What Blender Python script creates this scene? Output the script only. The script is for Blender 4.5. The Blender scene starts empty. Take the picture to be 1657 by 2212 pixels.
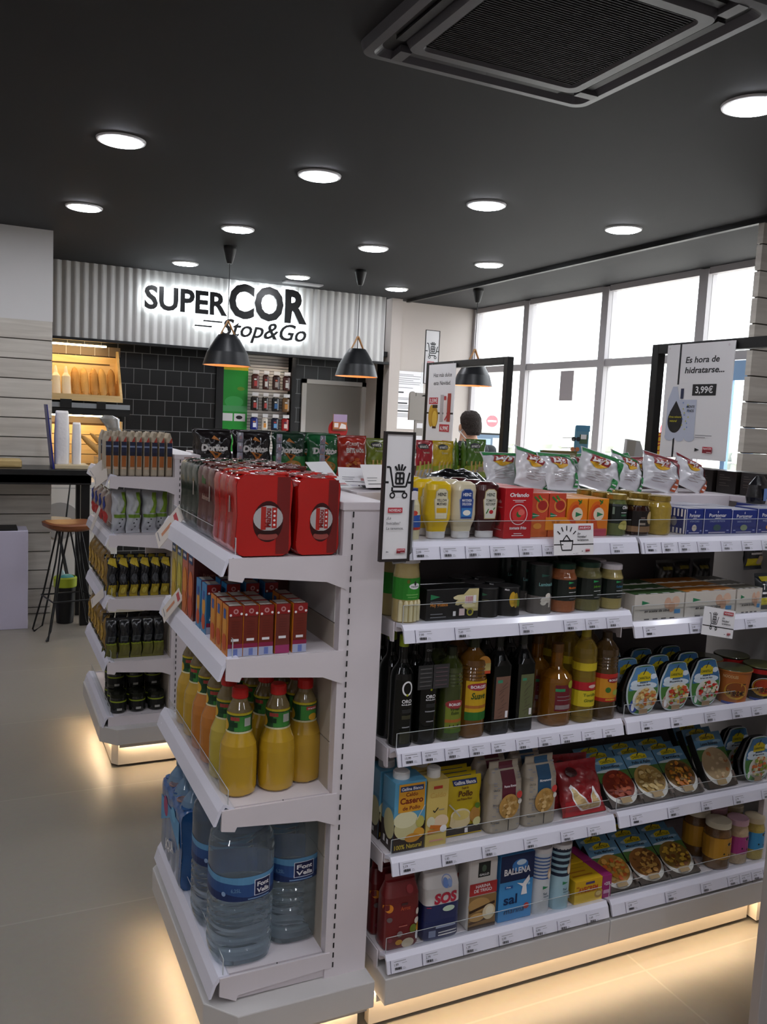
import bpy, bmesh, math, random
from mathutils import Vector, Matrix
random.seed(7)
PI = math.pi
S = bpy.context.scene
COL = S.collection

# ------------------------------------------------------------------ camera
CAMH = 1.6
cam = bpy.data.objects.new('camera', bpy.data.cameras.new('camera'))
COL.objects.link(cam)
rr = Vector((0.90368976, -0.42546701, 0.04819371)); uu = Vector((0.00281311, 0.11844963, 0.99295608)); ff = Vector((0.42817858, 0.89718867, -0.1082386))
M4 = Matrix((rr, uu, -ff)).transposed().to_4x4(); M4.translation = Vector((0, 0, CAMH))
cam.matrix_world = M4
cam.data.sensor_fit = 'HORIZONTAL'; cam.data.sensor_width = 36.0; cam.data.lens = 1848.7 / 1657 * 36
cam.data.clip_start = 0.05; cam.data.clip_end = 300
S.camera = cam
# ------------------------------------------------------------------ world, exposure
S.view_settings.view_transform = 'Standard'; S.view_settings.look = 'None'
S.view_settings.gamma = 1.0; S.view_settings.use_curve_mapping = False
S.view_settings.exposure = 0.9
LAMP = 32.0; STRIP = 19.0; SKY = 3.2
w = bpy.data.worlds.new('world'); S.world = w; w.use_nodes = True
bg = w.node_tree.nodes['Background']; bg.inputs[0].default_value = (0.93, 0.96, 1.0, 1); bg.inputs[1].default_value = SKY
CEIL = 2.85; XW = 5.0

# ------------------------------------------------------------------ materials
def lin(h):
    if not isinstance(h, str): return h
    c = [int(h[i:i + 2], 16) / 255 for i in (0, 2, 4)]
    return tuple(x / 12.92 if x < .04045 else ((x + .055) / 1.055) ** 2.4 for x in c)
MC = {}
def mat(c, rough=.45, metal=0, trans=0, ior=1.45, coat=0, emis=0, alpha=1, bump=0, bscale=30):
    k = (c, rough, metal, trans, ior, coat, emis, alpha, bump, bscale)
    if k in MC: return MC[k]
    m = bpy.data.materials.new('material'); m.use_nodes = True; nt = m.node_tree; b = nt.nodes['Principled BSDF']
    col = (*lin(c), 1)
    b.inputs['Base Color'].default_value = col; b.inputs['Roughness'].default_value = rough; b.inputs['Metallic'].default_value = metal
    b.inputs['Transmission Weight'].default_value = trans; b.inputs['IOR'].default_value = ior; b.inputs['Coat Weight'].default_value = coat
    b.inputs['Coat Roughness'].default_value = .08; b.inputs['Alpha'].default_value = alpha
    if emis: b.inputs['Emission Color'].default_value = col; b.inputs['Emission Strength'].default_value = emis
    # faint procedural variation of roughness, so nothing is perfectly even
    tc = nt.nodes.new('ShaderNodeTexCoord'); n = nt.nodes.new('ShaderNodeTexNoise'); n.inputs['Scale'].default_value = bscale
    nt.links.new(tc.outputs['Object'], n.inputs['Vector'])
    mr = nt.nodes.new('ShaderNodeMapRange'); mr.inputs['To Min'].default_value = max(.02, rough - .05); mr.inputs['To Max'].default_value = min(1, rough + .05)
    nt.links.new(n.outputs['Fac'], mr.inputs['Value']); nt.links.new(mr.outputs[0], b.inputs['Roughness'])
    if bump:
        bp = nt.nodes.new('ShaderNodeBump'); bp.inputs['Strength'].default_value = bump; bp.inputs['Distance'].default_value = .01
        nt.links.new(n.outputs['Fac'], bp.inputs['Height']); nt.links.new(bp.outputs[0], b.inputs['Normal'])
    MC[k] = m; return m
def P(c): return mat(c, .4)            # printed matt card
def PG(c): return mat(c, .22, coat=.4)  # glossy print / foil
def nodes(name):
    m = bpy.data.materials.new(name); m.use_nodes = True; nt = m.node_tree
    return m, nt, nt.nodes['Principled BSDF']
def N(nt, t, **kw):
    n = nt.nodes.new(t)
    for k, v in kw.items():
        if hasattr(n, k): setattr(n, k, v)
        else: n.inputs[k.replace('_', ' ')].default_value = v
    return n
def clear_plastic():
    m, nt, b = nodes('clear_plastic')
    out = nt.nodes['Material Output']; nt.nodes.remove(b)
    tr = N(nt, 'ShaderNodeBsdfTransparent', Color=(.96, .97, .97, 1)); gl = N(nt, 'ShaderNodeBsdfGlossy', Roughness=.08)
    lw = N(nt, 'ShaderNodeLayerWeight', Blend=.25); mx = N(nt, 'ShaderNodeMixShader')
    ma = N(nt, 'ShaderNodeMath', operation='MULTIPLY'); ma.inputs[1].default_value = .3
    nt.links.new(lw.outputs['Facing'], ma.inputs[0]); nt.links.new(ma.outputs[0], mx.inputs[0])
    nt.links.new(tr.outputs[0], mx.inputs[1]); nt.links.new(gl.outputs[0], mx.inputs[2]); nt.links.new(mx.outputs[0], out.inputs[0])
    return m
CLEAR = clear_plastic()
def floor_mat():
    m, nt, b = nodes('floor_tiles'); L = nt.links.new
    tc = N(nt, 'ShaderNodeTexCoord'); br = N(nt, 'ShaderNodeTexBrick')
    br.offset = 0.0; br.inputs['Scale'].default_value = 1; br.inputs['Brick Width'].default_value = .9; br.inputs['Row Height'].default_value = .9
    br.inputs['Mortar Size'].default_value = .0035; br.inputs['Color1'].default_value = (*lin('8f887d'), 1); br.inputs['Color2'].default_value = (*lin('8c857a'), 1); br.inputs['Mortar'].default_value = (*lin('9a9386'), 1)
    L(tc.outputs['Object'], br.inputs['Vector'])
    n = N(nt, 'ShaderNodeTexNoise', Scale=55, Detail=4); n2 = N(nt, 'ShaderNodeTexNoise', Scale=2.2, Detail=3)
    L(tc.outputs['Object'], n.inputs['Vector']); L(tc.outputs['Object'], n2.inputs['Vector'])
    mx = N(nt, 'ShaderNodeMix', data_type='RGBA', blend_type='MULTIPLY'); mx.inputs[0].default_value = .14
    L(br.outputs['Color'], mx.inputs[6]); L(n.outputs['Color'], mx.inputs[7])
    mx2 = N(nt, 'ShaderNodeMix', data_type='RGBA', blend_type='MULTIPLY'); mx2.inputs[0].default_value = .12
    L(mx.outputs[2], mx2.inputs[6]); L(n2.outputs['Fac'], mx2.inputs[7]); L(mx2.outputs[2], b.inputs['Base Color'])
    b.inputs['Roughness'].default_value = .42
    return m
def ceil_mat():
    m, nt, b = nodes('dark_ceiling'); L = nt.links.new
    tc = N(nt, 'ShaderNodeTexCoord'); n = N(nt, 'ShaderNodeTexNoise', Scale=1.2, Detail=4); L(tc.outputs['Object'], n.inputs['Vector'])
    cr = N(nt, 'ShaderNodeValToRGB'); cr.color_ramp.elements[0].color = (*lin('151519'), 1); cr.color_ramp.elements[1].color = (*lin('1b1b1f'), 1)
    L(n.outputs['Fac'], cr.inputs[0]); L(cr.outputs[0], b.inputs['Base Color']); b.inputs['Roughness'].default_value = .75
    return m
def tile_mat():
    m, nt, b = nodes('black_tiles'); L = nt.links.new
    tc = N(nt, 'ShaderNodeTexCoord'); mp = N(nt, 'ShaderNodeMapping'); mp.inputs['Rotation'].default_value = (PI / 2, 0, 0)
    br = N(nt, 'ShaderNodeTexBrick'); br.offset = .5
    br.inputs['Scale'].default_value = 1; br.inputs['Brick Width'].default_value = .155; br.inputs['Row Height'].default_value = .152
    br.inputs['Mortar Size'].default_value = .0032; br.inputs['Color1'].default_value = (*lin('0c0d0e'), 1); br.inputs['Color2'].default_value = (*lin('0f1011'), 1); br.inputs['Mortar'].default_value = (*lin('77787a'), 1)
    L(tc.outputs['Object'], mp.inputs[0]); L(mp.outputs[0], br.inputs['Vector']); L(br.outputs['Color'], b.inputs['Base Color']); b.inputs['Roughness'].default_value = .3
    return m
def wood_mat(a, c, rough=.5, scale=3, stretch=(1, 12, 12)):
    m, nt, b = nodes('wood_grain'); L = nt.links.new
    tc = N(nt, 'ShaderNodeTexCoord'); mp = N(nt, 'ShaderNodeMapping'); mp.inputs['Scale'].default_value = stretch
    n = N(nt, 'ShaderNodeTexNoise', Scale=scale, Detail=6, Distortion=.6); cr = N(nt, 'ShaderNodeValToRGB')
    cr.color_ramp.elements[0].position = .3; cr.color_ramp.elements[1].position = .7
    cr.color_ramp.elements[0].color = (*lin(a), 1); cr.color_ramp.elements[1].color = (*lin(c), 1)
    L(tc.outputs['Object'], mp.inputs[0]); L(mp.outputs[0], n.inputs['Vector']); L(n.outputs['Fac'], cr.inputs[0]); L(cr.outputs[0], b.inputs['Base Color'])
    b.inputs['Roughness'].default_value = rough
    return m
WHITE = mat('ded6da', .33); WHITE2 = mat('cbc8c6', .4); RAIL = mat('e6e5f2', .25, coat=.2); DARK = mat('121214', .5); BLACK = mat('0c0c0d', .45)
WALL = mat('b9b0aa', .7); GREYW = mat('d2d0cf', .75); BEIGE = mat('b0a698', .6); METAL = mat('9a9a9c', .3, metal=.9); SLOT = mat('2a2828', .8)
PAPER = P('eceaec'); INK = P('1c1c20'); REDLAB = P('c23a44'); GREYINK = P('8d8d92')
SIDING = wood_mat('b7b0a6', 'cfc9bf', .65, 2, (1, 1, 14)); LTWOOD = wood_mat('d9b67c', 'e8c994', .5, 3, (1, 10, 10))
TILE = tile_mat()

# ------------------------------------------------------------------ mesh builder
class MB:
    def __init__(s): s.v = []; s.f = []; s.m = []; s.s = []; s.mats = []
    def mi(s, m):
        if m not in s.mats: s.mats.append(m)
        return s.mats.index(m)
    def add(s, vs, fs, m, smooth=False):
        o = len(s.v); s.v += [tuple(v) for v in vs]; i = s.mi(m)
        for f in fs: s.f.append([o + k for k in f]); s.m.append(i); s.s.append(smooth)
        return s
    def box(s, x0, x1, y0, y1, z0, z1, m):
        return s.add([(x0, y0, z0), (x1, y0, z0), (x1, y1, z0), (x0, y1, z0), (x0, y0, z1), (x1, y0, z1), (x1, y1, z1), (x0, y1, z1)],
                     [(0, 3, 2, 1), (4, 5, 6, 7), (0, 1, 5, 4), (1, 2, 6, 5), (2, 3, 7, 6), (3, 0, 4, 7)], m)
    def prism(s, poly, fn, a, b, m, smooth=False):
        n = len(poly); vs = [fn(p, q, a) for p, q in poly] + [fn(p, q, b) for p, q in poly]
        return s.add(vs, [tuple(range(n))[::-1], tuple(range(n, 2 * n))] + [(i, (i + 1) % n, n + (i + 1) % n, n + i) for i in range(n)], m, smooth)
    def xz(s, poly, y0, y1, m): return s.prism(poly, lambda p, q, a: (p, a, q), y0, y1, m)
    def yz(s, poly, x0, x1, m): return s.prism(poly, lambda p, q, a: (a, p, q), x0, x1, m)
    def xy(s, poly, z0, z1, m): return s.prism(poly, lambda p, q, a: (p, q, a), z0, z1, m)
    def loft(s, secs, m, seg=28, cap=True, smooth=True, capmat=None, zfn=None):
        # secs: (z, a, b, n, cx, cy, [mat])
        rings = []
        for sc in secs:
            z, a, b = sc[0], sc[1], sc[2]; n = sc[3] if len(sc) > 3 else 2; cx = sc[4] if len(sc) > 4 else 0; cy = sc[5] if len(sc) > 5 else 0
            R = []
            for k in range(seg):
                t = 2 * PI * k / seg; c, d = math.cos(t), math.sin(t)
                R.append((cx + a * math.copysign(abs(c) ** (2 / n), c), cy + b * math.copysign(abs(d) ** (2 / n), d), z))
            rings.append(R)
        if zfn: rings = [[zfn(*p) for p in R] for R in rings]
        for i in range(len(rings) - 1):
            mm = secs[i][6] if len(secs[i]) > 6 else m
            s.add(rings[i] + rings[i + 1], [(k, (k + 1) % seg, seg + (k + 1) % seg, seg + k) for k in range(seg)], mm, smooth)
        if cap:
            s.add(rings[0], [tuple(range(seg))[::-1]], m); s.add(rings[-1], [tuple(range(seg))], capmat or (secs[-1][6] if len(secs[-1]) > 6 else m))
        return s
    def lathe(s, prof, m, c=(0, 0), seg=28, **k): return s.loft([(z, r, r, 2, c[0], c[1]) + ((mm[0],) if mm else ()) for r, z, *mm in prof], m, seg, **k)
    def tube(s, pts, r, m, seg=8, closed=False):
        pts = [Vector(p) for p in pts]; n = len(pts); rings = []
        up = Vector((0, 0, 1))
        for i, p in enumerate(pts):
            if closed: t = pts[(i + 1) % n] - pts[i - 1]
            else: t = pts[min(i + 1, n - 1)] - pts[max(i - 1, 0)]
            t.normalize(); a = t.cross(up if abs(t.z) < .95 else Vector((1, 0, 0))).normalized(); b = t.cross(a)
            rings.append([p + r * (math.cos(2 * PI * k / seg) * a + math.sin(2 * PI * k / seg) * b) for k in range(seg)])
        for i in range(n if closed else n - 1):
            j = (i + 1) % n
            s.add(rings[i] + rings[j], [(k, (k + 1) % seg, seg + (k + 1) % seg, seg + k) for k in range(seg)], m, True)
        if not closed: s.add(rings[0], [tuple(range(seg))[::-1]], m); s.add(rings[-1], [tuple(range(seg))], m)
        return s
    def grid(s, fn, nu, nv, m, smooth=True, wrap=False):
        vs = [fn(i / nu, j / nv) for j in range(nv + 1) for i in range(nu + 1)]
        return s.add(vs, [(j * (nu + 1) + i, j * (nu + 1) + i + 1, (j + 1) * (nu + 1) + i + 1, (j + 1) * (nu + 1) + i) for j in range(nv) for i in range(nu)], m, smooth)
    def ball(s, c, rx, ry, rz, m, seg=14, ring=8, fn=None):
        rg = []
        for j in range(1, ring):
            p = PI * j / ring
            rg.append((c[2] - rz * math.cos(p), rx * math.sin(p), ry * math.sin(p), 2, c[0], c[1]))
        rg = [(c[2] - rz, rx * .02, ry * .02, 2, c[0], c[1])] + rg + [(c[2] + rz, rx * .02, ry * .02, 2, c[0], c[1])]
        return s.loft(rg, m, seg, zfn=fn)
    def build(s, name, parent=None, bevel=0, loc=None, rz=0, seg=2):
        me = bpy.data.meshes.new(name); me.from_pydata(s.v, [], s.f)
        for m in s.mats: me.materials.append(m)
        me.polygons.foreach_set('material_index', s.m); me.polygons.foreach_set('use_smooth', s.s); me.update()
        o = bpy.data.objects.new(name, me); COL.objects.link(o)
        if parent: o.parent = parent
        if loc: o.location = loc
        if rz: o.rotation_euler.z = rz
        if bevel:
            b = o.modifiers.new('bevel', 'BEVEL'); b.width = bevel; b.segments = seg; b.limit_method = 'ANGLE'; b.angle_limit = math.radians(40)
        return o

# ------------------------------------------------------------------ 2D art (print, lettering) mapped onto surfaces
TC = {}
def text_mesh(t, bold, shear):
    k = (t, bold, shear)
    if k in TC: return TC[k]
    cu = bpy.data.curves.new('lettering', 'FONT'); cu.body = t; cu.resolution_u = 3; cu.offset = bold; cu.shear = shear; cu.size = 1
    o = bpy.data.objects.new('lettering', cu); COL.objects.link(o)
    me = bpy.data.meshes.new_from_object(o.evaluated_get(bpy.context.evaluated_depsgraph_get()))
    vs = [(v.co.x, v.co.y) for v in me.vertices]; fs = [tuple(p.vertices) for p in me.polygons]
    bpy.data.objects.remove(o); bpy.data.curves.remove(cu); bpy.data.meshes.remove(me)
    xs = [v[0] for v in vs] or [0, 1]; ys = [v[1] for v in vs] or [0, 1]
    TC[k] = (vs, fs, min(xs), max(xs), min(ys), max(ys)); return TC[k]
class Art:
    def __init__(s): s.it = []
    def poly(s, pts, m): s.it.append((list(pts), [tuple(range(len(pts)))], m)); return s
    def rect(s, x0, y0, x1, y1, m): return s.poly([(x0, y0), (x1, y0), (x1, y1), (x0, y1)], m)
    def ell(s, cx, cy, rx, ry, m, n=22, a0=0): return s.poly([(cx + rx * math.cos(a0 + 2 * PI * k / n), cy + ry * math.sin(a0 + 2 * PI * k / n)) for k in range(n)], m)
    def line(s, x0, y0, x1, y1, w, m):
        d = math.hypot(x1 - x0, y1 - y0) or 1; nx, ny = -(y1 - y0) / d * w / 2, (x1 - x0) / d * w / 2
        return s.poly([(x0 + nx, y0 + ny), (x1 + nx, y1 + ny), (x1 - nx, y1 - ny), (x0 - nx, y0 - ny)][::-1], m)
    def ring(s, cx, cy, rx, ry, w, m, n=24):
        vs = [(cx + (rx + e) * math.cos(2 * PI * k / n), cy + (ry + e) * math.sin(2 * PI * k / n)) for e in (0, -w) for k in range(n)]
        s.it.append((vs, [(n + k, n + (k + 1) % n, (k + 1) % n, k)[::-1] for k in range(n)], m)); return s
    def text(s, t, x, y, h, m, fit=None, al='c', bold=.02, shear=0, rot=0):
        # h = height of the lettering box, fit = width to squeeze the text into
        vs, fs, x0, x1, y0, y1 = text_mesh(t, bold, shear)
        k = h / .72; kx = k if not fit else fit / (x1 - x0)
        w = (x1 - x0) * kx; ox = {'c': -w / 2, 'l': 0, 'r': -w}[al]
        c, d = math.cos(rot), math.sin(rot)
        q = [((v[0] - x0) * kx + ox, v[1] * k) for v in vs]
        s.it.append(([(x + a * c - b * d, y + a * d + b * c) for a, b in q], fs, m)); return s
    def apply(s, mb, fn, cx=0, cy=0, base=.0005, step=.00012, zs=()):
        for i, (vs, fs, m) in enumerate(s.it):
            off = base + step * i
            if cx or cy:
                bm = bmesh.new(); bv = [bm.verts.new((x, y, 0)) for x, y in vs]
                for f in fs:
                    try: bm.faces.new([bv[k] for k in f])
                    except ValueError: pass
                for ax, st in ((0, cx), (1, cy or (9 if zs else 0))):
                    if not st: continue
                    a = [v.co[ax] for v in bm.verts]
                    lo, hi = min(a), max(a); q = math.ceil(lo / st) * st; qs = []
                    while q < hi: qs.append(q); q += st
                    for q in qs + (list(zs) if ax else []):
                        if lo + 1e-6 < q < hi - 1e-6:
                            co = [0, 0, 0]; co[ax] = q; no = [0, 0, 0]; no[ax] = 1
                            bmesh.ops.bisect_plane(bm, geom=bm.verts[:] + bm.edges[:] + bm.faces[:], plane_co=co, plane_no=no, dist=1e-7)
                bm.verts.index_update()
                vs = [(v.co.x, v.co.y) for v in bm.verts]; fs = [tuple(v.index for v in f.verts) for f in bm.faces]; bm.free()
            mb.add([fn(x, y, off) for x, y in vs], fs, m)
        return mb
def fFront(y0): return lambda u, v, o: (u, y0 - o, v)
def fLeft(x0, yc=0): return lambda u, v, o: (x0 - o, yc - u, v)
def fRight(x0, yc=0): return lambda u, v, o: (x0 + o, yc + u, v)
def fTop(z0): return lambda u, v, o: (u, v, z0 + o)
def fCyl(r, a0=0, c=(0, 0)): return lambda u, v, o: (c[0] + (r + o) * math.sin(u / r + a0), c[1] - (r + o) * math.cos(u / r + a0), v)

# ------------------------------------------------------------------ things, parts, copies
def thing(name, label, cat, loc=(0, 0, 0), rz=0, group=None):
    o = bpy.data.objects.new(name, None); COL.objects.link(o); o.empty_display_size = .05
    o.location = loc; o.rotation_euler.z = rz; return tag(o, label, cat, group)
def tag(o, label, cat, group=None):
    o['label'] = label; o['category'] = cat
    if group: o['group'] = group
    return o
def struct(o): o['kind'] = 'structure'; return o
def tree(o):
    out = [(o, list(o.children))]; return out
def dup(root, loc, rz=None, label=None, group=None, rot=None):
    r = root.copy(); COL.objects.link(r); r.location = loc
    if rz is not None: r.rotation_euler = (0, 0, rz)
    if rot: r.rotation_euler = rot
    if label: r['label'] = label
    if group: r['group'] = group
    for ch in list(KIDS.get(root.name, [])):
        c = ch.copy(); COL.objects.link(c); c.parent = r; KIDS.setdefault(r.name, []).append(c)
        for g in list(KIDS.get(ch.name, [])):
            d = g.copy(); COL.objects.link(d); d.parent = c; KIDS.setdefault(c.name, []).append(d)
    return r
KIDS = {}
_b = MB.build
def build(s, name, parent=None, **k):
    o = _b(s, name, parent, **k)
    if parent: KIDS.setdefault(parent.name, []).append(o)
    return o
MB.build = build
ORD = ['front', 'second from the front', 'third from the front', 'fourth from the front', 'fifth from the front', 'sixth from the front', 'seventh from the front']
def row(proto, spots, lab, group=None, rz=None, names=ORD, jit=0):
    """first spot moves the prototype itself, the others are copies; lab is the label with {} for the place in the row"""
    for i, sp in enumerate(spots):
        x, y, z = sp[:3]; r = (sp[3] if len(sp) > 3 else (rz or 0)) + random.uniform(-jit, jit)
        l = lab.format(names[i])
        if i == 0:
            o = proto; o.location = (x, y, z); o.rotation_euler.z = r; o['label'] = l
            if group and len(spots) > 1: o['group'] = group
        else: dup(proto, (x, y, z), r, l, group)
#@@SETTING
# ================================================================== THE ROOM
PX, PY = .504, 6.87          # end of the sided pillar on the left
struct(MB().box(-2.2, 5.0, -2.2, 9.6, -.06, 0, floor_mat()).build('floor'))
struct(MB().box(-2.2, 5.1, -2.2, 9.6, CEIL, CEIL + .06, ceil_mat()).build('ceiling'))
struct(MB().box(-2.3, -2.2, -2.2, 9.6, 0, CEIL, WALL).build('wall_left'))
struct(MB().box(-2.2, 5.1, -2.3, -2.2, 0, CEIL, WALL).build('wall_rear'))
# back wall: tiled part, dark trims, corrugated header above
mb = MB(); YB = 8.8
mb.box(-2.2, 2.23, YB, YB + .1, 0, 2.3, TILE); mb.box(3.03, 3.9, YB, YB + .1, 1.985, 2.3, TILE)
mb.box(2.29, 3.10, YB + .5, YB + .6, 0, 2.6, GREYW); mb.box(2.23, 3.9, YB, YB + .55, 2.3, 2.4, GREYW)
struct(mb.build('wall_back'))
mb = MB(); PB = .076; n = int(3.9 / PB)
pts = []
for i in range(n * 6 + 1):
    x = -.05 + i * PB / 6; pts.append((x, 8.215 - .016 * (.5 + .5 * math.cos(2 * PI * i / 6)) ** .7))
poly = pts + [(pts[-1][0], 8.26), (pts[0][0], 8.26)]
mb.xy(poly, 2.19, CEIL, mat('bdbcba', .55)); mb.box(-2.2, -.05, 8.2, 8.26, 2.19, CEIL, WHITE2); mb.box(-.05, 3.9, 8.26, 8.8, 2.25, 2.3, DARK)
struct(mb.build('wall_header'))
struct(MB().box(-2.2, 3.89, 8.19, 8.27, 2.165, 2.188, DARK).build('trim_1'))
mb = MB().box(2.215, 2.29, YB - .03, YB + .5, 0, 2.2, DARK).box(3.03, 3.075, YB - .03, YB + .5, 0, 2.2, DARK).box(3.075, 3.15, YB - .004, YB + .3, 0, 2.2, TILE).box(2.215, 3.15, YB - .03, YB + .02, 2.2, 2.26, DARK)
struct(mb.build('trim_2'))
# plaster wall to the right of the header with a shallow corner column
mb = MB().box(3.9, 4.02, 8.2, 9.4, 0, CEIL, WALL).box(3.9, 5.1, 8.34, 8.5, 0, CEIL, WALL)
struct(mb.build('wall_corner'))
# grey door with pale frame
FR = mat('c4c0ba', .5)
mb = MB().box(3.15, 3.2, YB - .03, YB + .1, 0, 1.985, FR).box(3.85, 3.9, YB - .03, YB + .1, 0, 1.985, FR).box(3.15, 3.9, YB - .03, YB + .1, 1.94, 1.985, FR)
dr = struct(mb.build('door_1')); MB().box(3.2, 3.85, YB + .0, YB + .04, 0.01, 1.94, mat('8e8881', .55)).build('door_leaf', dr)
a = MB().tube([(3.27, YB - .01, 1.02), (3.27, YB - .05, 1.02), (3.38, YB - .05, 1.02)], .01, METAL); a.build('door_handle', dr)
# left pillar: white above, pale wooden boards below
mb = MB().box(-2.2, PX, PY + .02, PY + .45, 2.193, CEIL, GREYW)
struct(mb.build('wall_pillar'))
mb = MB(); z = 2.193
while z > 0:
    z0 = max(0, z - .143); mb.box(-2.2, PX - .004, PY, PY + .45, z0 + .006, z - .002, SIDING); mb.box(-2.2, PX - .01, PY + .01, PY + .44, z0, z0 + .006, mat('5c564e', .8)); z = z0
struct(mb.build('trim_3'))
# right pillar clad in the same boards, in front of the windows
mb = MB(); z = CEIL; QX, QY = 4.07, 3.66
while z > .05:
    z0 = max(0, z - .15); mb.box(QX, 5.0, QY, QY + .04, z0 + .006, z - .002, SIDING); mb.box(QX + .012, 4.99, QY + .008, QY + .032, z0, z0 + .006, mat('4a443d', .8)); z = z0
struct(mb.build('wall_pillar_right'))
struct(MB().box(5.0, 5.1, -2.3, QY, 0, CEIL, WALL).build('wall_right'))
# black track along the ceiling
struct(MB().box(4.06, 4.095, -2.2, 8.2, CEIL - .03, CEIL, BLACK).build('trim_4'))
# window wall
ALU = mat('b4b0b2', .45); ys = [4.16, 4.99, 6.12, 7.32, 8.34]
for i in range(4):
    y0, y1 = ys[i], ys[i + 1]; t = .045
    mb = MB()
    for y in ((y0, y1) if i == 3 else (y0,)): mb.box(XW - .03, XW + .06, y - t, y + t, 0, 2.84, ALU)
    for a, b in ((2.80, 2.85), (2.15, 2.215), (.02, .1)): mb.box(XW - .02, XW + .05, y0 + t, y1 - t, a, b, ALU)
    fr = struct(mb.build('window_%d' % (i + 1)))
    for nm, a, b in (('pane', 2.215, 2.80), ('pane', .1, 2.15)): MB().box(XW + .01, XW + .018, y0 + t, y1 - t, a, b, CLEAR).build(nm, fr)
struct(MB().box(4.95, 5.06, 3.6, 4.16, 0, CEIL, ALU).build('wall_window_post'))
LB_ = mat('8fb4dc', .4)
struct(MB().box(4.955, 4.99, 4.40, 4.47, 0, 2.14, LB_).box(4.955, 4.99, 4.62, 4.66, 0, 2.14, LB_).box(4.955, 4.99, 4.47, 4.62, 2.0, 2.14, LB_).build('door_2'))
# outside
ASPH = mat('cfcac2', .9)
struct(MB().box(5.1, 60, -30, 70, -.3, -.2, ASPH).build('ground_outside'))

# ------------------------------------------------------------------ downlights
LM = mat('f6f8ff', .5, emis=LAMP); RING = mat('d8d8da', .3)
dl = thing('ceiling_downlight', '', 'ceiling light')
MB().loft([(0, .115, .115), (-.008, .112, .112), (-.010, .098, .098), (-.002, .094, .094)], RING, 32).build('trim_ring', dl)
MB().loft([(-.0125, .096, .096), (-.0115, .096, .096)], LM, 32).build('diffuser', dl)
cells = []
xn = {0: 'far left', 1: 'left', 2: 'right', 3: 'far right'}
labs = {(0, 4.37): 'large round ceiling downlight nearest the camera on the left', (1, 4.37): 'large round ceiling downlight in the upper middle, left of the dark air unit', (2, 4.37): 'round ceiling downlight above the yellow bottles, in the second row from the top',
        (3, 4.37): 'round ceiling downlight above the windows near the black ceiling track', (0, 5.94): 'round ceiling downlight closest to the white pillar on the left', (1, 5.94): 'round ceiling downlight just above the cord of the left pendant lamp',
        (2, 5.94): 'round ceiling downlight just above the cord of the middle pendant lamp', (3, 5.94): 'round ceiling downlight just above the third pendant lamp by the windows', (1, 7.6): 'small round downlight above the black SUPER lettering',
        (2, 7.6): 'small round downlight above the letters COR', (3, 7.6): 'small round downlight beside the corner where the plaster wall starts', (2, 2.5): 'round downlight cut by the right edge of the picture beside the air unit'}
pos = []
for j, y in enumerate((4.37, 5.94, 7.6)):
    for i, x in enumerate((.617, 1.62, 2.645, 3.65)):
        if (i, y) in labs: pos.append((x, y, labs[(i, y)]))
pos.append((2.66, 2.5, labs[(2, 2.5)]))
added_lamps = [(.6, .95), (1.62, .95), (2.66, .95), (3.65, 2.5), (3.65, .95), (-.4, 2.6), (-.4, 4.37), (-.4, 5.94), (.6, -.6), (1.62, -.6), (-.4, .95), (-.4, -.6), (2.66, -.6), (-1.4, .95), (-1.4, -.6), (-1.4, 2.6), (.6, -1.7), (1.62, -1.7), (-.4, -1.7)]  # unseen lamps added past the visible grid to brighten the near shelf fronts
for i, (x, y, l) in enumerate(pos + [(x, y, 'added round ceiling downlight outside the picture, behind or beside the camera') for x, y in added_lamps]):
    if i == 0: dl.location = (x, y, CEIL); dl['label'] = l; dl['group'] = 'round ceiling downlights'
    else: dup(dl, (x, y, CEIL), 0, l, 'round ceiling downlights')
# ceiling cassette air unit, dark
ac = thing('air_conditioning_cassette', 'large square dark ceiling air conditioning cassette at the top of the picture', 'air conditioner', (1.635, 2.355, CEIL))
G1 = mat('55555a', .4); h = .475
def rsq(a, r, n=6):
    return [(cx * (a - r) + r * math.cos(t), cy * (a - r) + r * math.sin(t)) for q, (cx, cy) in enumerate(((1, 1), (-1, 1), (-1, -1), (1, -1))) for t in [PI / 2 * q + PI / 2 * k / n for k in range(n + 1)]]
mb = MB()
def ringz(o_, i_, z0, z1, ro, ri, m):
    A, B = rsq(o_, ro), rsq(i_, ri); k = len(A)
    for a, b in ((z0, z1),):
        mb.add([(x, y, a) for x, y in A] + [(x, y, b) for x, y in B], [(i, (i + 1) % k, k + (i + 1) % k, k + i) for i in range(k)], m, False)
ringz(h, h - .01, 0, -.03, .06, .05, G1); ringz(h - .01, h - .04, -.03, -.032, .05, .04, G1); ringz(h - .04, h - .06, -.032, -.012, .04, .04, G1)
ringz(h - .06, h - .12, -.012, -.012, .04, .04, BLACK); ringz(h - .12, h - .13, -.012, -.036, .04, .04, G1); ringz(h - .13, h - .165, -.036, -.036, .04, .03, G1); ringz(h - .165, h - .172, -.036, -.026, .03, .03, G1)
mb.build('outer_frame', ac)
mb = MB(); A = rsq(h - .17, .03); mb.xy(A, -.024, -.026, BLACK)
for k in range(-24, 25): mb.box(-h + .18, h - .18, k * .0122 - .002, k * .0122 + .002, -.029, -.026, mat('1a1a1b', .6))
mb.build('intake_grille', ac)
for k in range(4):
    mb = MB(); mb.box(-.31, .31, h - .105, h - .075, -.022, -.014, mat('2c2c2f', .5)); mb.box(-.36, -.32, h - .12, h - .04, -.034, -.012, G1)
    o = mb.build('air_flap', ac, rz=k * PI / 2)
# small white vent by the header
tag(MB().box(2.62, 3.0, 7.86, 7.98, CEIL - .015, CEIL, mat('b8b8ba', .5)).build('ceiling_vent', bevel=.004), 'flat white rectangular fitting on the dark ceiling near the header', 'vent')

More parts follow.
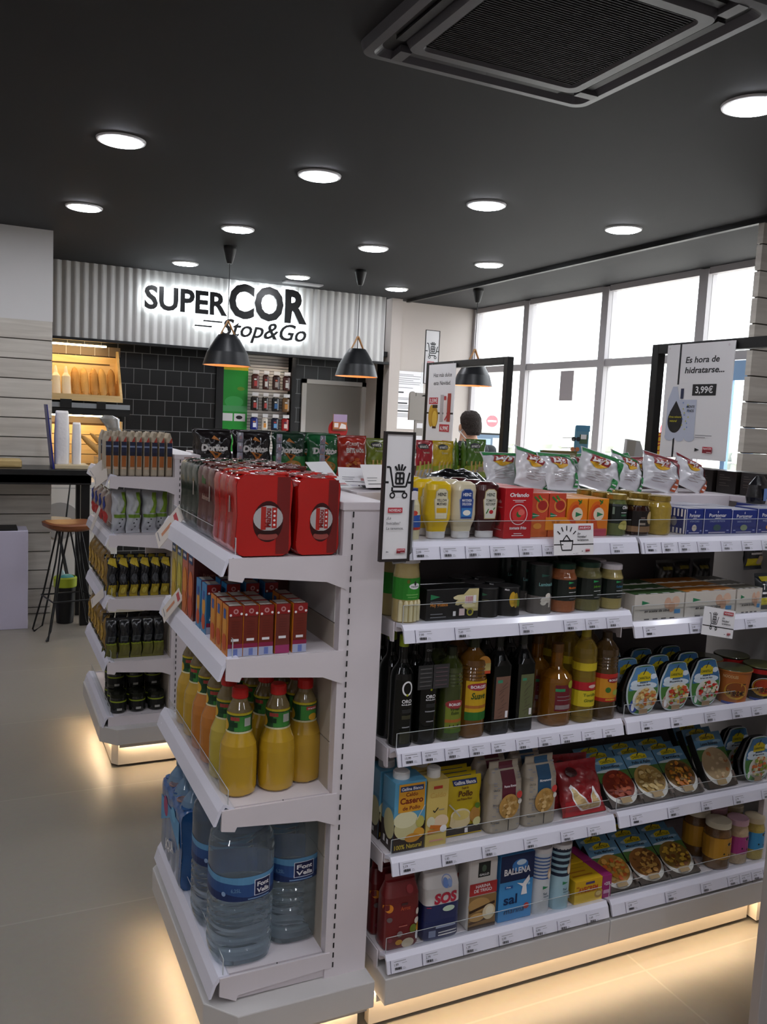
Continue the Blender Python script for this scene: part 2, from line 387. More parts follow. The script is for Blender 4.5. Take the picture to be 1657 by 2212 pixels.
# ------------------------------------------------------------------ pendant lamps
SH = mat('17181b', .4); COP = mat('e8a878', .45); STRAP = mat('a97c4c', .6); BULB = mat('ffd9a8', .5, emis=18)
pd = thing('pendant_lamp', '', 'lamp')
mb = MB().loft([(0, .185, .185), (.10, .155, .155), (.2, .095, .095), (.235, .07, .07), (.238, .02, .02)], SH, 36, cap=False)
mb.build('lamp_shade', pd)
MB().loft([(-.001, .186, .186), (.0, .178, .178), (.10, .149, .149), (.2, .089, .089), (.228, .05, .05)], COP, 36, cap=False).build('shade_lining', pd)
MB().ball((0, 0, .06), .03, .03, .04, BULB).build('bulb', pd)
mb = MB()
for s_ in (-1, 1): mb.add([(s_ * .075, -.012, .19), (s_ * .075, .012, .19), (0, .012, .335), (0, -.012, .335), (s_ * .08, -.012, .19), (s_ * .08, .012, .19), (s_ * .005, .012, .345), (s_ * .005, -.012, .345)], [(0, 1, 2, 3), (4, 7, 6, 5), (0, 3, 7, 4), (1, 5, 6, 2), (3, 2, 6, 7), (0, 4, 5, 1)], STRAP)
mb.build('leather_strap', pd)
zc = CEIL - 1.95
MB().tube([(0, 0, .235), (0, 0, zc - .1)], .0035, BLACK, 6).build('cord', pd)
MB().loft([(zc, .05, .05), (zc - .02, .05, .05), (zc - .11, .028, .028), (zc - .13, .02, .02)], BLACK, 20).build('ceiling_canopy', pd)
for i, (x, y, l) in enumerate(((1.745, 6.6, 'black cone pendant lamp hanging in front of the lettering Stop'), (2.955, 6.87, 'black cone pendant lamp hanging in front of the grey door'), (4.235, 7.05, 'black cone pendant lamp behind the black poster frame by the window'))):
    if i == 0: pd.location = (x, y, 1.95); pd['label'] = l
    else: dup(pd, (x, y, 1.95), 0, l)
KIDLAMP = None

# ------------------------------------------------------------------ backlit sign
sg = thing('illuminated_wall_sign', 'black backlit letters SUPERCOR Stop&Go on the corrugated white header', 'sign', (1.37, 8.2, 2.3))
GLOW = mat('f4fbff', .5, emis=3.0); LB = mat('101113', .35)
def letters(t, x, z, h, fit, bold, shear, par):
    for nm, m, y0, d, off in (('letter_face', LB, -.085, .03, bold), ('halo_backing', GLOW, -.052, .022, bold + .028)):
        vs, fs, x0, x1, y0_, y1_ = text_mesh(t, off, shear)
        ax0, ax1 = text_mesh(t, bold, shear)[2:4]
        k = h / .72; kx = fit / (ax1 - ax0)
        bm = bmesh.new(); bv = [bm.verts.new((x + (p - ax0) * kx, y0, z + q * k)) for p, q in vs]
        for f in fs:
            try: bm.faces.new([bv[i] for i in f])
            except ValueError: pass
        ext = bmesh.ops.extrude_face_region(bm, geom=bm.faces[:])
        for e in ext['geom']:
            if isinstance(e, bmesh.types.BMVert): e.co.y += d
        bmesh.ops.recalc_face_normals(bm, faces=bm.faces[:])
        me = bpy.data.meshes.new(nm); bm.to_mesh(me); bm.free(); me.materials.append(m)
        o = bpy.data.objects.new(nm, me); COL.objects.link(o); o.parent = par; KIDS.setdefault(par.name, []).append(o)
letters('SUPER', .0, .20, .205, .765, .03, 0, sg)
letters('COR', .78, .20, .305, .785, .04, 0, sg)
letters('Stop&Go', .71, .015, .16, .855, .012, .3, sg)
mb = MB(); mg = MB()
for x0, x1, z in ((.54, .72, .125), (.46, .62, .075)):
    mb.xz([(x0, z), (x1, z), (x1 + .005, z + .014), (x0 + .005, z + .014)], -.085, -.055, LB); mg.xz([(x0 - .008, z - .008), (x1, z - .008), (x1, z + .022), (x0, z + .022)], -.052, -.03, GLOW)
mb.build('speed_lines', sg); mg.build('speed_line_glow', sg)
#@@BACK
# ================================================================== THINGS ALONG THE BACK WALL
# bread cabinet: warm wooden display over a lower one
WARM = mat('ffdca0', .5, emis=20)
bc = thing('bread_cabinet', 'warm lit wooden bread display cabinet on the back wall, right of the white pillar', 'cabinet', (0, 0, 0))
BW = mat('7c6a58', .4)
mb = MB().box(.2, 1.26, 8.78, 8.8, 2.07, 2.16, BW)
for k in range(8): mb.box(.24 + k * .13, .245 + k * .13, 8.775, 8.8, 2.07, 2.16, WHITE2)
mb.box(.2, 1.25, 8.76, 8.8, 1.69, 2.06, LTWOOD); mb.box(.3, 1.16, 8.752, 8.762, 1.985, 1.993, mat('5a4224', .7))
mb.build('back_board', bc)
MB().yz([(8.76, 2.12), (8.72, 2.12), (8.40, 1.66), (8.40, 1.63), (8.76, 1.63)], 1.215, 1.235, LTWOOD).build('side_board', bc)
MB().box(.2, 1.215, 8.40, 8.76, 1.63, 1.65, LTWOOD).box(.2, 1.215, 8.40, 8.415, 1.65, 1.69, LTWOOD).build('bread_tray', bc)
mb = MB().box(.2, 1.30, 8.40, 8.8, 1.50, 1.56, BLACK).box(.2, 1.30, 8.39, 8.40, 1.565, 1.61, mat('8f9398', .4))
a = Art().rect(.68, 1.56, .78, 1.64, BLACK).rect(1.0, 1.56, 1.08, 1.63, BLACK); a.apply(mb, fFront(8.385)); mb.build('black_shelf', bc)
MB().box(.25, 1.1, 8.55, 8.58, 2.14, 2.155, WARM).build('light_strip', bc); MB().box(.25, 1.1, 8.55, 8.58, 1.485, 1.498, WARM).build('light_strip', bc)
mb = MB()
for k in range(6): mb.box(.2, 1.25, 8.76, 8.8, 1.40 - k * .095 - .088, 1.40 - k * .095, LTWOOD)
mb.box(.2, 1.25, 8.775, 8.8, .8, 1.42, mat('4a341c', .8)); mb.box(.2, 1.25, 8.78, 8.8, 1.42, 1.49, BW); mb.box(1.235, 1.25, 8.5, 8.76, .85, 1.45, LTWOOD)
mb.build('slatted_board', bc)
CR = mat('c79a58', .6, bump=.5, bscale=60); CR2 = mat('b98747', .65, bump=.5, bscale=50)
def baguette(L=.34, r=.035, m=CR):
    mb = MB(); mb.loft([(0, .004, .004), (L * .06, r * .6, r * .5), (L * .2, r, r * .8), (L * .5, r * 1.1, r * .9), (L * .8, r, r * .8), (L * .94, r * .6, r * .5), (L, .004, .004)], m, 14)
    return mb
for k, x in enumerate((.83, .912, .994, 1.076, 1.155)):
    o = baguette(.33, .036, CR if k % 2 else CR2).build('baguette', loc=(x, 8.50, 1.655)); o.rotation_euler = (-.5, random.uniform(-.03, .03), 0)
    tag(o, ['baguette leaning in the lit cabinet, leftmost of the five', 'baguette leaning in the lit cabinet, second from the left', 'baguette in the middle of the five in the lit cabinet', 'baguette leaning in the lit cabinet, fourth from the left', 'baguette leaning in the lit cabinet, rightmost of the five'][k], 'bread', 'baguettes in the lit cabinet')
CREAM = mat('e4d8c0', .5, bump=.3)
for k, x in enumerate((.655, .745)):
    o = MB().loft([(0, .042, .03, 3), (.2, .04, .03, 3), (.24, .02, .012), (.31, .008, .006)], CREAM, 16).build('bread_bag', loc=(x, 8.5, 1.655)); o.rotation_euler.x = -.35
    tag(o, ['pale wrapped loaf bag at the left end of the lit cabinet', 'pale wrapped loaf bag next to the baguettes in the lit cabinet'][k], 'bread')
for k, (x, z) in enumerate(((.86, 1.32), (.95, 1.335))):
    o = baguette(.5, .028, CR).build('baguette', loc=(x, 8.45, z)); o.rotation_euler = (0, 2.3, 0)
    tag(o, ['long bread stick leaning below the cabinet, lower left of the pair', 'long bread stick leaning below the cabinet, upper right of the pair'][k], 'bread')
# opening beside the tiles: green stand, slat wall with hanging packs
gs = thing('snack_display_panel', 'tall green display panel with small cards in the opening beside the black tiles', 'display', (2.29, 8.86, 0))
GRN = mat('1f9a33', .4); mb = MB().box(0, .285, 0, .03, .3, 2.07, GRN)
a = Art().rect(.02, 2.03, .285, 2.07, P('d8c624')).ell(.14, 1.70, .1, .06, P('3fae54')).rect(0, 1.6, .285, 1.66, P('55a868')).rect(.01, 1.50, .13, 1.58, PAPER).rect(.145, 1.50, .265, 1.58, PAPER).ell(.2, 1.54, .035, .02, INK).rect(.0, 1.32, .12, 1.39, P('7fa66b')).rect(.02, 1.33, .1, 1.36, P('b78a4a')).rect(.14, 1.3, .27, 1.39, P('a98a63')).rect(.16, 1.31, .25, 1.33, PAPER).ell(.21, 1.84, .04, .02, P('6a9a1e'))
a.apply(mb, fFront(0)); mb.build('panel', gs)
MB().box(-.01, 0, -.01, .04, .3, 2.07, mat('2a2a2c', .5)).build('edge', gs)
sw = thing('slat_wall', 'white slat wall panel carrying the hanging packs in the opening', 'display', (2.585, 8.9, 0))
mb = MB().box(0, .5, .01, .03, .3, 2.28, mat('8b8682', .6))
for k in range(62): mb.box(0, .5, 0, .012, .32 + k * .032, .344 + k * .032, mat('d9d2cc', .5))
mb.build('slats', sw); MB().box(0, .5, -.2, -.17, 2.25, 2.28, mat('fff0dc', .5, emis=60)).build('light_strip', sw)
def hangpack(c1, c2, c3, w=.07, h=.15, d=.04):
    t = thing('hanging_pack', 'x', 'pack'); mb = MB().loft([(-h, w * .45, d * .3, 4), (-h * .9, w / 2, d / 2, 3), (-h * .1, w / 2, d / 2, 3), (0, w * .3, d * .15, 4)], PG(c1), 14)
    Art().rect(-w * .2, -h * .8, w * .2, -h * .45, P(c2)).rect(-w * .2, -h * .4, w * .1, -h * .3, P(c3)).apply(mb, fFront(-d / 2)); mb.build('pouch', t)
    MB().box(-w * .4, w * .4, -.025, -.02, .005, .04, PAPER).build('price_card', t); MB().tube([(0, .1, .0), (0, -.02, 0)], .003, METAL, 6).build('hook', t); return t
rowsH = [(2.03, [('5a2a24', 'b03a38', 'e0dcd8'), ('4e2822', 'e0dcd8', 'b03a38'), ('3c2420', 'a9a09a', 'c05a40'), ('4e2622', 'e0dcd8', 'd0c8c0')], .155, 'top'), (1.80, [('1f1a19', 'b8403c', 'ddd8d4'), ('2a2220', 'c04844', 'ddd8d4'), ('15181f', '3a6ea8', 'e6e2dc'), ('7a5a3a', 'd9923a', 'e6e2dc')], .15, 'middle'),
         (1.58, [('1c2a80', 'dfe6f4', 'd6923a'), ('e0d8cc', 'd9923a', '2a2220'), ('182038', '6aa4d8', 'c04040'), ('a8262a', 'e8d8d0', '203050')], .13, 'lower')]
for r, (z, cs, h, nm) in enumerate(rowsH):
    for k, c in enumerate(cs):
        t = hangpack(*c, w=.085 if k != 1 else .07, h=h); t.location = (2.635 + k * .115, 8.80, z - .03)
        t['label'] = '%s hanging pack, %s row of the slat wall, %s' % ({'5a2a24': 'dark brown and red', '4e2822': 'brown and white', '3c2420': 'dark brown', '4e2622': 'reddish brown', '1f1a19': 'black and red', '2a2220': 'black and red', '15181f': 'black and blue', '7a5a3a': 'orange', '1c2a80': 'royal blue', 'e0d8cc': 'white and orange', '182038': 'navy', 'a8262a': 'red'}[c[0]], nm, ['at the left end', 'second from the left', 'third from the left', 'at the right end'][k]); t['group'] = 'packs hanging on the slat wall'
# red round sign with car picture in front of the door
rs = thing('round_red_sign', 'red round sign with a small car picture in front of the grey door', 'sign', (3.02, 7.4, 0))
mb = MB(); mb.loft([(0, .095, .095), (.01, .095, .095)], mat('b3201f', .4), 36, zfn=lambda x, y, z: (x, -z, y + 1.48)); mb.build('disc', rs)
mb = MB().box(-.06, .075, -.035, -.02, 1.47, 1.62, P('b7764c')); Art().rect(-.06, 1.55, .075, 1.62, P('a99ac0')).rect(-.05, 1.50, -.01, 1.54, PAPER).poly([(0, 1.49), (.07, 1.49), (.065, 1.525), (.02, 1.54)], PAPER).rect(-.06, 1.47, .075, 1.485, P('6a4632')).apply(mb, fFront(-.035)); mb.build('picture', rs)
MB().box(-.012, .012, 0, .02, 0, 1.42, METAL).box(-.12, .12, -.1, .12, 0, .015, METAL).build('stand_pole', rs)

# ================================================================== CART SIGNS
def cart_art(a, cx, z, s, m=INK, w=.055):
    """shopping cart icon with a parcel and rays, s = width"""
    L = lambda x0, y0, x1, y1, ww=w: a.line(cx + x0 * s, z + y0 * s, cx + x1 * s, z + y1 * s, ww * s, m)
    L(-.5, .62, -.36, .62); L(-.36, .62, -.2, -.12); L(-.2, -.12, .34, -.12); L(.34, -.12, .48, .42)
    L(-.24, -.14, -.24, -.3); L(-.24, -.3, .32, -.3)
    for q in (-.22, .3): a.ring(cx + q * s, z - .45 * s, .12 * s, .12 * s, .055 * s, m)
    for x0, y0, x1, y1 in ((-.1, 0, .22, 0), (-.1, .4, .22, .4), (-.1, 0, -.1, .4), (.22, 0, .22, .4), (.06, 0, .06, .4), (-.1, .2, .22, .2)): L(x0, y0, x1, y1)
    for x0, x1, y1 in ((-.06, -.16, .66), (.02, -.02, .74), (.1, .14, .74), (.18, .28, .66)): L(x0, .5, x1, y1)
def basket_art(a, cx, z, s, m=INK):
    L = lambda x0, y0, x1, y1, ww=.06: a.line(cx + x0 * s, z + y0 * s, cx + x1 * s, z + y1 * s, ww * s, m)
    L(-.45, .1, .45, .1, .09); L(-.42, .1, -.3, -.4); L(-.3, -.4, .34, -.4); L(.34, -.4, .42, .1); L(-.25, .12, 0, .42); L(0, .42, .25, .12)
    for q in (-.9, -.45, 0, .45, .9): L(.55 * math.sin(q), .15 + .52 * math.cos(q), .78 * math.sin(q), .15 + .78 * math.cos(q))
def small_logo(a, x, z, s):
    a.rect(x, z, x + s, z + s * .28, P('8c2a35')).rect(x, z + s * .28, x + s, z + s * .5, P('c24450')).text('SuperCOR', x + s / 2, z + s * .3, s * .14, PAPER, fit=s * .85).rect(x + s * .45, z + s * .04, x + s * .95, z + s * .08, PAPER)
def tri_logo(a, x, z, s, m=INK): a.poly([(x, z), (x + s, z + s * .28), (x, z + s * .56)], m)
FB = mat('26201f', .5)
def cart_sign(label, loc, rz, w=.075, h=.302):
    t = thing('cart_sign', label, 'sign', loc, rz); f = .006
    mb = MB().box(-w / 2 + f, w / 2 - f, -.002, .004, f, h - f, PAPER); a = Art()
    a.rect(-w / 2 + f, h * .605, w / 2 - f, h * .622, INK); a.poly([(-w * .28, h * .5), (w * .3, h * .5), (w * .36, h * .72), (-w * .33, h * .72)], PAPER)
    cart_art(a, w * .0, h * .605, w * .78, INK, w=.075)
    a.rect(-w * .3, h * .38, w * .18, h * .42, REDLAB).text('NOVEDAD', -w * .06, h * .39, h * .02, PAPER, fit=w * .4)
    for k, tx in enumerate(('¿La', 'buscabas?', 'La tenemos.')): a.text(tx, -w * .33, h * (.33 - .04 * k), h * .022, INK, al='l', shear=.1, bold=0)
    tri_logo(a, -w * .3, h * .07, w * .1, GREYINK); small_logo(a, w * .05, h * .065, w * .28)
    a.apply(mb, fFront(-.002), base=.0003); mb.build('panel', t)
    mb = MB().box(-w / 2, -w / 2 + f, -.005, .006, 0, h, FB).box(w / 2 - f, w / 2, -.005, .006, 0, h, FB).box(-w / 2 + f, w / 2 - f, -.005, .006, 0, f, FB).box(-w / 2 + f, w / 2 - f, -.005, .006, h - f, h, FB); mb.build('frame', t)
    return t
far = cart_sign('tall black framed cart sign standing near the corner of the plaster wall', (4.02, 7.5, 1.96), 0, .158, .52)
mb = MB().tube([(-.0, .02, 0), (0, .02, -1.96)], .012, METAL).loft([(-1.96, .15, .15), (-1.94, .15, .15)], METAL, 24); mb.build('stand_pole', far)
MB().box(-.1, .1, .008, .014, -.1, .2, CLEAR).build('clear_holder', far)
# notice on the wall
nt_ = thing('wall_notice', 'white notice with lines of small text on the plaster wall by the corner', 'notice', (4.06, 8.335, 1.5))
mb = MB().box(0, .32, -.006, 0, 0, .62, PAPER); a = Art().rect(-.035, 0, -.012, .62, mat('4a4647', .6))
for k, y in enumerate((.58, .565, .54, .52, .5, .48, .44, .33, .315, .25, .235, .22, .16, .145, .13)): a.rect(.015, y, .015 + [.18, .27, .26][k % 3], y + .006, GREYINK)
for y, l in ((.385, .07), (.27, .12), (.185, .17)): a.rect(.015, y, .015 + l, y + .014, INK)
a.apply(mb, fFront(-.006)); mb.build('sheet', nt_)
# grey metal leaflet strip
ls = thing('leaflet_stand', 'narrow grey metal strip stand with small white windows in front of the wall notice', 'stand', (3.60, 7.0, 0))
GM = mat('938d86', .45)
mb = MB().box(.015, .115, 0, .02, .5, 1.85, GM).box(-.05, .14, -.004, .02, 1.6, 1.82, GM); mb.loft([(0, .03, .03), (.02, .03, .03)], GM, 18, zfn=lambda x, y, z: (x - .02, z, y + 1.83)).loft([(0, .035, .035), (.02, .035, .035)], GM, 18, zfn=lambda x, y, z: (x + .10, z, y + 1.80))
a = Art()
for k in range(2): a.rect(.035, 1.53 - k * .115, .095, 1.575 - k * .115, PAPER)
for k in range(4): a.rect(.035, 1.30 - k * .11, .095, 1.34 - k * .11, INK)
a.apply(mb, fFront(0)); mb.box(-.1, .2, -.12, .14, 0, .02, GM).box(.05, .08, 0, .02, .02, .5, GM); mb.build('strip', ls)

# ================================================================== CHECKOUT: frames, posters, counter, till, man
CX = 3.2
cn = thing('checkout_counter', 'white checkout counter running along the window side under the black frames', 'counter', (0, 0, 0))
MB().box(3.06, 3.32, 2.45, 6.1, 0, .98, WHITE2).build('body', cn, bevel=.006); MB().box(3.04, 3.36, 2.42, 6.13, .98, 1.02, mat('b9b3ab', .35)).build('counter_top', cn, bevel=.004)
def portal(y0, y1, label):
    t = thing('poster_frame', label, 'frame', (CX, 0, 0)); q = .024
    for y in (y0, y1): MB().box(-q, q, y - q, y + q, 1.021, 2.05, BLACK).build('post', t, bevel=.003)
    MB().box(-q, q, min(y0, y1) + q, max(y0, y1) - q, 2.0, 2.05, BLACK).build('crossbar', t, bevel=.003)
portal(5.98, 4.88, 'black metal frame on the counter around the Haz mas dulce poster'); portal(3.48, 2.52, 'black metal frame on the counter around the Es hora de hidratarse poster')
def fX(x0, y0): return lambda u, v, o: (x0 - o, y0 - u, v)   # seen from the left (-X) side, u runs towards the camera
po = thing('hanging_poster', 'white Navidad poster with jars and sweets hanging in the far black frame', 'poster', (0, 0, 0))
mb = MB().box(CX - .038, CX - .033, 5.52, 5.93, 1.33, 2.03, PAPER); a = Art()
a.text('Haz más dulce', .22, 1.935, .03, INK, fit=.28, shear=.15, bold=.01).text('esta Navidad.', .22, 1.875, .03, INK, fit=.26, shear=.15, bold=.01)
a.rect(.0, 1.655, .41, 1.668, INK).rect(.03, 1.73, .17, 1.78, REDLAB).text('3,59€', .10, 1.742, .03, PAPER, fit=.12)
a.ell(.075, 1.64, .045, .085, P('c79a2e')).ell(.13, 1.63, .055, .08, P('b98a22')).ell(.13, 1.62, .04, .06, P('e0b84a')).rect(.09, 1.70, .17, 1.725, P('3a2a1c')).rect(.1, 1.545, .16, 1.56, P('4a2a18'))
a.rect(.21, 1.60, .255, 1.80, P('b9b0b0')).rect(.265, 1.60, .315, 1.78, P('e6d6d2')).rect(.32, 1.6, .37, 1.81, P('a94038')).rect(.265, 1.76, .3, 1.79, P('b03038')).line(.29, 1.61, .36, 1.68, .015, P('b03038'))
a.rect(.215, 1.525, .365, 1.58, REDLAB).text('6,99€', .29, 1.537, .03, PAPER, fit=.12)
small_logo(a, .27, 1.41, .1); a.apply(mb, fX(CX - .038, 5.93)); mb.build('print', po)
[MB().tube([(CX - .034, y, 2.02), (CX - .034, y, 2.04)], .003, METAL, 6).build('hanger', po) for y in (5.89, 5.56)]
po = thing('hanging_poster', 'white poster with a water bottle pack and 3,99 price in the near black frame', 'poster', (0, 0, 0))
mb = MB().box(CX - .038, CX - .033, 2.945, 3.375, 1.478, 2.038, PAPER); a = Art()
a.rect(.085, 1.84, .097, 2.038, INK).rect(.085, 1.478, .097, 1.58, INK)
a.text('Es hora de', .13, 1.945, .03, INK, fit=.215, al='l', shear=.12).text('hidratarse...', .13, 1.895, .03, INK, fit=.25, al='l', shear=.12)
a.rect(.19, 1.785, .34, 1.84, INK).text('3,99€', .265, 1.798, .032, PAPER, fit=.11)
BL = P('c2c8da'); a.poly([(.03, 1.575), (.03, 1.76), (.06, 1.83), (.09, 1.83), (.11, 1.765), (.225, 1.765), (.225, 1.575)], BL).ell(.06, 1.58, .033, .02, BL).ell(.128, 1.578, .033, .02, BL).ell(.195, 1.58, .033, .02, BL)
a.rect(.115, 1.77, .135, 1.82, P('2a3050')).ell(.09, 1.66, .05, .06, INK).poly([(.05, 1.70), (.13, 1.70), (.09, 1.76)], INK).text('Agua mineral', .09, 1.675, .011, P('b8b020'), fit=.085, shear=.2).text('natural', .08, 1.655, .011, P('b8b020'), fit=.05, shear=.2)
a.text('MONTE', .19, 1.725, .013, INK, fit=.05, bold=.01).text('PINOS', .19, 1.705, .013, INK, fit=.045, bold=.01)
for k in range(14): a.ell(.15 + .02 * math.sin(k * 2.3) + .01, 1.62 + .01 * k, .004, .004, P(['c9c86a', '7a94c8'][k % 2]), n=8)
a.rect(.235, 1.592, .34, 1.595, GREYINK).rect(.235, 1.582, .3, 1.585, GREYINK); tri_logo(a, .24, 1.515, .03, INK); small_logo(a, .29, 1.51, .06)
a.ell(.02, 2.02, .006, .006, WHITE, n=10).ell(.40, 2.02, .006, .006, WHITE, n=10)
a.apply(mb, fX(CX - .038, 3.375)); mb.build('print', po); [MB().tube([(CX - .034, y, 2.02), (CX - .034, y, 2.04)], .003, METAL, 6).build('hanger', po) for y in (3.35, 2.97)]
# till monitor
mo = thing('till_monitor', 'dark till monitor beside the man behind the counter', 'monitor', (4.05, 6.4, 1.02))
mb = MB().box(-.17, .17, -.015, .02, .2, .5, BLACK); Art().rect(-.155, .215, .155, .485, mat('5f7488', .3, emis=.5)).rect(-.14, .25, 0, .45, mat('93a8b4', .3, emis=.6)).rect(.02, .3, .13, .46, mat('c4ccd0', .3, emis=.6)).apply(mb, fFront(-.015)); mb.build('screen', mo, bevel=.003)
MB().box(-.03, .03, 0, .03, .01, .3, BLACK).box(-.1, .1, -.07, .09, 0, .012, BLACK).build('monitor_stand', mo)
tag(MB().box(3.5, 4.4, 6.22, 6.65, 0, 1.02, WHITE2).build('till_desk', bevel=.005), 'white desk carrying the till monitor by the window', 'desk')
# sunglasses stand
ss = thing('sunglasses_stand', 'blue beach photo display with sunglasses in front of the window', 'display', (3.5, 4.5, 1.02))
mb = MB().box(0, .11, 0, .02, 0, .6, P('5f90a8')); Art().rect(0, .35, .11, .38, P('8fb8cc')).rect(0, .28, .11, .335, P('2f8fa8')).rect(0, .0, .11, .28, P('6ab4c8')).rect(.03, .48, .095, .54, P('3c5a3e')).rect(.04, .51, .085, .54, PAPER).rect(.0, .56, .11, .6, P('4a86a8')).apply(mb, fFront(0)); mb.build('picture_board', ss, bevel=.01)
def glasses(c, par, x, z):
    mb = MB()
    for s_ in (-1, 1): mb.loft([(0, .0155, .014, 2.3), (.004, .0155, .014, 2.3)], mat(c, .15, alpha=.85), 18, zfn=lambda X, Y, Z: (x + s_ * .018 + X, -.06 - Z, z + Y)).tube([(x + s_ * .033, -.06, z + .008), (x + s_ * .036, .03, z + .004)], .0018, mat('2a1a18', .3), 6)
    mb.tube([(x - .006, -.062, z + .005), (x + .006, -.062, z + .005)], .002, mat('2a1a18', .3), 6); mb.build('sunglasses', par)
glasses('26262c', ss, -.045, .51); glasses('c87a50', ss, -.048, .445); glasses('7a5a50', ss, -.045, .375); glasses('3a3a40', ss, .055, .36)
MB().loft([(-1.02, .16, .14), (-1.0, .16, .14), (-1.0, .02, .02), (0, .02, .02)], METAL, 20, zfn=lambda x, y, z: (x + .055, y, z)).build('base', ss)
s2 = thing('leaning_display_card', 'white tilted eyewear display card in front of the window, left of the near frame', 'display', (3.45, 4.0, 1.02))
mb = MB().xz([(0, 0), (.17, 0), (.17, .46), (.14, .52), (.04, .53)], 0, .02, mat('c9c8c8', .5)); Art().poly([(.01, .1), (.07, .1), (.11, .52), (.045, .52)], P('b4aea4')).rect(.03, .38, .09, .40, INK).ell(.04, .36, .015, .012, INK).ell(.08, .365, .015, .012, INK).apply(mb, fFront(0)); mb.build('card', s2)
MB().loft([(-1.02, .16, .14), (-1.0, .16, .14), (-1.0, .02, .02), (0, .02, .02)], METAL, 20, zfn=lambda x, y, z: (x + .085, y + .01, z)).build('base', s2)
# lollipop sign
lp = thing('lollipop_sign', 'yellow and red flower shaped lollipop sign beside the near poster', 'sign', (3.97, 4.2, 0))
mb = MB(); YL = P('e2b322'); RL = P('b3262a')
A_ = [((.085 + .01 * math.cos(8 * t)) * math.cos(t), 1.52 + (.085 + .01 * math.cos(8 * t)) * math.sin(t)) for t in [2 * PI * k / 64 for k in range(64)]]
mb.xz([(x * 1.12, 1.52 + (z - 1.52) * 1.12) for x, z in A_], .004, .01, RL); mb.xz(A_, 0, .004, YL)
Art().text('Chupa', 0, 1.535, .045, RL, fit=.13, shear=.25).text('Chups', 0, 1.48, .045, RL, fit=.13, shear=.25).apply(mb, fFront(0)); mb.build('flower_badge', lp)
MB().tube([(0, .01, 1.43), (0, .01, .1)], .012, RL).loft([(0, .12, .12), (.1, .1, .1)], RL, 20).build('stand_pole', lp)

# ------------------------------------------------------------------ the man at the till
man = thing('person', 'person with short dark hair and dark hooded top seen from behind at the till', 'person', (3.575, 5.95, 0), 0)
SKIN = mat('c08f74', .55); HOOD = mat('141b22', .8, bump=.3); HAIR = mat('251a15', .8, bump=1, bscale=90); JEAN = mat('1c2230', .85)
def skin(name, pts, edges, rad, m, par, root=0, sub=2):
    me = bpy.data.meshes.new(name); me.from_pydata(pts, edges, []); o = bpy.data.objects.new(name, me); COL.objects.link(o); o.parent = par; KIDS.setdefault(par.name, []).append(o)
    sk = o.modifiers.new('skin', 'SKIN'); sk.use_smooth_shade = True
    if not me.skin_vertices: me.attributes.new('skin', 'FLOAT', 'POINT')
    for i, r in enumerate(rad):
        v = me.skin_vertices[0].data[i]; v.radius = (r if isinstance(r, tuple) else (r, r)); v.use_root = (i == root)
    ss_ = o.modifiers.new('sub', 'SUBSURF'); ss_.levels = ss_.render_levels = sub; me.materials.append(m); return o
def skin_ob(name, pts, edges, rad, m, par, root=0, sub=2):
    me = bpy.data.meshes.new(name); bm = bmesh.new(); ly = bm.verts.layers.skin.verify(); vs = [bm.verts.new(p) for p in pts]
    for a_, b_ in edges: bm.edges.new((vs[a_], vs[b_]))
    for i, v in enumerate(vs): r = rad[i]; v[ly].radius = (r if isinstance(r, tuple) else (r, r)); v[ly].use_root = (i == root)
    bm.to_mesh(me); bm.free(); o = bpy.data.objects.new(name, me); COL.objects.link(o)
    if par: o.parent = par; KIDS.setdefault(par.name, []).append(o)
    sk = o.modifiers.new('skin', 'SKIN'); sk.use_smooth_shade = True; q = o.modifiers.new('sub', 'SUBSURF'); q.levels = q.render_levels = sub; me.materials.append(m); return o
# body: pelvis root, spine, neck, head with face, arms reaching to the till, legs
B = [(0, 0, .93), (0, .01, 1.12), (0, .0, 1.30), (0, -.01, 1.40), (0, 0, 1.46), (0, .01, 1.52), (0, .015, 1.60), (0, .01, 1.655),
     (-.17, 0, 1.37), (-.24, .06, 1.14), (-.18, .28, 1.08), (.17, 0, 1.37), (.24, .06, 1.14), (.18, .28, 1.08),
     (-.09, 0, .85), (-.1, .02, .48), (-.1, 0, .09), (-.1, .12, .04), (.09, 0, .85), (.1, .02, .48), (.1, 0, .09), (.1, .12, .04),
     (-.17, .34, 1.08), (.17, .34, 1.08), (0, .09, 1.575), (0, .085, 1.53)]
Ed = [(0, 1), (1, 2), (2, 3), (3, 4), (4, 5), (5, 6), (6, 7), (3, 8), (8, 9), (9, 10), (3, 11), (11, 12), (12, 13), (0, 14), (14, 15), (15, 16), (16, 17), (0, 18), (18, 19), (19, 20), (20, 21), (10, 22), (13, 23), (6, 24), (5, 25)]
Rd = [.13, .13, .135, .085, .055, .062, .078, .05, .06, .045, .03, .06, .045, .03, .075, .055, .04, .035, .075, .055, .04, .035, .026, .026, .014, .018]
for sgn in (-1, 1):
    for f, dx in enumerate((-.028, -.010, .008, .026)):
        i = len(B); b0 = 22 if sgn < 0 else 23; L = (.05, .062, .066, .052)[f]
        B += [(sgn * .17 + dx, .375, 1.075), (sgn * .17 + dx * 1.2, .375 + L * .6, 1.065), (sgn * .17 + dx * 1.2, .375 + L, 1.04)]; Ed += [(b0, i), (i, i + 1), (i + 1, i + 2)]; Rd += [.0095, .0085, .0075]
    i = len(B); B += [(sgn * .17 - sgn * .04, .35, 1.07), (sgn * .17 - sgn * .055, .38, 1.06)]; Ed += [(22 if sgn < 0 else 23, i), (i, i + 1)]; Rd += [.011, .009]
skin_ob('body', B, Ed, Rd, SKIN, man)
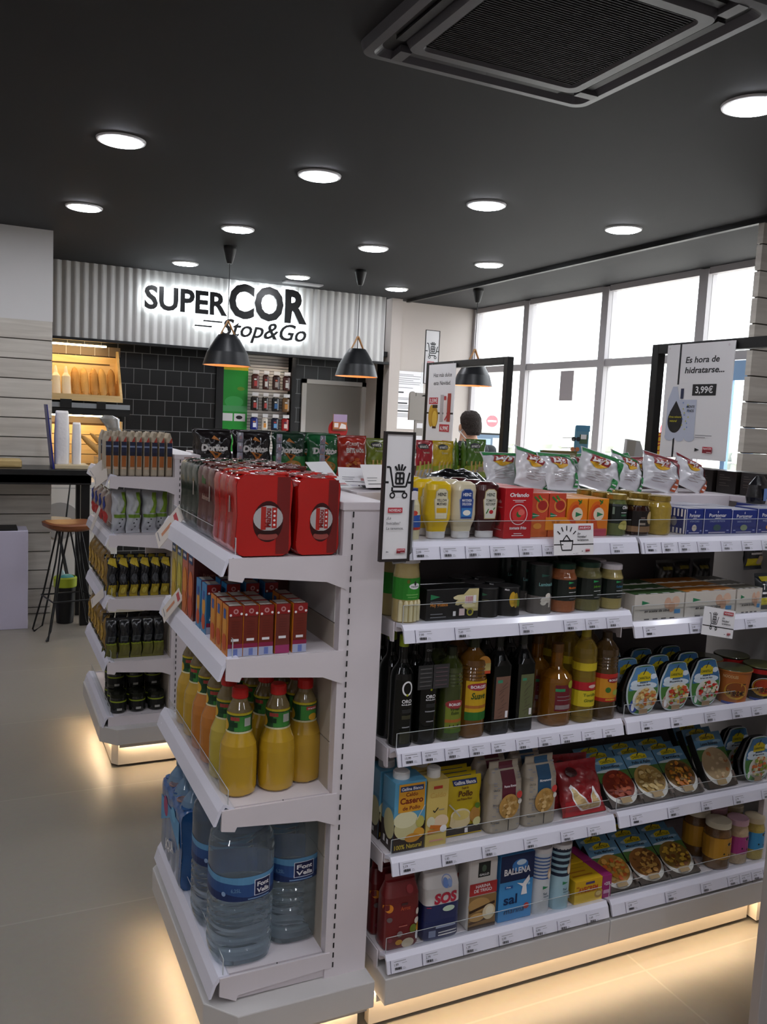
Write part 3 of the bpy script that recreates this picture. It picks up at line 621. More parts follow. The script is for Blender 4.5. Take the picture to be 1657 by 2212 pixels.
hd = skin_ob('hooded_top', [(0, 0, .90), (0, .0, 1.10), (0, -.005, 1.30), (0, -.02, 1.40), (0, -.02, 1.425), (-.17, 0, 1.37), (-.24, .05, 1.14), (-.185, .26, 1.08), (.17, 0, 1.37), (.24, .05, 1.14), (.185, .26, 1.08)],
             [(0, 1), (1, 2), (2, 3), (3, 4), (3, 5), (5, 6), (6, 7), (3, 8), (8, 9), (9, 10)], [(.17, .15), (.165, .15), (.17, .15), (.115, .11), .09, .085, .065, .045, .085, .065, .045], HOOD, man)
mb = MB(); mb.loft([(1.36, .10, .07, 2, 0, -.09), (1.39, .135, .09, 2, 0, -.07), (1.43, .13, .085, 2, 0, -.045), (1.455, .105, .065, 2, 0, -.02)], HOOD, 24); mb.build('hood', man)
mb = MB(); rnd = random.Random(3)
def hairfn(x, y, z):
    k = 1 + .03 * math.sin(x * 190 + z * 90) * math.cos(y * 170); return (x * k, (y - .0) * k, z + .004 * math.sin(x * 260))
mb.loft([(1.505, .058, .02, 2, 0, -.055), (1.53, .074, .045, 2, 0, -.045), (1.56, .083, .068, 2, 0, -.025), (1.60, .088, .086, 2, 0, -.008), (1.64, .085, .088, 2, 0, .0), (1.67, .07, .075, 2, 0, .005), (1.69, .045, .05, 2, 0, .008), (1.697, .01, .01, 2, 0, .01)], HAIR, 36, zfn=hairfn); mb.build('hair', man)
for s_ in (-1, 1): MB().ball((s_ * .088, .01, 1.56), .01, .018, .028, SKIN).build('ear', man)
mb = MB(); mb.loft([(1.49, .02, .03), (1.53, .062, .045, 3), (1.56, .06, .05, 3), (1.575, .03, .045)], P('d8dce0'), 20, zfn=lambda x, y, z: (x, y + .062, z)); mb.tube([(-.06, .08, 1.56), (-.088, .01, 1.53), (-.06, -.05, 1.47), (-.0, -.07, 1.462), (.05, -.055, 1.462)], .004, P('e4e4e6'), 6); mb.build('face_mask', man)
mb = MB().loft([(.05, .06, .05), (.4, .075, .07), (.8, .1, .095), (.92, .1, .1)], JEAN, 20, zfn=lambda x, y, z: (x - .085, y, z)).loft([(.05, .06, .05), (.4, .075, .07), (.8, .1, .095), (.92, .1, .1)], JEAN, 20, zfn=lambda x, y, z: (x + .085, y, z)); mb.build('trousers', man)

# ------------------------------------------------------------------ outside: blown-out forecourt
HG = mat('a9ada2', .95); random.seed(5)
for k in range(7):
    mb = MB()
    for q in range(14): mb.ball((random.uniform(-.8, .8), random.uniform(-.9, .9), random.uniform(.7, 1.5)), .5, .5, .42, HG, 10, 6)
    mb.loft([(0, .5, .9, 4), (.8, .6, 1.0, 4)], HG, 16)
    tag(mb.build('hedge', loc=(20.0 + k * .95, 38 - k * 3.1, -.2)), 'pale hedge beyond the railing outside, number %s from the left through the window' % ['one', 'two', 'three', 'four', 'five', 'six', 'seven'][k], 'hedge', 'hedges outside')
rl = thing('railing', 'long pale railing across the forecourt outside the windows', 'railing', (17.5, 35, -.2), -1.268); GRR = mat('b4b2b0', .6)
MB().box(0, 19, 0, .05, 1.35, 1.42, GRR).build('top_rail', rl); MB().box(0, 19, 0, .05, .9, .95, GRR).build('lower_rail', rl)
for k in range(13): MB().box(k * 1.5, .05 + k * 1.5, 0, .05, 0, 1.35, GRR).build('post', rl)
def noentry(loc, label):
    t = thing('no_entry_sign', label, 'road sign', loc, -.5); mb = MB().loft([(0, .21, .21), (.03, .21, .21)], P('d05058'), 30, zfn=lambda x, y, z: (x, -z, y + 1.9)); Art().rect(-.15, 1.87, .15, 1.93, PAPER).apply(mb, fFront(-.03), base=.004); mb.build('disc', t)
    MB().tube([(0, .01, 0), (0, .01, 2.1)], .03, METAL).build('pole', t); return t
noentry((16.5, 26, -.2), 'red no entry sign outside, seen through the left window'); noentry((18.95, 20, -.2), 'red no entry sign outside, seen beside the near black frame')
tag(MB().box(-.17, .17, -.2, .2, 0, 1.9, mat('8fd4da', .5)).build('forecourt_bin', loc=(17.0, 24, -.2), bevel=.03), 'turquoise bin on the forecourt outside', 'bin')
tag(MB().box(-.15, .15, -.1, .1, 0, 3.0, mat('a4d0c8', .5)).build('totem_post', loc=(25.2, 30, -.2), bevel=.03), 'slim green post far outside on the forecourt', 'post')
vn = thing('parked_van', 'pale parked van far outside behind the windows', 'van', (28.5, 30, -.2), -1.2)
MB().yz([(-1, .4), (-1, 1.9), (1, 1.9), (1, .4)], -2.2, 1.2, mat('d8d8d8', .4)).yz([(-.9, .4), (-.9, 1.3), (.9, 1.3), (.9, .4)], 1.2, 2.2, mat('d8d8d8', .4)).build('body', vn, bevel=.12)
for x in (-1.4, 1.4): MB().loft([(-1.02, .33, .33), (1.02, .33, .33)], DARK, 24, zfn=lambda a_, b_, c_: (x + a_, c_, b_ + .35)).build('wheels', vn)
# paper notice stuck to the window, and the doorway edge seen blue at the right
tag(MB().box(XW - .004, XW, 6.52, 6.72, 1.85, 2.13, mat('b5aeb0', .7)).build('window_notice'), 'blank sheet of paper stuck on the inside of the window', 'notice')

# ================================================================== LEFT CORNER: bar table, stool, bin, white box
BT = mat('141414', .35)
bt = thing('bar_table', 'black high bar table with thick top in front of the white pillar', 'table', (0, 0, 0))
MB().box(-1.4, .73, 6.38, 6.85, 1.04, 1.10, BT).box(-1.4, .73, 6.38, 6.40, 1.03, 1.135, BT).box(-1.4, .73, 6.40, 6.85, 1.10, 1.135, mat('2c2a29', .3)).build('table_top', bt, bevel=.003)
for x in (-1.38, .665): MB().box(x, x + .06, 6.42, 6.48, 0, 1.03, BT).build('leg', bt); MB().box(x, x + .06, 6.75, 6.81, 0, 1.03, BT).build('leg', bt)
o = MB().box(-.3, .28, 6.5, 6.7, 0, .055, wood_mat('b79a62', 'd0b67e', .6, 8)).build('wooden_board', loc=(0, 0, 1.136), bevel=.012); tag(o, 'thick ochre wooden board lying on the bar table at the left edge', 'board')
o = MB().box(.49, .72, 6.45, 6.7, 0, .03, mat('c3b291', .6)).build('beige_tray', loc=(0, 0, 1.136), bevel=.004); tag(o, 'flat beige tray at the right end of the bar table', 'tray')
o = MB().xz([(-.012, 0), (.0, 0), (-.05, .45), (-.056, .45)], -.16, .12, mat('1d2478', .4)).build('blue_edged_panel', loc=(.49, 6.6, 1.136)); tag(o, 'thin dark blue panel standing edge-on on the bar table', 'panel')
for k, (x, h, wd) in enumerate(((.545, .38, .10), (.645, .30, .06))):
    mb = MB().loft([(0, wd / 2, .05, 4), (h * .5, wd / 2 * 1.05, .05, 4), (h * .96, wd / 2 * .9, .04, 4), (h, wd * .4, .01, 4)], mat('e6e2e0', .3, bump=.4), 14)
    o = mb.build('paper_bag_bundle', loc=(x, 6.56, 1.167)); tag(o, ['bundle of white paper bags standing on the bar table beside the blue panel', 'narrower bundle of white paper bags next to the bread sticks'][k], 'paper bags')
STW = wood_mat('6b3a1e', '8a5230', .4, 4)
st = thing('bar_stool', 'bar stool with brown wooden seat and black wire legs beside the bar table', 'stool', (.57, 6.22, 0), .2)
MB().loft([(.735, .13, .13, 3), (.75, .165, .16, 3), (.775, .17, .165, 3), (.785, .15, .15, 3)], STW, 30, zfn=lambda x, y, z: (x, y, z + .012 * (x / .17) ** 2)).build('seat', st)
for sx, sy in ((-1, -1), (1, -1), (1, 1), (-1, 1)):
    top = (sx * .06, sy * .06, .74)
    MB().tube([top, (sx * .13, sy * .13, .3), (sx * .19, sy * .19, .01), (sx * .19, sy * .15, .004), (sx * .15, sy * .10, .05), (sx * .07, sy * .07, .5), (sx * .03, sy * .09, .74)], .0065, BLACK, 8).build('leg', st)
MB().tube([(-.145, -.145, .26), (.145, -.145, .26), (.145, .145, .26), (-.145, .145, .26)], .006, BLACK, 8, closed=True).build('footrest', st)
s3 = thing('bar_chair_back', 'black wire frame chair standing behind the wooden stool', 'stool', (.52, 7.25, 0))
MB().loft([(.66, .15, .15), (.68, .16, .16)], mat('8f8a88', .5), 24).build('seat', s3)
for sx, sy in ((-1, -1), (1, -1), (1, 1), (-1, 1)): MB().tube([(sx * .05, sy * .05, .66), (sx * .17, sy * .17, .005)], .007, BLACK).build('leg', s3)
MB().tube([(-.13, .1, .68), (-.18, .17, 1.1), (.18, .17, 1.1), (.13, .1, .68)], .007, BLACK).build('backrest', s3)
bn = thing('waste_bin', 'black waste bin with a yellow-green liner under the bar table', 'bin', (.575, 6.55, 0))
MB().loft([(0, .055, .055), (.005, .06, .06), (.30, .075, .075), (.30, .07, .07), (.05, .055, .055)], BLACK, 24).build('bucket', bn)
MB().loft([(.27, .078, .078), (.275, .08, .08), (.335, .082, .082), (.345, .074, .074), (.30, .068, .068)], mat('a9b82a', .5), 24, cap=False).build('liner', bn)
MB().ball((.01, 0, .33), .055, .055, .03, mat('3f8f8c', .5, bump=.5)).ball((-.02, .01, .355), .02, .02, .035, mat('bcd8d8', .4)).build('rubbish', bn)
wb = thing('white_display_plinth', 'plain white box display with dark top at the left edge of the picture', 'plinth', (0, 0, 0))
MB().box(-.5, .317, 6.1, 6.15, 0, .70, mat('c2bcd0', .4)).box(-.5, .317, 6.15, 6.36, 0, .70, mat('c2bcd0', .4)).build('box', wb, bevel=.004); MB().box(-.5, .25, 6.11, 6.35, .70, .712, DARK).build('lid', wb)
wb.scale = (1, 1, 1); wb.location = (0, .32, 0)
mc = thing('white_appliance', 'white appliance with a grey round panel against the back wall behind the stool', 'appliance', (.53, 7.9, 0))
mb = MB().box(0, .6, 0, .5, 0, .92, mat('cfcdc8', .4)); Art().rect(0, .86, .6, .87, mat('a8a8a8', .5)).apply(mb, fFront(0)); mb.build('body', mc, bevel=.008)
MB().loft([(0, .16, .16), (.02, .16, .16)], mat('9a9896', .5), 32, zfn=lambda x, y, z: (x + .12, -z, y + .58)).build('round_panel', mc)
#@@GONDOLA
# ================================================================== SHELVING
SZ = [.240, .503, .780, 1.104, 1.310]; RB = [.206, .467, .751, 1.062, 1.267]    # shelf surfaces and bottoms of the price rails
LED = mat('ffe4be', .5, emis=STRIP)
def price_rail(mb, L, zs, zb, tags, y=0.0, riser=None):
    """profile of the price rail along local x, front at y=0"""
    d = zb - zs
    pf = [(0, d), (.009, d + .030), (.019, d + .042), (.045, .0), (.05, -.002), (.05, -.012), (.024, d + .034), (.015, d + .027), (.006, d)]
    mb.yz([(y + p, q) for p, q in pf], 0, L, RAIL)
    a = Art()
    for x, pr in tags:
        a.line(x, .001, x, .030, .0016, mat('2f3250', .5)); a.rect(x + .010, .0245, x + .044, .0258, GREYINK)
        a.text(pr, x + .010, .0155, .0058, INK, al='l', bold=.0); a.rect(x + .032, .0195, x + .046, .0203, GREYINK)
        for k in range(9): a.rect(x + .011 + k * .0021, .0065, x + .0122 + k * .0021 + (k % 3) * .0004, .0125, INK)
        a.rect(x + .033, .007, x + .042, .0078, GREYINK).rect(x + .033, .010, x + .040, .0108, GREYINK)
    a.apply(mb, lambda u, v, o: (u, y + v * .3 - o, d + v))
def price_run(xs, prs): return list(zip(xs, prs))
def make_bay(label, x0, x1, yf, zs, zb, tags, back=True, group=None):
    L = x1 - x0; t = thing('shelving_bay', label, 'shelving', (x0, yf, 0), 0, group); D = .36
    mb = MB().box(0, L, D, D + .03, .19, 1.36, mat('6e6a6b', .6)); mb.build('back_panel', t)
    MB().box(-.0, L, D - .045, D + .145, 1.36, 1.40, WHITE).build('top_cap', t, bevel=.003)
    MB().box(.001, L - .001, 0, D + .03, .122, .194, WHITE2).build('base_fascia', t, bevel=.003)
    MB().box(.0, L, .085, .11, .012, .122, mat('dcd2c2', .4)).build('kickboard', t)
    MB().box(.0, L, .07, .08, .113, .121, LED).build('led_strip', t); MB().box(.001, L - .001, .047, .05, .103, .122, WHITE2).build('added_led_baffle', t)  # last piece is an added hidden baffle that cuts the strip's glow on the floor
    for i, z in enumerate(zs):
        sh = MB().box(.006, L - .006, .05, D, -.024, -.001, WHITE)
        for x in (0, L - .004): sh.yz([(.055, 0), (D, 0), (D, -.075), (D - .04, -.06), (.075, -.042), (.07, -.052), (.055, -.05)], x, x + .004, WHITE)
        o = sh.build('shelf', t); o.location = (0, 0, z)
        mb = MB(); price_rail(mb, L - .012, z, zb[i], tags[i] if tags else []); q = mb.build('price_rail', o); q.location = (.006, 0, 0)
        if tags:
            mb = MB().box(.012, L - .018, .028, .0295, .001, .046, CLEAR); mb.tube([(.012, .029, .046), (L - .018, .029, .046)], .0009, mat('cfd2d4', .2, alpha=.8), 5).tube([(.012, .029, .001), (.012, .029, .046)], .0012, mat('cfd2d4', .2, alpha=.8), 5); mb.build('clear_riser', o)
    return t
T1 = [price_run([.01, .10, .22, .33, .44, .52, .62], ['1,89', '2,79', '1,39', '0,99', '0,99', '0,99', '1,49']), price_run([.02, .14, .26, .39, .51, .60], ['2,19', '1,45', '0,99', '1,49', '1,49', '8,99']),
      price_run([.01, .065, .13, .20, .265, .34, .41, .48, .55, .62], ['10,99', '10,99', '6,29', '5,79', '6,49', '5,79', '5,09', '4,99', '2,19', '8,99']), price_run([.03, .14, .33, .47, .54, .61], ['7,99', '7,49', '3,15', '1,45', '1,75', '3,19']),
      price_run([.01, .085, .155, .225, .31, .38, .45, .60], ['2,09', '1,99', '1,99', '1,99', '0,99', '1,59', '1,59', '8,09'])]
T2 = [price_run([.05, .20, .34, .45, .50, .55, .60], ['2,99', '3,54', '2,39', '4,95', '4,95', '4,95', '4,95']), price_run([.04, .18, .31, .44, .56], ['4,35', '4,35', '4,19', '2,79', '2,59']), price_run([.05, .16, .29, .40, .48, .58], ['3,59', '2,59', '2,59', '1,85', '1,85', '1,85']),
      price_run([.03, .20, .42, .55, .62], ['2,99', '2,49', '2,75', '2,75', '3,29']), price_run([.01, .07, .13, .20, .29, .37, .45, .55], ['8,09', '8,49', '1,49', '1,39', '1,49', '1,09', '1,39', '1,19'])]
SZ2 = [.240, .503, .780, 1.066, 1.310]; RB2 = [.205, .472, .750, 1.027, 1.265]
make_bay('left white shelving bay of the near island, with sauces on top and oil bottles', .925, 1.645, 1.795, SZ, RB, T1)
make_bay('right white shelving bay of the near island, with blue boxes and ready meals', 1.645, 2.305, 1.795, SZ2, RB2, T2)
make_bay('left white shelving bay of the far island behind the snack bags', .925, 1.645, 3.725, SZ, RB, None)
make_bay('right white shelving bay of the far island behind the potato crisps', 1.645, 2.305, 3.725, SZ2, RB2, None)

ES = [.262, .680, 1.040, 1.272]; EB = [.214, .643, .989, 1.231]; EL = .70
def make_end(label, yn, zs, zb, mirror=False, thick=.045):
    """end unit: shelves look towards -X, near side face at y = yn; mirror = looks towards +X"""
    X0 = .49; XU = .795; XE = .895; sx = -1 if mirror else 1; org = 3.20 if mirror else 0
    X = lambda x: org + sx * x if mirror else x
    t = thing('end_shelving', label, 'shelving', (0, yn, 0))
    def B(mb, x0, x1, *a): a_, b_ = sorted((X(x0), X(x1))); return mb.box(a_, b_, *a)
    mb = MB(); B(mb, XU + .005, XE, .0, .02, .194, 1.38, WHITE); B(mb, XU + .005, XU + .03, .02, EL, .194, 1.38, WHITE2); B(mb, XU + .005, XE, EL - .02, EL, .194, 1.38, WHITE); mb.build('upright_panel', t)
    mb = MB(); a = Art(); z = .22
    while z < 1.37: a.rect(X(XU + .010) - .002, z, X(XU + .010) + .002, z + .014, SLOT); z += .026
    B(mb, XU - .012, XU + .005, 0, .03, .194, 1.38, WHITE); a.apply(mb, fFront(0), base=.0006); mb.build('slotted_post', t)
    mb = MB(); B(mb, XU - .012, XU + .005, EL - .03, EL, .194, 1.38, WHITE); mb.build('slotted_post', t)
    mb = MB(); B(mb, XU - .016, XE, -.003, EL + .003, 1.38, 1.40, WHITE); mb.build('top_cap', t, bevel=.002)
    mb = MB()
    for k, (z0, z1) in enumerate(((.2, .5), (.503, .8), (.803, 1.1), (1.103, 1.378))): B(mb, XU - .014, XU - .01, .03, EL - .03, z0, z1, BEIGE if z1 < 1.3 else WHITE2)
    mb.build('back_panel', t)
    c = .065; P8 = [(.482, .02), (.482, EL - .02), (.55, EL + .06), (.90, EL + .06), (.90, -.055), (.547, -.055)]
    mb = MB().xy([(X(p), q) for p, q in P8][::(-1 if mirror else 1)], .122, .194, WHITE2); mb.build('base_plinth', t, bevel=.003)
    P9 = [(.535, .03), (.535, EL - .03), (.57, EL), (.88, EL), (.88, -.002), (.56, -.002)]
    MB().xy([(X(p), q) for p, q in P9][::(-1 if mirror else 1)], .012, .122, mat('dcd2c2', .4)).build('kickboard', t)
    for nm, (a0, a1, b0, b1) in (('side', (.520, .528, .03, EL - .03)), ('front', (.57, .88, -.018, -.010))):
        mb = MB(); B(mb, a0, a1, b0, b1, .113, .121, LED); mb.build('led_strip', t)
    mb = MB(); B(mb, .500, .503, .03, EL - .03, .103, .122, WHITE2); mb.build('added_led_baffle', t); mb = MB(); B(mb, .56, .89, -.036, -.033, .103, .122, WHITE2); mb.build('added_led_baffle', t)  # added hidden baffles, limit how far the LED glow spreads over the floor
    for i, z in enumerate(zs):
        mb = MB(); B(mb, X0 + .045, XU - .014, .012, EL - .012, -.022, -.001, WHITE)
        for y in (0, EL - .004):
            pl = [(.508, .0), (XU, .0), (XU, -.082), (XU - .05, -.062), (.545, -.045), (.54, -.056), (.508, -.05)]
            if i == 0: pl = [(.515, 0), (XU, 0), (XU, -.04), (.56, -.052), (.556, -.066), (.515, -.045)]
            mb.xz([(X(p), q) for p, q in pl][::(1 if mirror else -1)], (y - .003 if y == 0 else y + .003), (y + .004 if y == 0 else y + .007), WHITE)
        mb.xz([(X(.66), -.001), (X(.662), -.001), (X(.662), -.02), (X(.66), -.02)], .0105, .012, SLOT)
        if i == 0: B(mb, .56, XU + .0, .006, EL - .006, -.066, -.045, WHITE)
        o = mb.build('shelf', t); o.location = (0, 0, z)
        d = zb[i] - z; m2 = MB(); k = 1.0
        pf = [(0, d), (.010, d + .034), (.022, d + .052), (.045, .004), (.05, 0), (.05, -.01), (.027, d + .043), (.017, d + .03), (.006, d)]
        m2.prism(pf, lambda p, q, a_: (X(X0 + p), a_, q), .0, EL, RAIL)
        q = m2.build('price_rail', o)
        mb = MB(); B(mb, X0 + .033, X0 + .0345, .005, EL - .005, .001, .045, CLEAR); mb.tube([(X(X0 + .034), .005, .045), (X(X0 + .034), EL - .005, .045)], .001, mat('cfd2d4', .2, alpha=.8), 5).tube([(X(X0 + .034), .005, .001), (X(X0 + .034), .005, .045)], .0014, mat('cfd2d4', .2, alpha=.8), 5); mb.build('clear_riser', o)
    return t
make_end('near white end unit holding red can packs, juice and large water bottles', 1.856, ES, EB)
make_end('right white end unit of the near island under the black coffee boxes', 1.856, ES, EB, mirror=True)
E2S = [.235, .483, .765, 1.045, 1.300]; E2B = [.19, .445, .725, 1.0, 1.258]
make_end('far white end unit holding packaged bread and white-green crisp bags', 3.79, E2S, E2B)
#@@PRODUCTS
# ================================================================== PRODUCT KITS
class Surf:
    """a lofted body whose front can carry print"""
    def __init__(s, secs): s.k = secs
    def at(s, v):
        k = s.k
        if v <= k[0][0]: return k[0][1:4] + ((k[0][4], k[0][5]) if len(k[0]) > 5 else (0, 0))
        for a, b in zip(k, k[1:]):
            if v <= b[0]:
                t = (v - a[0]) / max(1e-9, b[0] - a[0]); A = list(a[1:6]) + [0] * (5 - len(a[1:6])); B = list(b[1:6]) + [0] * (5 - len(b[1:6]))
                return tuple(p + (q - p) * t for p, q in zip(A, B))
        return k[-1][1:4] + ((k[-1][4], k[-1][5]) if len(k[-1]) > 5 else (0, 0))
    def front(s, u, v, o):
        a, b, n, cx, cy = s.at(v); q = min(.999, abs(u) / a)
        return (cx + u, cy - b * (1 - q ** n) ** (1 / n) - o, v)
    def wrap(s, u, v, o):
        a, b, n, cx, cy = s.at(v); r = (a + b) / 2; t = u / r
        c, d = math.sin(t), math.cos(t); e = 2 / n
        return (cx + (a + o) * math.copysign(abs(c) ** e, c), cy - (b + o) * math.copysign(abs(d) ** e, d), v)
def food(a, cx, cy, rx, ry, cols, n=26, s=.18, seed=1):
    rd = random.Random(seed)
    for k in range(n):
        t = rd.uniform(0, 2 * PI); q = rd.random() ** .5 * .85
        a.ell(cx + rx * q * math.cos(t), cy + ry * q * math.sin(t), rx * s * rd.uniform(.6, 1.3), ry * s * rd.uniform(.5, 1.2), P(cols[k % len(cols)]), n=9, a0=t)
    return a
def carton(name, label, cat, w, d, h, base, art=None, side=None, top=None, bevel=.0015, rside=None, sub=None):
    t = thing(name, label, cat); mb = MB().box(-w / 2, w / 2, -d / 2, d / 2, 0, h, base)
    t_ = mb.build('box', t, bevel=bevel)
    for nm, a, f in (('front_print', art, fFront(-d / 2)), ('side_print', side, fLeft(-w / 2)), ('side_print', rside, fRight(w / 2)), ('top_print', top, fTop(h))):
        if a: m = MB(); a.apply(m, f, base=.0006); m.build(nm, t)
    return t
def bottle(name, label, cat, secs, m, cap=None, lab=None, cut=.012, extra=None, body='bottle_body', seg=32, capn='cap', labn='wrap_label', capmat=None, wrap=True):
    """secs: loft sections; cap: (sections, material); lab: (Art, base)"""
    t = thing(name, label, cat); MB().loft(secs, m, seg).build(body, t)
    if cap: MB().loft(cap[0], cap[1], 26).build(capn, t)
    if lab: mb = MB(); S_ = Surf([tuple(list(q) + [2, 0, 0][len(q) - 3:] if len(q) < 6 else q) for q in secs]); lab.apply(mb, S_.wrap if wrap else S_.front, cx=cut, base=.0008, zs=[q[0] for q in secs]); mb.build(labn, t)
    return t
def band(a, r, z0, z1, m, full=True, half=None):
    hw = PI * r * .999 if full else half
    return a.rect(-hw, z0, hw, z1, m)
def pillow(name, label, cat, w, h, d, m, art=None, seed=1, lean=0, crimp=.012, amp=.003, backm=None):
    """sealed crisp bag: flat crimps above and below, puffed in between"""
    rd = random.Random(seed); f1, f2, p1, p2 = rd.uniform(2, 4), rd.uniform(2, 4), rd.uniform(0, 6), rd.uniform(0, 6)
    def T(x, v):
        q = max(0, 1 - abs(2 * x / w) ** 3); r = max(0, min(1, (v - crimp) / (h * .22))); r2 = max(0, min(1, (h - crimp - v) / (h * .22)))
        e = (math.sin(r * PI / 2)) ** .7 * (math.sin(r2 * PI / 2)) ** .7
        return d / 2 * q ** .6 * e + (amp * math.sin(x / w * f1 * 6 + p1 + v / h * 5) * math.cos(v / h * f2 * 7 + p2) * e * q)
    def Wd(x, v):
        e = max(0, min(1, min(v, h - v) / (h * .3))); return x * (1 - .07 * math.sin(e * PI / 2)) + .002 * math.sin(v * 90 + p1)
    def F(u, v, o=0): return (Wd(u, v), -T(u, v) - .0006 - o, v)
    t = thing(name, label, cat); mb = MB(); n = 24
    mb.grid(lambda i, j: F((i - .5) * w, j * h), n, n, m); mb.grid(lambda i, j: (lambda p: (p[0], -p[1], p[2]))(F((.5 - i) * w, j * h)), n, n, backm or m)
    E_ = []
    for sgn in (-1, 1):
        mb.grid(lambda i, j: (Wd(sgn * w / 2, j * h), (-.0006 if (i == 0) == (sgn > 0) else .0006), j * h), 1, n, m)
    mb.build('bag', t)
    if art: m2 = MB(); art.apply(m2, F, cx=w / 24, cy=h / 24, base=.0018, step=.0004); m2.build('front_print', t)
    return t
def standbag(name, label, cat, w, d, h, m, art=None, topw=.9, n=5, seed=0, mats=None, fold=.02, nm='bag', flare=1.0, part='bag'):
    secs = [(0, w / 2 * .95, d / 2 * .92, n), (.006, w / 2, d / 2, n), (h * .5, w / 2 * flare, d / 2, n), (h * .72, w / 2 * .99, d / 2 * .9, n), (h - fold, w / 2 * topw, d / 2 * .35, 4), (h - fold + .002, w / 2 * topw, .003, 6), (h, w / 2 * topw, .0025, 6)]
    t = thing(name, label, cat)
    if mats: secs = [s_ + (0, 0, mt) for s_, mt in zip(secs, mats)]
    MB().loft(secs, m, 36).build(part, t)
    if art: mb = MB(); art.apply(mb, Surf([s_[:4] + (0, 0) for s_ in secs]).front, cx=w / 8, cy=h / 14, base=.0012); mb.build('front_print', t)
    return t
def jar(name, label, cat, r, h, glass, lid, art=None, lidh=.014, neck=.86, fill=None):
    s_ = [(0, r * .9, r * .9), (.004, r, r), (h * .72, r, r), (h * .82, r * neck, r * neck), (h - lidh, r * neck * .97, r * neck * .97)]
    t = bottle(name, label, cat, s_, glass, ([(h - lidh, r * neck * 1.04, r * neck * 1.04), (h - .002, r * neck * 1.04, r * neck * 1.04), (h, r * neck * .98, r * neck * .98)], lid), art, body='jar_body', capn='lid', cut=r / 3)
    return t
YR = lambda r0, n, dy, x, z: [(x, r0 + dy * k, z) for k in range(n)]
BK = ['front one', 'second one behind', 'third one behind', 'fourth one behind', 'fifth one behind', 'sixth one behind']

# ------------------------------------------------------------------ near island, left bay, TOP SHELF
Z = 1.310
YEL = mat('d8b408', .3, coat=.5); CRM = mat('cfc3a4', .3, coat=.5); KET = mat('3e0f12', .25, coat=.6); WCAP = mat('d8d6d6', .35)
def squeeze(label, m, a):
    secs = [(.018, .025, .017, 2.6), (.03, .027, .019, 2.6), (.048, .034, .024, 2.6), (.06, .0355, .025, 2.6), (.105, .034, .024, 2.6), (.122, .0345, .024, 2.8), (.136, .031, .021, 2.8), (.143, .02, .012, 2.5)]
    return bottle('sauce_bottle', label, 'sauce', secs, m, ([(0, .023, .018), (.002, .0245, .0195), (.018, .0245, .0195), (.019, .02, .016)], WCAP), a, wrap=False, cut=.008)
def heinz(l1, l2, c, ink, pic, deep='e8e4d8'):
    a = Art(); O = [(-.015, .052), (.015, .052), (.019, .098), (.016, .102), (.015, .118), (.008, .124), (-.008, .124), (-.015, .118), (-.016, .102), (-.019, .098)]
    a.poly([(x * 1.12, .088 + (z - .088) * 1.06) for x, z in O], P('b9a97a' if c != '1f3f86' else '8a94b0')).poly(O, P(c)).text('HEINZ', 0, .108, .008, P(ink), fit=.024, bold=.03)
    a.text(l1, 0, .094, .0065, P(ink), fit=.028, bold=.02).text(l2, 0, .085, .0065, P(ink), fit=.027, bold=.02); pic(a); return a
m_ = squeeze('x', YEL, heinz('YELLOW', 'MUSTARD', 'd9d2b6', '1c1c20', lambda a: a.rect(-.014, .066, .014, .078, P('d8a810'))))
row(m_, [(1.034, 1.86, Z), (1.030, 1.925, Z), (1.026, 1.99, Z), (1.022, 2.055, Z)], 'yellow mustard squeeze bottle with white cap on the top shelf, {}', 'yellow mustard squeeze bottles', names=BK)
m_ = squeeze('x', CRM, heinz('MAYONESA', 'DELICIOSA', '1f3f86', 'e8e8ee', lambda a: a.rect(-.015, .056, .015, .078, P('3f7fc0')).ell(0, .066, .011, .007, P('e8e4da'))))
row(m_, [(1.106, 1.86, Z), (1.102, 1.925, Z), (1.098, 1.99, Z)], 'cream mayonnaise squeeze bottle with blue label on the top shelf, {}', 'cream mayonnaise squeeze bottles', names=BK)
m_ = squeeze('x', KET, heinz('TOMATO', 'KETCHUP', 'd5d3c6', '2a3a2c', lambda a: a.ell(.002, .068, .006, .005, P('b0262a')).line(-.012, .064, -.006, .076, .003, P('3d7a3a')).line(.008, .074, .013, .079, .003, P('3d7a3a'))))
row(m_, [(1.176, 1.86, Z), (1.172, 1.925, Z), (1.168, 1.99, Z)], 'dark red ketchup squeeze bottle on the top shelf, {}', 'dark red ketchup squeeze bottles', names=BK)
t = bottle('mayonnaise_jar', 'small mayonnaise bottle with blue cap on the top shelf behind the cart sign', 'sauce', [(0, .024, .024), (.04, .026, .026), (.085, .022, .022), (.1, .016, .016)], mat('d4cca8', .3), ([(.1, .017, .017), (.125, .016, .016)], P('20306e')),
           band(band(Art(), .026, .03, .06, P('2450a0')), .026, .024, .03, P('c23a2a')).ell(0, .065, .008, .006, P('c23a2a')))
t.location = (.962, 1.862, Z)
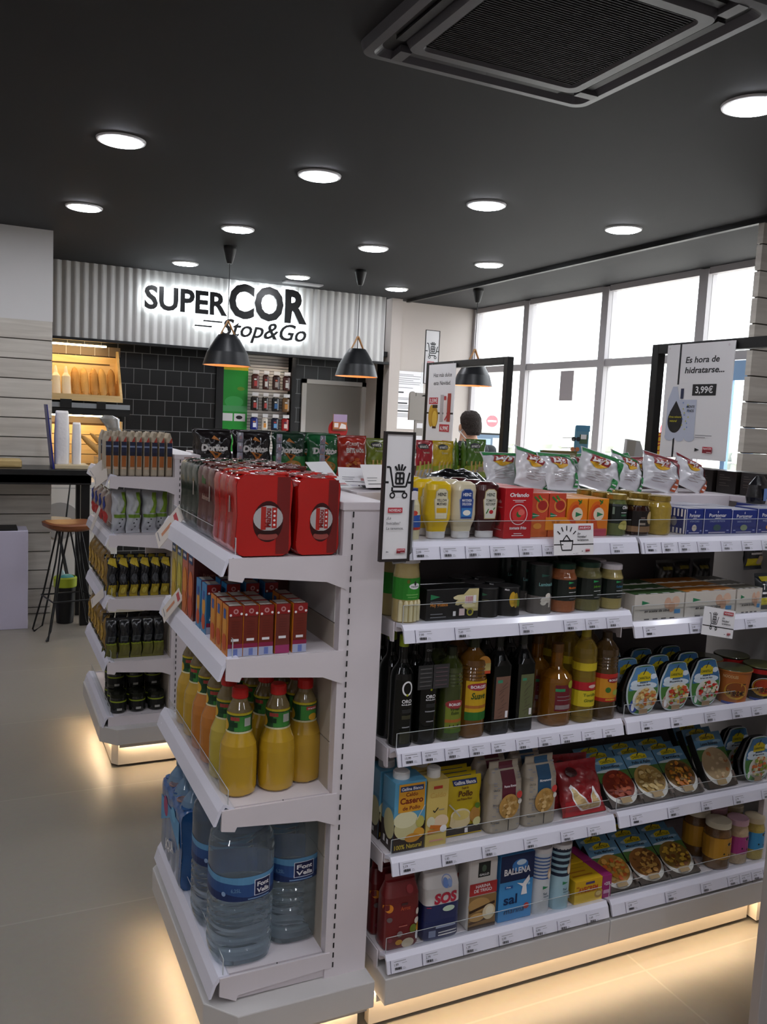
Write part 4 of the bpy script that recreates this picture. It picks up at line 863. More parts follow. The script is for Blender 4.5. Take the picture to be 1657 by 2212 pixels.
# tomato cartons
a = Art().text('Orlando', 0, .108, .010, PAPER, fit=.058, shear=.15, bold=.03).rect(-.02, .098, .02, .0995, PAPER).rect(-.013, .094, .013, .0955, PAPER).ring(0, .062, .027, .027, .002, P('e8dcdc'), n=30).ell(0, .062, .02, .02, P('cf3a3a')).ell(.001, .063, .008, .008, P('3a6a32')).ell(.008, .068, .01, .008, P('e06a62')).text('tomate frito', 0, .024, .008, PAPER, fit=.052, shear=.2).rect(-.012, .012, .012, .0135, PAPER).rect(-.018, .007, .018, .0085, PAPER)
sd = Art().text('Orlando', -.005, .09, .009, P('e0a8a8'), fit=.04, shear=.15).rect(-.02, .078, .02, .080, P('d08080')).ell(0, .05, .016, .02, P('7a2a22')).rect(-.02, .02, .02, .022, P('e0b0b0')).ell(-.01, .115, .006, .006, P('d8a0a0'))
RED = mat('bf1f27', .3, coat=.3)
c = carton('tomato_carton', 'x', 'carton', .085, .06, .130, RED, a, sd)
row(c, [(1.255, 1.855, Z), (1.252, 1.925, Z), (1.25, 1.99, Z)], 'bright red fried tomato carton with round tomato ring, {} on the top shelf', 'red tomato cartons with ring', names=BK)
OR1 = mat('c94a32', .3, coat=.3)
def triart(w, h, g='2b7d52'):
    a = Art().rect(-w / 2, 0, w / 2, h * .4, P('c9622a')).ell(w * .15, h * .72, w * .36, h * .15, P('d9773a')).ell(w * .15, h * .72, w * .28, h * .11, P('a52c28')).ring(w * .12, h * .72, w * .33, h * .16, .001, P('e8c060')); a.line(-w * .35, h * .92, -w * .05, h * .8, .005, P('3d7a3a')).line(-w * .1, h * .95, .1 * w, h * .84, .005, P('4a8a3a'))
    a.poly([(-w * .42, h * .42), (0, h * .49), (-w * .42, h * .56)], P(g)).rect(-w * .42, h * .485, -w * .02, h * .495, PAPER); a.ell(-w * .1, h * .25, w * .25, .008, P('d8913a'), n=12); return a
c = carton('tomato_carton', 'x', 'carton', .054, .05, .116, OR1, triart(.054, .116))
for k, (x, l) in enumerate(((1.335, 'left'), (1.392, 'right'))):
    names = BK
    if k == 0: row(c, [(x, 1.87, Z), (x, 1.925, Z), (x, 1.98, Z)], 'orange-red tomato carton with green triangle, %s column, {} on the top shelf' % l, 'orange-red tomato cartons with triangle', names=BK)
    else:
        for j in range(3): dup(c, (x, 1.87 + j * .055, Z), 0, 'orange-red tomato carton with green triangle, %s column, %s on the top shelf' % (l, BK[j]), 'orange-red tomato cartons with triangle')
pt = thing('price_flag', 'orange paper arrow flag taped over the tomato cartons', 'label', (1.40, 1.843, Z)); MB().xz([(-.045, .018), (.025, .018), (.04, .035), (.02, .052), (-.045, .052)], 0, .001, mat('e08a1e', .5)).build('arrow', pt)
mb = MB(); Art().rect(-.025, .036, -.015, .044, P('b8661a')).rect(-.01, .036, 0, .044, P('b8661a')).rect(-.02, .026, .01, .030, P('b8661a')).apply(mb, fFront(0)); mb.build('print', pt)
a = Art().ell(-.006, .052, .027, .043, P('d9641e')).ell(-.006, .05, .020, .036, P('c94a20')).ell(.014, .05, .019, .04, P('e07a20')).line(0, .098, .012, .09, .004, P('3d6a2a')).line(.012, .098, .004, .086, .004, P('3d6a2a')).ell(0, .06, .018, .018, P('e0cfb8')).poly([(-.006, .052), (.016, .059), (-.006, .066)], P('2b7d52')).rect(-.03, .0, .03, .02, P('b8485a'))
c = carton('juice_carton', 'x', 'carton', .068, .05, .102, mat('e08a1a', .3, coat=.3), a)
row(c, [(1.458, 1.87, Z), (1.458, 1.925, Z), (1.458, 1.98, Z)], 'left orange and yellow fruit carton beside the tomato cartons, {}', 'orange and yellow fruit cartons', names=BK)
for j in range(3): dup(c, (1.53, 1.87 + j * .055, Z), 0, 'right orange and yellow fruit carton beside the dark green jar, ' + BK[j], 'orange and yellow fruit cartons')
GOLD = mat('b59a4c', .25, metal=.8); GJ = mat('5c6638', .12, coat=.6); 
a = band(Art(), .031, .035, .088, P('101a16')).text('Oliva', .008, .075, .009, PAPER, fit=.022, shear=.2); a.rect(-.006, .064, .014, .0655, PAPER).rect(-.006, .055, .012, .060, P('3a6a4a')).rect(-.03, .06, -.024, .08, P('7a8a7a')).ell(.006, .03, .016, .013, P('b9ae5a')).ell(-.004, .026, .008, .007, P('c9c070')).ell(.012, .024, .008, .007, P('c9c070'))
j_ = jar('olive_jar', 'x', 'jar', .031, .114, GJ, GOLD, a)
row(j_, [(1.604, 1.863, Z), (1.604, 1.93, Z), (1.604, 1.995, Z)], 'olive jar with black label and gold lid on the top shelf, {}', 'olive jars with black label', names=BK)
a = band(Art(), .038, .028, .068, P('17100e')).ell(.018, .05, .013, .018, P('b9a070')).rect(.012, .04, .025, .06, P('d8c8a0')).rect(-.02, .03, 0, .036, P('a8988a')).rect(-.015, .048, -.002, .052, P('6a5a52')); band(a, .038, .01, .026, P('8a6a4c'))
j_ = jar('bonito_jar', 'x', 'jar', .038, .098, mat('2a120c', .12, coat=.6), GOLD, a)
row(j_, [(1.684, 1.868, Z), (1.684, 1.95, Z)], 'dark brown jar with black label and gold lid on the top shelf, {}', 'dark brown jars', names=BK)
YJ = mat('a58a34', .15, coat=.7, bump=.4, bscale=45)
j_ = jar('artichoke_jar', 'x', 'jar', .036, .110, YJ, GOLD); row(j_, [(1.762, 1.866, Z), (1.762, 1.945, Z), (1.762, 2.02, Z)], 'jar of yellow preserved vegetables with gold lid on the top shelf, {}', 'yellow preserve jars', names=BK)
# blue tinned fish boxes
NAVY = mat('1c2f7c', .3, coat=.3)
def fish(w, h, l2, pic, stripes=False):
    a = Art(); x0 = -w / 2
    a.text('Portomar', 0, h * .68, h * .14, PAPER, fit=w * .62, bold=.01).line(-w * .1, h * .63, w * .12, h * .64, .0012, PAPER).ell(0, h * .88, .0015, .004, PAPER, n=8).text(l2, 0, h * .48, h * .07, P('9aa6cc'), fit=w * .55).ell(0, h * .25, w * .14, h * .13, P(pic), n=14).ell(w * .05, h * .28, w * .07, h * .07, P(pic), n=10)
    a.rect(-w * .3, h * .04, w * .3, h * .08, P('b9b4c8')).rect(-w * .42, h * .12, -w * .33, h * .16, P('9aa6cc')).rect(w * .35, h * .12, w * .43, h * .16, P('9aa6cc')); a.rect(x0, 0, x0 + .0015, h, PAPER); return a
s_ = Art()
for k in range(5): s_.rect(-.035 + k * .015, .050, -.028 + k * .015, .072, PAPER).rect(-.035 + k * .015, .0, -.028 + k * .015, .016, PAPER)
s_.rect(-.045, .001, -.04, .072, PAPER).rect(.038, .001, .044, .072, PAPER).ell(0, .034, .012, .014, P('7a7a82'))
tp = Art().rect(-.04, -.04, .04, .04, P('d8d6de'))
for k, (x, w_, l2, pic) in enumerate(((1.878, .066, 'ATUN CLARO', 'cfc4b4'), (1.968, .110, 'CALDO DE POTA', '3a5a5a'), (2.077, .104, 'SARDINAS EN ACEITE', '8a9a7a'), (2.185, .108, 'MEJILLONES', 'd08a3a'), (2.27, .055, 'PULPO', 'b86a4a'))):
    c = carton('fish_tin_box', 'x', 'box', w_, .09, .074 if k != 2 else .070, NAVY, fish(w_, .074 if k != 2 else .07, l2, pic), s_ if k == 0 else None, Art().rect(-w_ / 2 + .003, -.042, w_ / 2 - .003, .042, mat('bcbcc8', .25)))
    nm = ['narrow left one with a pale cube', 'wide one with a grey fish', 'slightly lower one with sardines', 'one with an orange mussel', 'one cut by the right edge'][k]
    row(c, [(x, 1.885, Z), (x, 1.98, Z)] if k != 3 else [(x, 1.885, Z)], 'dark blue tinned fish box, %s, {}' % nm, None, names=['in front', 'behind it'])
c = thing('coffee_bag', 'black ground coffee bag with yellow patch standing on the fish boxes at the right edge', 'bag', (2.30, 1.99, Z + .0755), .2)
MB().loft([(0, .045, .025, 3), (.02, .05, .028, 3), (.06, .045, .022, 3), (.085, .025, .006, 3), (.09, .02, .003, 3)], mat('131316', .25, coat=.5, bump=.4), 20).build('bag', c); mb = MB(); Art().rect(-.02, .01, .0, .05, P('5a7ab0')).rect(.005, .03, .03, .05, P('d8c02a')).apply(mb, fFront(-.028), base=.001); mb.build('front_print', c)

# ------------------------------------------------------------------ near island, SECOND SHELF
Z = 1.104
ASP = mat('b3a06a', .15, coat=.6, bump=.3)
a = band(Art(), .0335, .058, .112, P('2f8a2a')).ell(.008, .092, .016, .0075, PAPER).ell(.008, .099, .003, .006, P('2a2a2a')).text('Navarra', .008, .0895, .004, INK, fit=.022).ell(-.01, .104, .004, .005, P('6a6a20')).rect(-.014, .07, .02, .072, P('8ac070')).rect(-.01, .064, .016, .0655, P('8ac070'))
j_ = jar('asparagus_jar', 'x', 'jar', .0335, .162, ASP, GREYW, a, neck=.92); row(j_, [(.9595, 1.86, Z), (.9595, 1.935, Z)], 'tall jar of white asparagus with green label at the left end, {}', 'tall asparagus jars', names=BK)
for k in range(5):
    x = -.024 + k * .012; MB().loft([(.004, .006, .006), (.05, .006, .006), (.056, .004, .004)], mat('d9cfa6', .3, coat=.4), 10, zfn=lambda X, Y, Q: (x + X, -.0335 * math.cos(x / .0335) + .0035 + Y, Q)).build('asparagus_spears', j_) if k % 1 == 0 else 0
BKC = mat('17181a', .3, coat=.3)
a = Art(); w_ = .152; a.poly([(-.065, .053), (-.038, .060), (-.065, .067)], P('2b7d52')).text('Muy gruesos', -.065, .036, .009, P('d88a3a'), al='l', fit=.05).rect(-.065, .047, -.03, .0485, GREYINK)
a.poly([(.0, .058), (.012, .063), (.03, .064), (.045, .078), (.074, .078), (.074, .02), (.05, .02), (.03, .03), (.04, .045), (.015, .036), (.006, .038), (.01, .048), (.024, .054), (.004, .052)], P('cdbf8c')).ell(.02, .056, .02, .006, P('ddd2a6')).ell(.03, .044, .024, .006, P('d3c694'), n=14).ell(.045, .035, .02, .005, P('ddd2a6'), n=14)
a.rect(.034, .040, .057, .060, PAPER).rect(.0585, .041, .067, .061, PAPER)
for k in range(7): a.rect(.036 + k * .003, .0415, .0375 + k * .003, .0585, P('b84a50'))
a.rect(.018, .010, .034, .028, P('e0c8c8')).ell(.05, .018, .010, .010, P('a8a03a')).ell(.05, .018, .006, .006, P('3a3a3a')).rect(0, .010, .008, .022, PAPER).rect(-.065, .008, -.02, .010, GREYINK).rect(-.065, .016, -.03, .018, GREYINK)
c = carton('asparagus_box', 'x', 'box', w_, .06, .080, BKC, a); row(c, [(1.082, 1.865, Z), (1.082, 1.935, Z)], 'long black box of thick white asparagus on the second shelf, {}', 'long black asparagus boxes', names=['in front', 'behind it'])
def tin(name, r, h, m, art=None, ringm=METAL):
    return bottle(name, 'x', 'can', [(0, r, r), (.003, r * .98, r * .98), (h - .003, r * .98, r * .98), (h, r, r)], m, ([(h - .001, r * .96, r * .96), (h + .0005, r * .96, r * .96)], ringm), art, body='can_body', capn='can_lid', cut=r / 3)
a = Art().poly([(-.028, .056), (-.014, .06), (-.028, .064)], P('2b5d42')).rect(-.028, .045, -.01, .047, P('5a5a3a'))
c = tin('small_black_can', .033, .075, BKC, a); row(c, [(1.196, 1.862, Z), (1.196, 1.93, Z), (1.196, 2.0, Z)], 'small black tin with green triangle beside the asparagus box, {}', 'small black tins', names=BK)
a = Art().ell(-.004, .045, .009, .02, P('c9a02e'), a0=.4).ell(.006, .042, .007, .02, P('a88a2a')).ell(.016, .036, .006, .012, P('6a8a2a')).text('Maiz', -.02, .068, .005, PAPER, fit=.012)
c = tin('corn_can', .036, .075, BKC, a); row(c, [(1.262, 1.865, Z), (1.262, 1.94, Z), (1.262, 2.015, Z)], 'black tin with a baby corn picture on the second shelf, {}', 'black corn tins', names=BK)
a = band(Art(), .033, .0, .048, P('6a6460')).ell(.0, .038, .016, .008, P('ddd6cc')).ell(.006, .048, .009, .009, P('ddd6cc')).ell(-.008, .03, .008, .006, P('ddd6cc')).rect(.008, .018, .014, .036, P('ddd6cc')).text('Laminado', -.001, .076, .009, P('7ab0b0'), fit=.042, bold=.02).poly([(-.016, .1), (.008, .104), (-.016, .108)], P('2b5d52'))
c = tin('mushroom_can', .033, .130, mat('1b2422', .3, coat=.4), a); row(c, [(1.364, 1.862, Z), (1.364, 1.935, Z), (1.364, 2.01, Z)], 'tall dark tin of sliced mushrooms with white mushroom print, {}', 'tall mushroom tins', names=BK)
def greenjar(r, h, c1, lidc, inkc, lt):
    a = band(Art(), r, h * .25, h * .68, P('1a211c')); a.poly([(-.008, h * .60), (.01, h * .625), (-.008, h * .65)], P('2f9a5a')).text(lt, .006, h * .5, .006, P(inkc), fit=.026).rect(-.006, h * .42, .02, h * .43, PAPER).rect(-.004, h * .29, .018, h * .3, GREYINK)
    return jar('vegetable_jar', 'x', 'jar', r, h, mat(c1, .14, coat=.6, bump=.3, bscale=50), lidc, a, neck=.84)
LG = mat('1f3a2c', .3, metal=.3)
j_ = greenjar(.037, .132, '9a5a36', LG, 'd8702a', 'Macedonia'); row(j_, [(1.440, 1.862, Z), (1.440, 1.94, Z)], 'jar of orange mixed vegetables with dark lid on the second shelf, {}', 'orange vegetable jars', names=BK)
j_ = greenjar(.040, .134, '6e6a42', LG, '5a9a2a', 'Judia verde'); row(j_, [(1.522, 1.863, Z), (1.522, 1.945, Z)], 'jar of green beans with dark label and lid, {}', 'green bean jars', names=BK)
j_ = greenjar(.033, .125, 'a8985e', WHITE, '3a7aa0', 'Garbanzos'); row(j_, [(1.605, 1.861, Z), (1.605, 1.93, Z)], 'narrower pale chickpea jar with white lid at the bay joint, {}', 'pale chickpea jars', names=BK)
# egg-white cartons in shelf trays, right bay
Z = 1.066
def eggs(w, h, sleeve):
    a = Art().poly([(-w * .36, h * .6), (-w * .2, h * .66), (-w * .36, h * .76)], P('2b7d52')).ell(w * .16, h * .62, w * .07, h * .22, P('cfa890')).ell(w * .32, h * .66, w * .08, h * .22, P('d8b49c')).ell(w * .24, h * .46, w * .07, h * .2, P('c49a80')).rect(-w * .4, h * .38, w * .12, h * .40, GREYINK).text('en aceite de oliva', -w * .05, h * .3, h * .10, INK, fit=w * .5, shear=.2).rect(w * .3, h * .2, w * .42, h * .36, P('4a8ac0'))
    for k in range(4): a.rect(-w * .3 + k * w * .17, 0, -w * .2 + k * w * .17, h * .06, P('4a4242'))
    tp = Art().rect(-w / 2, -.03, w / 2, .03, P(sleeve))
    for k in range(4): tp.rect(-w * .42 + k * w * .24, -.03, -w * .28 + k * w * .24, -.022, PAPER)
    return a, tp
for k, (x, w_, sl, nm) in enumerate(((1.765, .186, '3d5a32', 'with green top at the left'), (1.963, .20, 'b0702c', 'with orange top behind the cart card'), (2.122, .105, '6a665c', 'small one next to the yellow bags'))):
    a, tp = eggs(w_, .075, sl); c = carton('preserve_carton', 'x', 'box', w_, .06, .075, mat('cdc6bc', .4), a, None, tp)
    row(c, [(x, 1.862, Z), (x, 1.93, Z), (x, 2.0, Z)], 'pale cardboard multipack %s, {} on the second shelf' % nm, None, names=['front row', 'second row', 'third row'])
def tapas(label, loc, rz=0):
    a = Art().rect(-.04, .012, .04, .036, P('d8c81e')).ell(.018, .03, .02, .014, P('cdb89a')).rect(-.03, .088, .03, .102, P('d8c81e')).text('TAPAS', 0, .062, .018, PAPER, fit=.06, shear=-.1).rect(-.03, .048, .03, .054, PAPER)
    t = pillow('snack_pouch', label, 'bag', .088, .112, .03, mat('2a3036', .3, coat=.4), a, seed=int(loc[0] * 100 + loc[2] * 100)); t.location = loc; t.rotation_euler = (-.12, 0, rz); return t
tapas('dark grey and yellow TAPAS pouch standing on the second shelf at the right edge', (2.225, 1.86, Z + .001))
tapas('dark grey and yellow TAPAS pouch stacked above the other at the right edge', (2.225, 1.92, Z + .115), .1)
for k, (x, y) in enumerate(((1.98, 2.08), (2.06, 2.09), (2.14, 2.08))):
    t = pillow('snack_pouch', 'dark pouch in the shadow behind the pale multipacks, %s' % ['left one', 'middle one', 'right one'][k], 'bag', .075, .13, .035, mat('1d1c1c', .3, coat=.4, bump=.3), Art().rect(-.02, .10, .02, .11, P('7a7020')), seed=20 + k); t.location = (x, y - .03, Z)
def shelf_card(label, x, z, kind, badge, rz, tilt):
    t = thing('shelf_card', label, 'card', (x, 1.785, z)); t.rotation_euler = (tilt, rz, 0)
    w_, h = .128, .082; mb = MB().box(0, w_, -.001, .0005, 0, h, PAPER); a = Art().rect(0, .026, w_, .0288, INK)
    if kind == 'basket': a.rect(.03, .022, .058, .034, PAPER); basket_art(a, .040, .032, .048)
    else: cart_art(a, .042, .040, .040)
    a.rect(.078, h - .016, .118, h - .006, P('b03040')).text(badge, .098, h - .0135, .005, PAPER, fit=.034)
    for k, tx in enumerate(('¿La', 'buscabas?', 'La tenemos.')): a.text(tx, .074, h - .028 - .0085 * k, .0055, INK, al='l', shear=.1)
    tri_logo(a, .088, .008, .005, INK); small_logo(a, .100, .008, .014); a.apply(mb, fFront(-.001), base=.0003); mb.build('card_print', t)
    MB().box(.03, .045, 0, .018, h - .02, h - .002, CLEAR).build('clip', t)
    return t
shelf_card('white shelf card with shopping basket icon clipped to the top shelf rail', 1.345, 1.270, 'basket', '¡NUEVO!', 0, -.12)
shelf_card('white shelf card with shopping cart icon clipped tilted to the second shelf rail', 1.885, 1.027, 'cart', 'NOVEDAD', .18, -.12)
sn = cart_sign('black framed cart sign fixed on edge at the left end of the top shelf', (.878, 1.772, 1.270), 0, .078, .302); sn.rotation_euler = (0, .0, 0)
MB().box(.038, .049, -.003, .006, .0, .15, CLEAR).build('clear_clip', sn); MB().tube([(.044, .002, .15), (.044, .002, .02), (.03, .002, -.002), (0, .004, -.004)], .0035, mat('8a8a8e', .3), 8).build('holder_arm', sn); MB().box(.036, .052, -.006, .008, .145, .165, WHITE).build('holder_cap', sn)

# ------------------------------------------------------------------ near island, THIRD SHELF: oils, salads, noodle cups
Z = .780
BLKG = mat('060807', .1, coat=.3); 
def oilb(r, h, m, cap, a, sq=2, label='x', nh=.32, body='glass_body', ribs=0, sh=.72):
    s_ = [(0, r * .9, r * .9, sq), (.005, r, r, sq), (h * sh, r, r, sq)]
    if ribs:
        s_ = [(0, r * .9, r * .9, sq), (.005, r, r, sq), (h * .595, r, r, sq)] + [(h * (.60 + .018 * k), r * (.95 if k % 2 else 1.0), r * (.95 if k % 2 else 1.0), sq) for k in range(ribs)] + ([(h * sh, r, r, sq)] if .60 + .018 * ribs < sh else [])
    s_ += [(h * (sh + .05), r * .93, r * .93, 2.2), (h * (sh + .10), r * .72, r * .72, 2), (h * (sh + .14), r * .46, r * .46, 2), (h * (sh + .17), r * .38, r * .38, 2), (h * .93, r * .36, r * .36, 2)]
    return bottle('oil_bottle', label, 'bottle', s_, m, ([(h * .90, r * .40, r * .40), (h, r * .38, r * .38), (h * 1.001, r * .3, r * .3)], cap), a, body=body, cut=r / 3, wrap=sq < 3)
a = Art().ring(0, .155, .014, .019, .004, PAPER).ell(.0, .138, .003, .003, P('a8b020')).text('ORO', 0, .118, .009, PAPER, fit=.026).text('BAILEN', 0, .112, .0035, PAPER, fit=.026).rect(-.012, .092, .012, .102, P('2a2a2a')).rect(-.012, .076, .012, .086, P('3c3a28')).rect(-.01, .054, .01, .057, GREYINK).rect(-.015, .012, .012, .045, P('2c2e1c'))
o_ = oilb(.031, .285, BLKG, mat('8a9a1e', .35), a, sh=.62); row(o_, [(.966, 1.866, Z), (.966, 1.935, Z), (.966, 2.0, Z)], 'black olive oil bottle with ORO letters and olive-green cap, {}', 'black olive oil bottles with green cap', names=BK)
a = Art().ell(0, .146, .003, .003, P('a8b020')).text('ORO', 0, .124, .009, PAPER, fit=.026).text('BAILEN', 0, .118, .0035, PAPER, fit=.026).rect(-.012, .1, .012, .11, P('2a2a2a')).rect(-.014, .088, .014, .091, GREYINK).rect(-.01, .062, .01, .065, GREYINK).text('ORO', 0, .24, .006, GREYINK, fit=.014)
o_ = oilb(.031, .275, BLKG, mat('101010', .3), a, sh=.64); row(o_, [(1.034, 1.866, Z), (1.034, 1.935, Z)], 'black olive oil bottle with black cap and a hanging booklet, {}', 'black olive oil bottles with booklet', names=BK)
bk = thing('neck_booklet', 'open dark grey booklet hanging on the neck of a black oil bottle', 'booklet', (1.034, 1.83, Z + .15)); mb = MB().box(-.042, -.001, 0, .002, 0, .062, mat('343434', .4)).box(.001, .046, -.001, .001, 0, .062, mat('3c3a3b', .4)); a = Art()
for k in range(5): a.rect(-.038, .008 + k * .011, -.006, .011 + k * .011, P('5a5858')).rect(.006, .008 + k * .011, .04, .011 + k * .011, P('5a4a4e'))
a.apply(mb, fFront(0), base=.0016); mb.build('pages', bk)
DOL = mat('39421a', .08, coat=.7)
a = Art().rect(-.026, .035, .026, .105, P('76822c')).rect(-.026, .052, .026, .060, P('a8622a')).ell(0, .1, .027, .012, P('98383a')).text('BORGES', 0, .0965, .007, PAPER, fit=.034, bold=.02).text('Virgen', 0, .084, .008, P('2c3a16'), fit=.026, shear=.2).text('Extra', 0, .074, .008, P('2c3a16'), fit=.022, shear=.2).text('1 L E', 0, .04, .007, INK, fit=.028).rect(-.026, .024, .026, .036, P('4a6a22'))
o_ = oilb(.033, .245, DOL, mat('20240f', .3), a, ribs=8, sh=.745); row(o_, [(1.107, 1.868, Z), (1.107, 1.94, Z)], 'dark ribbed olive oil bottle with small green label, {}', 'dark ribbed oil bottles', names=BK)
AMB = mat('b0721a', .08, trans=.6, coat=.6); YOIL = mat('c9a83a', .08, trans=.7, coat=.5)
a = Art().rect(-.036, .055, .036, .155, P('c9a01e')).rect(-.036, .05, .036, .072, P('2c6a2a')).rect(-.036, .082, .036, .09, P('a8662a')).ell(0, .14, .032, .010, P('98303a')).text('BORGES', 0, .136, .008, PAPER, fit=.046, bold=.02).text('Suave', 0, .108, .017, P('2a4a1e'), fit=.042, shear=.25, bold=.02)
o_ = oilb(.038, .262, mat('6a4410', .08, coat=.7), mat('2a3016', .3), a, ribs=8, sh=.745); row(o_, [(1.176, 1.873, Z), (1.176, 1.955, Z)], 'oil bottle with large yellow and green label and neck tag, {}', 'oil bottles with yellow label', names=BK)
m = MB(); Art().ell(.014, .2, .020, .02, P('c98a3a')).rect(-.006, .172, .034, .2, P('b8a86a')).rect(-.006, .172, .034, .18, P('c24a2a')).apply(m, fFront(-.032), base=.001); m.build('neck_tag', o_)
a1 = Art().rect(-.022, .045, .022, .160, P('7a5a4c')).rect(-.017, .143, -.002, .151, P('3a8a6a')); a2 = Art().rect(-.020, .04, .022, .160, P('5e6242')).rect(-.015, .143, -.002, .150, P('3a8a6a')); rd = random.Random(4)
for a in (a1, a2):
    for k in range(9): a.line(rd.uniform(-.015, .0), .05 + k * .010, rd.uniform(0, .016), .055 + k * .011, .0012, P('4a3c34'))
    a.rect(.010, .048, .018, .066, PAPER)
for a, x, nm in ((a1, 1.252, 'brown'), (a2, 1.328, 'olive')):
    o_ = oilb(.029, .262, BLKG, mat('1a1c16', .3), a, sq=6); row(o_, [(x, 1.868, Z), (x, 1.935, Z)], 'square black oil bottle with tall %s label, {}' % nm, 'square oil bottles with %s label' % nm, names=BK)
a = Art().rect(-.028, .045, .034, .118, P('6a1c26')).rect(-.028, .1, .0, .108, P('2f8a5a')).rect(-.022, .085, .02, .0865, GREYINK).rect(-.022, .075, .026, .0765, GREYINK).rect(-.026, .05, .02, .062, P('8a7a7a')).ell(.02, .118, .011, .011, P('98a02a'))
o_ = oilb(.045, .225, AMB, mat('5a3a14', .3), a, sh=.55); row(o_, [(1.455, 1.882, Z), (1.455, 1.975, Z)], 'rounded amber vinegar bottle with dark red label, {}', 'amber bottles with dark red label', names=BK)
a = band(Art(), .034, .095, .118, P('b0202a')); band(a, .034, .048, .093, P('cdb928')); band(a, .034, .15, .172, P('c9b226')).ell(.006, .106, .013, .005, P('d8b8b0')).text('Tortilla', 0, .078, .008, P('5a6a1e'), fit=.04).text('Girasol', 0, .062, .009, P('5a6a1e'), fit=.034, shear=.2)
o_ = oilb(.034, .262, YOIL, mat('a0901e', .3), a, sh=.76); row(o_, [(1.543, 1.872, Z), (1.543, 1.945, Z), (1.543, 2.02, Z)], 'clear yellow sunflower oil bottle with red and yellow labels, {}', 'clear yellow oil bottles', names=BK)
a = band(Art(), .036, .058, .135, P('c98a24')); band(a, .036, .055, .066, P('a82a1e')); band(a, .036, .122, .136, P('b02a22')).ell(.006, .118, .022, .008, P('8a1c22')).text('BORGES', .006, .115, .006, PAPER, fit=.034).ell(-.012, .09, .008, .008, P('3a6a2a')).ell(.014, .082, .012, .008, P('9aa84a')).text('AHORRA', -.004, .0595, .005, P('e8d040'), fit=.03)
o_ = oilb(.036, .25, mat('5a4220', .08, trans=.3, coat=.6), mat('3a2a14', .3), a, ribs=9, sh=.765); row(o_, [(1.618, 1.872, Z), (1.618, 1.95, Z)], 'dark ribbed oil bottle with orange label, rightmost kind, {}', 'ribbed oil bottles with orange label', names=BK)
# salad bowls in printed sleeves
def salad(cols, l1, l2, sky, cloth):
    t = thing('salad_bowl', 'x', 'salad'); W_, H_ = .125, .155
    O = [(-.030, 0), (.030, 0), (.052, .028), (.0605, .065), (.056, .098), (.040, .128), (.033, .148), (-.033, .148), (-.040, .128), (-.056, .098), (-.0605, .065), (-.052, .028)]
    for _ in range(2): O = [q for i in range(len(O)) for p0, p1 in ((O[i], O[(i + 1) % len(O)]),) for q in ((p0[0] * .75 + p1[0] * .25, p0[1] * .75 + p1[1] * .25), (p0[0] * .25 + p1[0] * .75, p0[1] * .25 + p1[1] * .75))]
    mb = MB().xz(O, -.004, 0, mat('c8d4dc', .35)); a = Art(); up = [(x * .95, .004 + z * .96) for x, z in O]
    a.poly(up, P('4a7a3a')).poly([(-.053, .075), (.053, .078), (.053, .098), (.038, .124), (.031, .143), (-.031, .143), (-.038, .124), (-.053, .098)], P(sky)).ell(-.03, .095, .018, .010, P('d8e4ee')).ell(.035, .112, .012, .008, P('d8e4ee')).ell(0, .085, .05, .012, P('cfdce6'))
    a.rect(-.025, .1, .025, .122, P('cdb81e')).ell(0, .122, .018, .008, P('cdb81e')).line(-.004, .12, .006, .138, .003, INK).text('CARRETILLA', 0, .107, .007, P('3a4a1e'), fit=.044, bold=.02).text(l1, 0, .0945, .0045, INK, fit=.030).text(l2, .0, .0868, .0055, INK, fit=.050, bold=.02)
    a.ell(-.032, .03, .016, .02, P(cloth)).ell(-.036, .026, .006, .012, PAPER); a.ell(.008, .048, .046, .037, P('d8d8d0')); food(a, .008, .049, .044, .035, cols, 60, .15, seed=len(l2)); a.rect(-.018, .006, .014, .02, P('a88a68'))
    a.apply(mb, fFront(-.004)); mb.build('printed_sleeve', t)
    MB().loft([(0, .05, .02, 2.5, 0, .03), (.02, .058, .026, 2.5, 0, .03), (.07, .062, .026, 2.5, 0, .03), (.13, .04, .018, 2.5, 0, .022), (.145, .03, .01, 2.5, 0, .012)], BLKG, 24).build('bowl', t); return t
SAL = [(1.742, ['d0a860', 'b88a4a', 'e0c88a', 'c96a3a'], 'Ensalada de', 'Pasta con Atun', '5a8ab8', '2a4a9a', 'with pasta and tuna, left of the three'), (1.866, ['c8502e', 'd8a04a', 'e0d0a0', 'b83a2a', '8a9a3a'], 'Ensalada', 'Rustica', '4a7aa8', 'b89a8a', 'with mixed rustic salad, middle of the three'), (1.986, ['c83a2e', 'd8d0b0', '5a8a3a', 'e0d8c8', 'b02a22'], 'Ensalada de', 'Arroz con Atun', '3a6a9a', '4a8a5a', 'with rice salad, right of the three')]
for x, cols, l1, l2, sky, cl, nm in SAL:
    t = salad(cols, l1, l2, sky, cl); row(t, [(x, 1.85, Z + .001), (x, 1.925, Z + .001), (x, 2.0, Z + .001)], 'round ready salad %s, {}' % nm, 'ready salads ' + nm.split(',')[0], names=BK, rz=0)
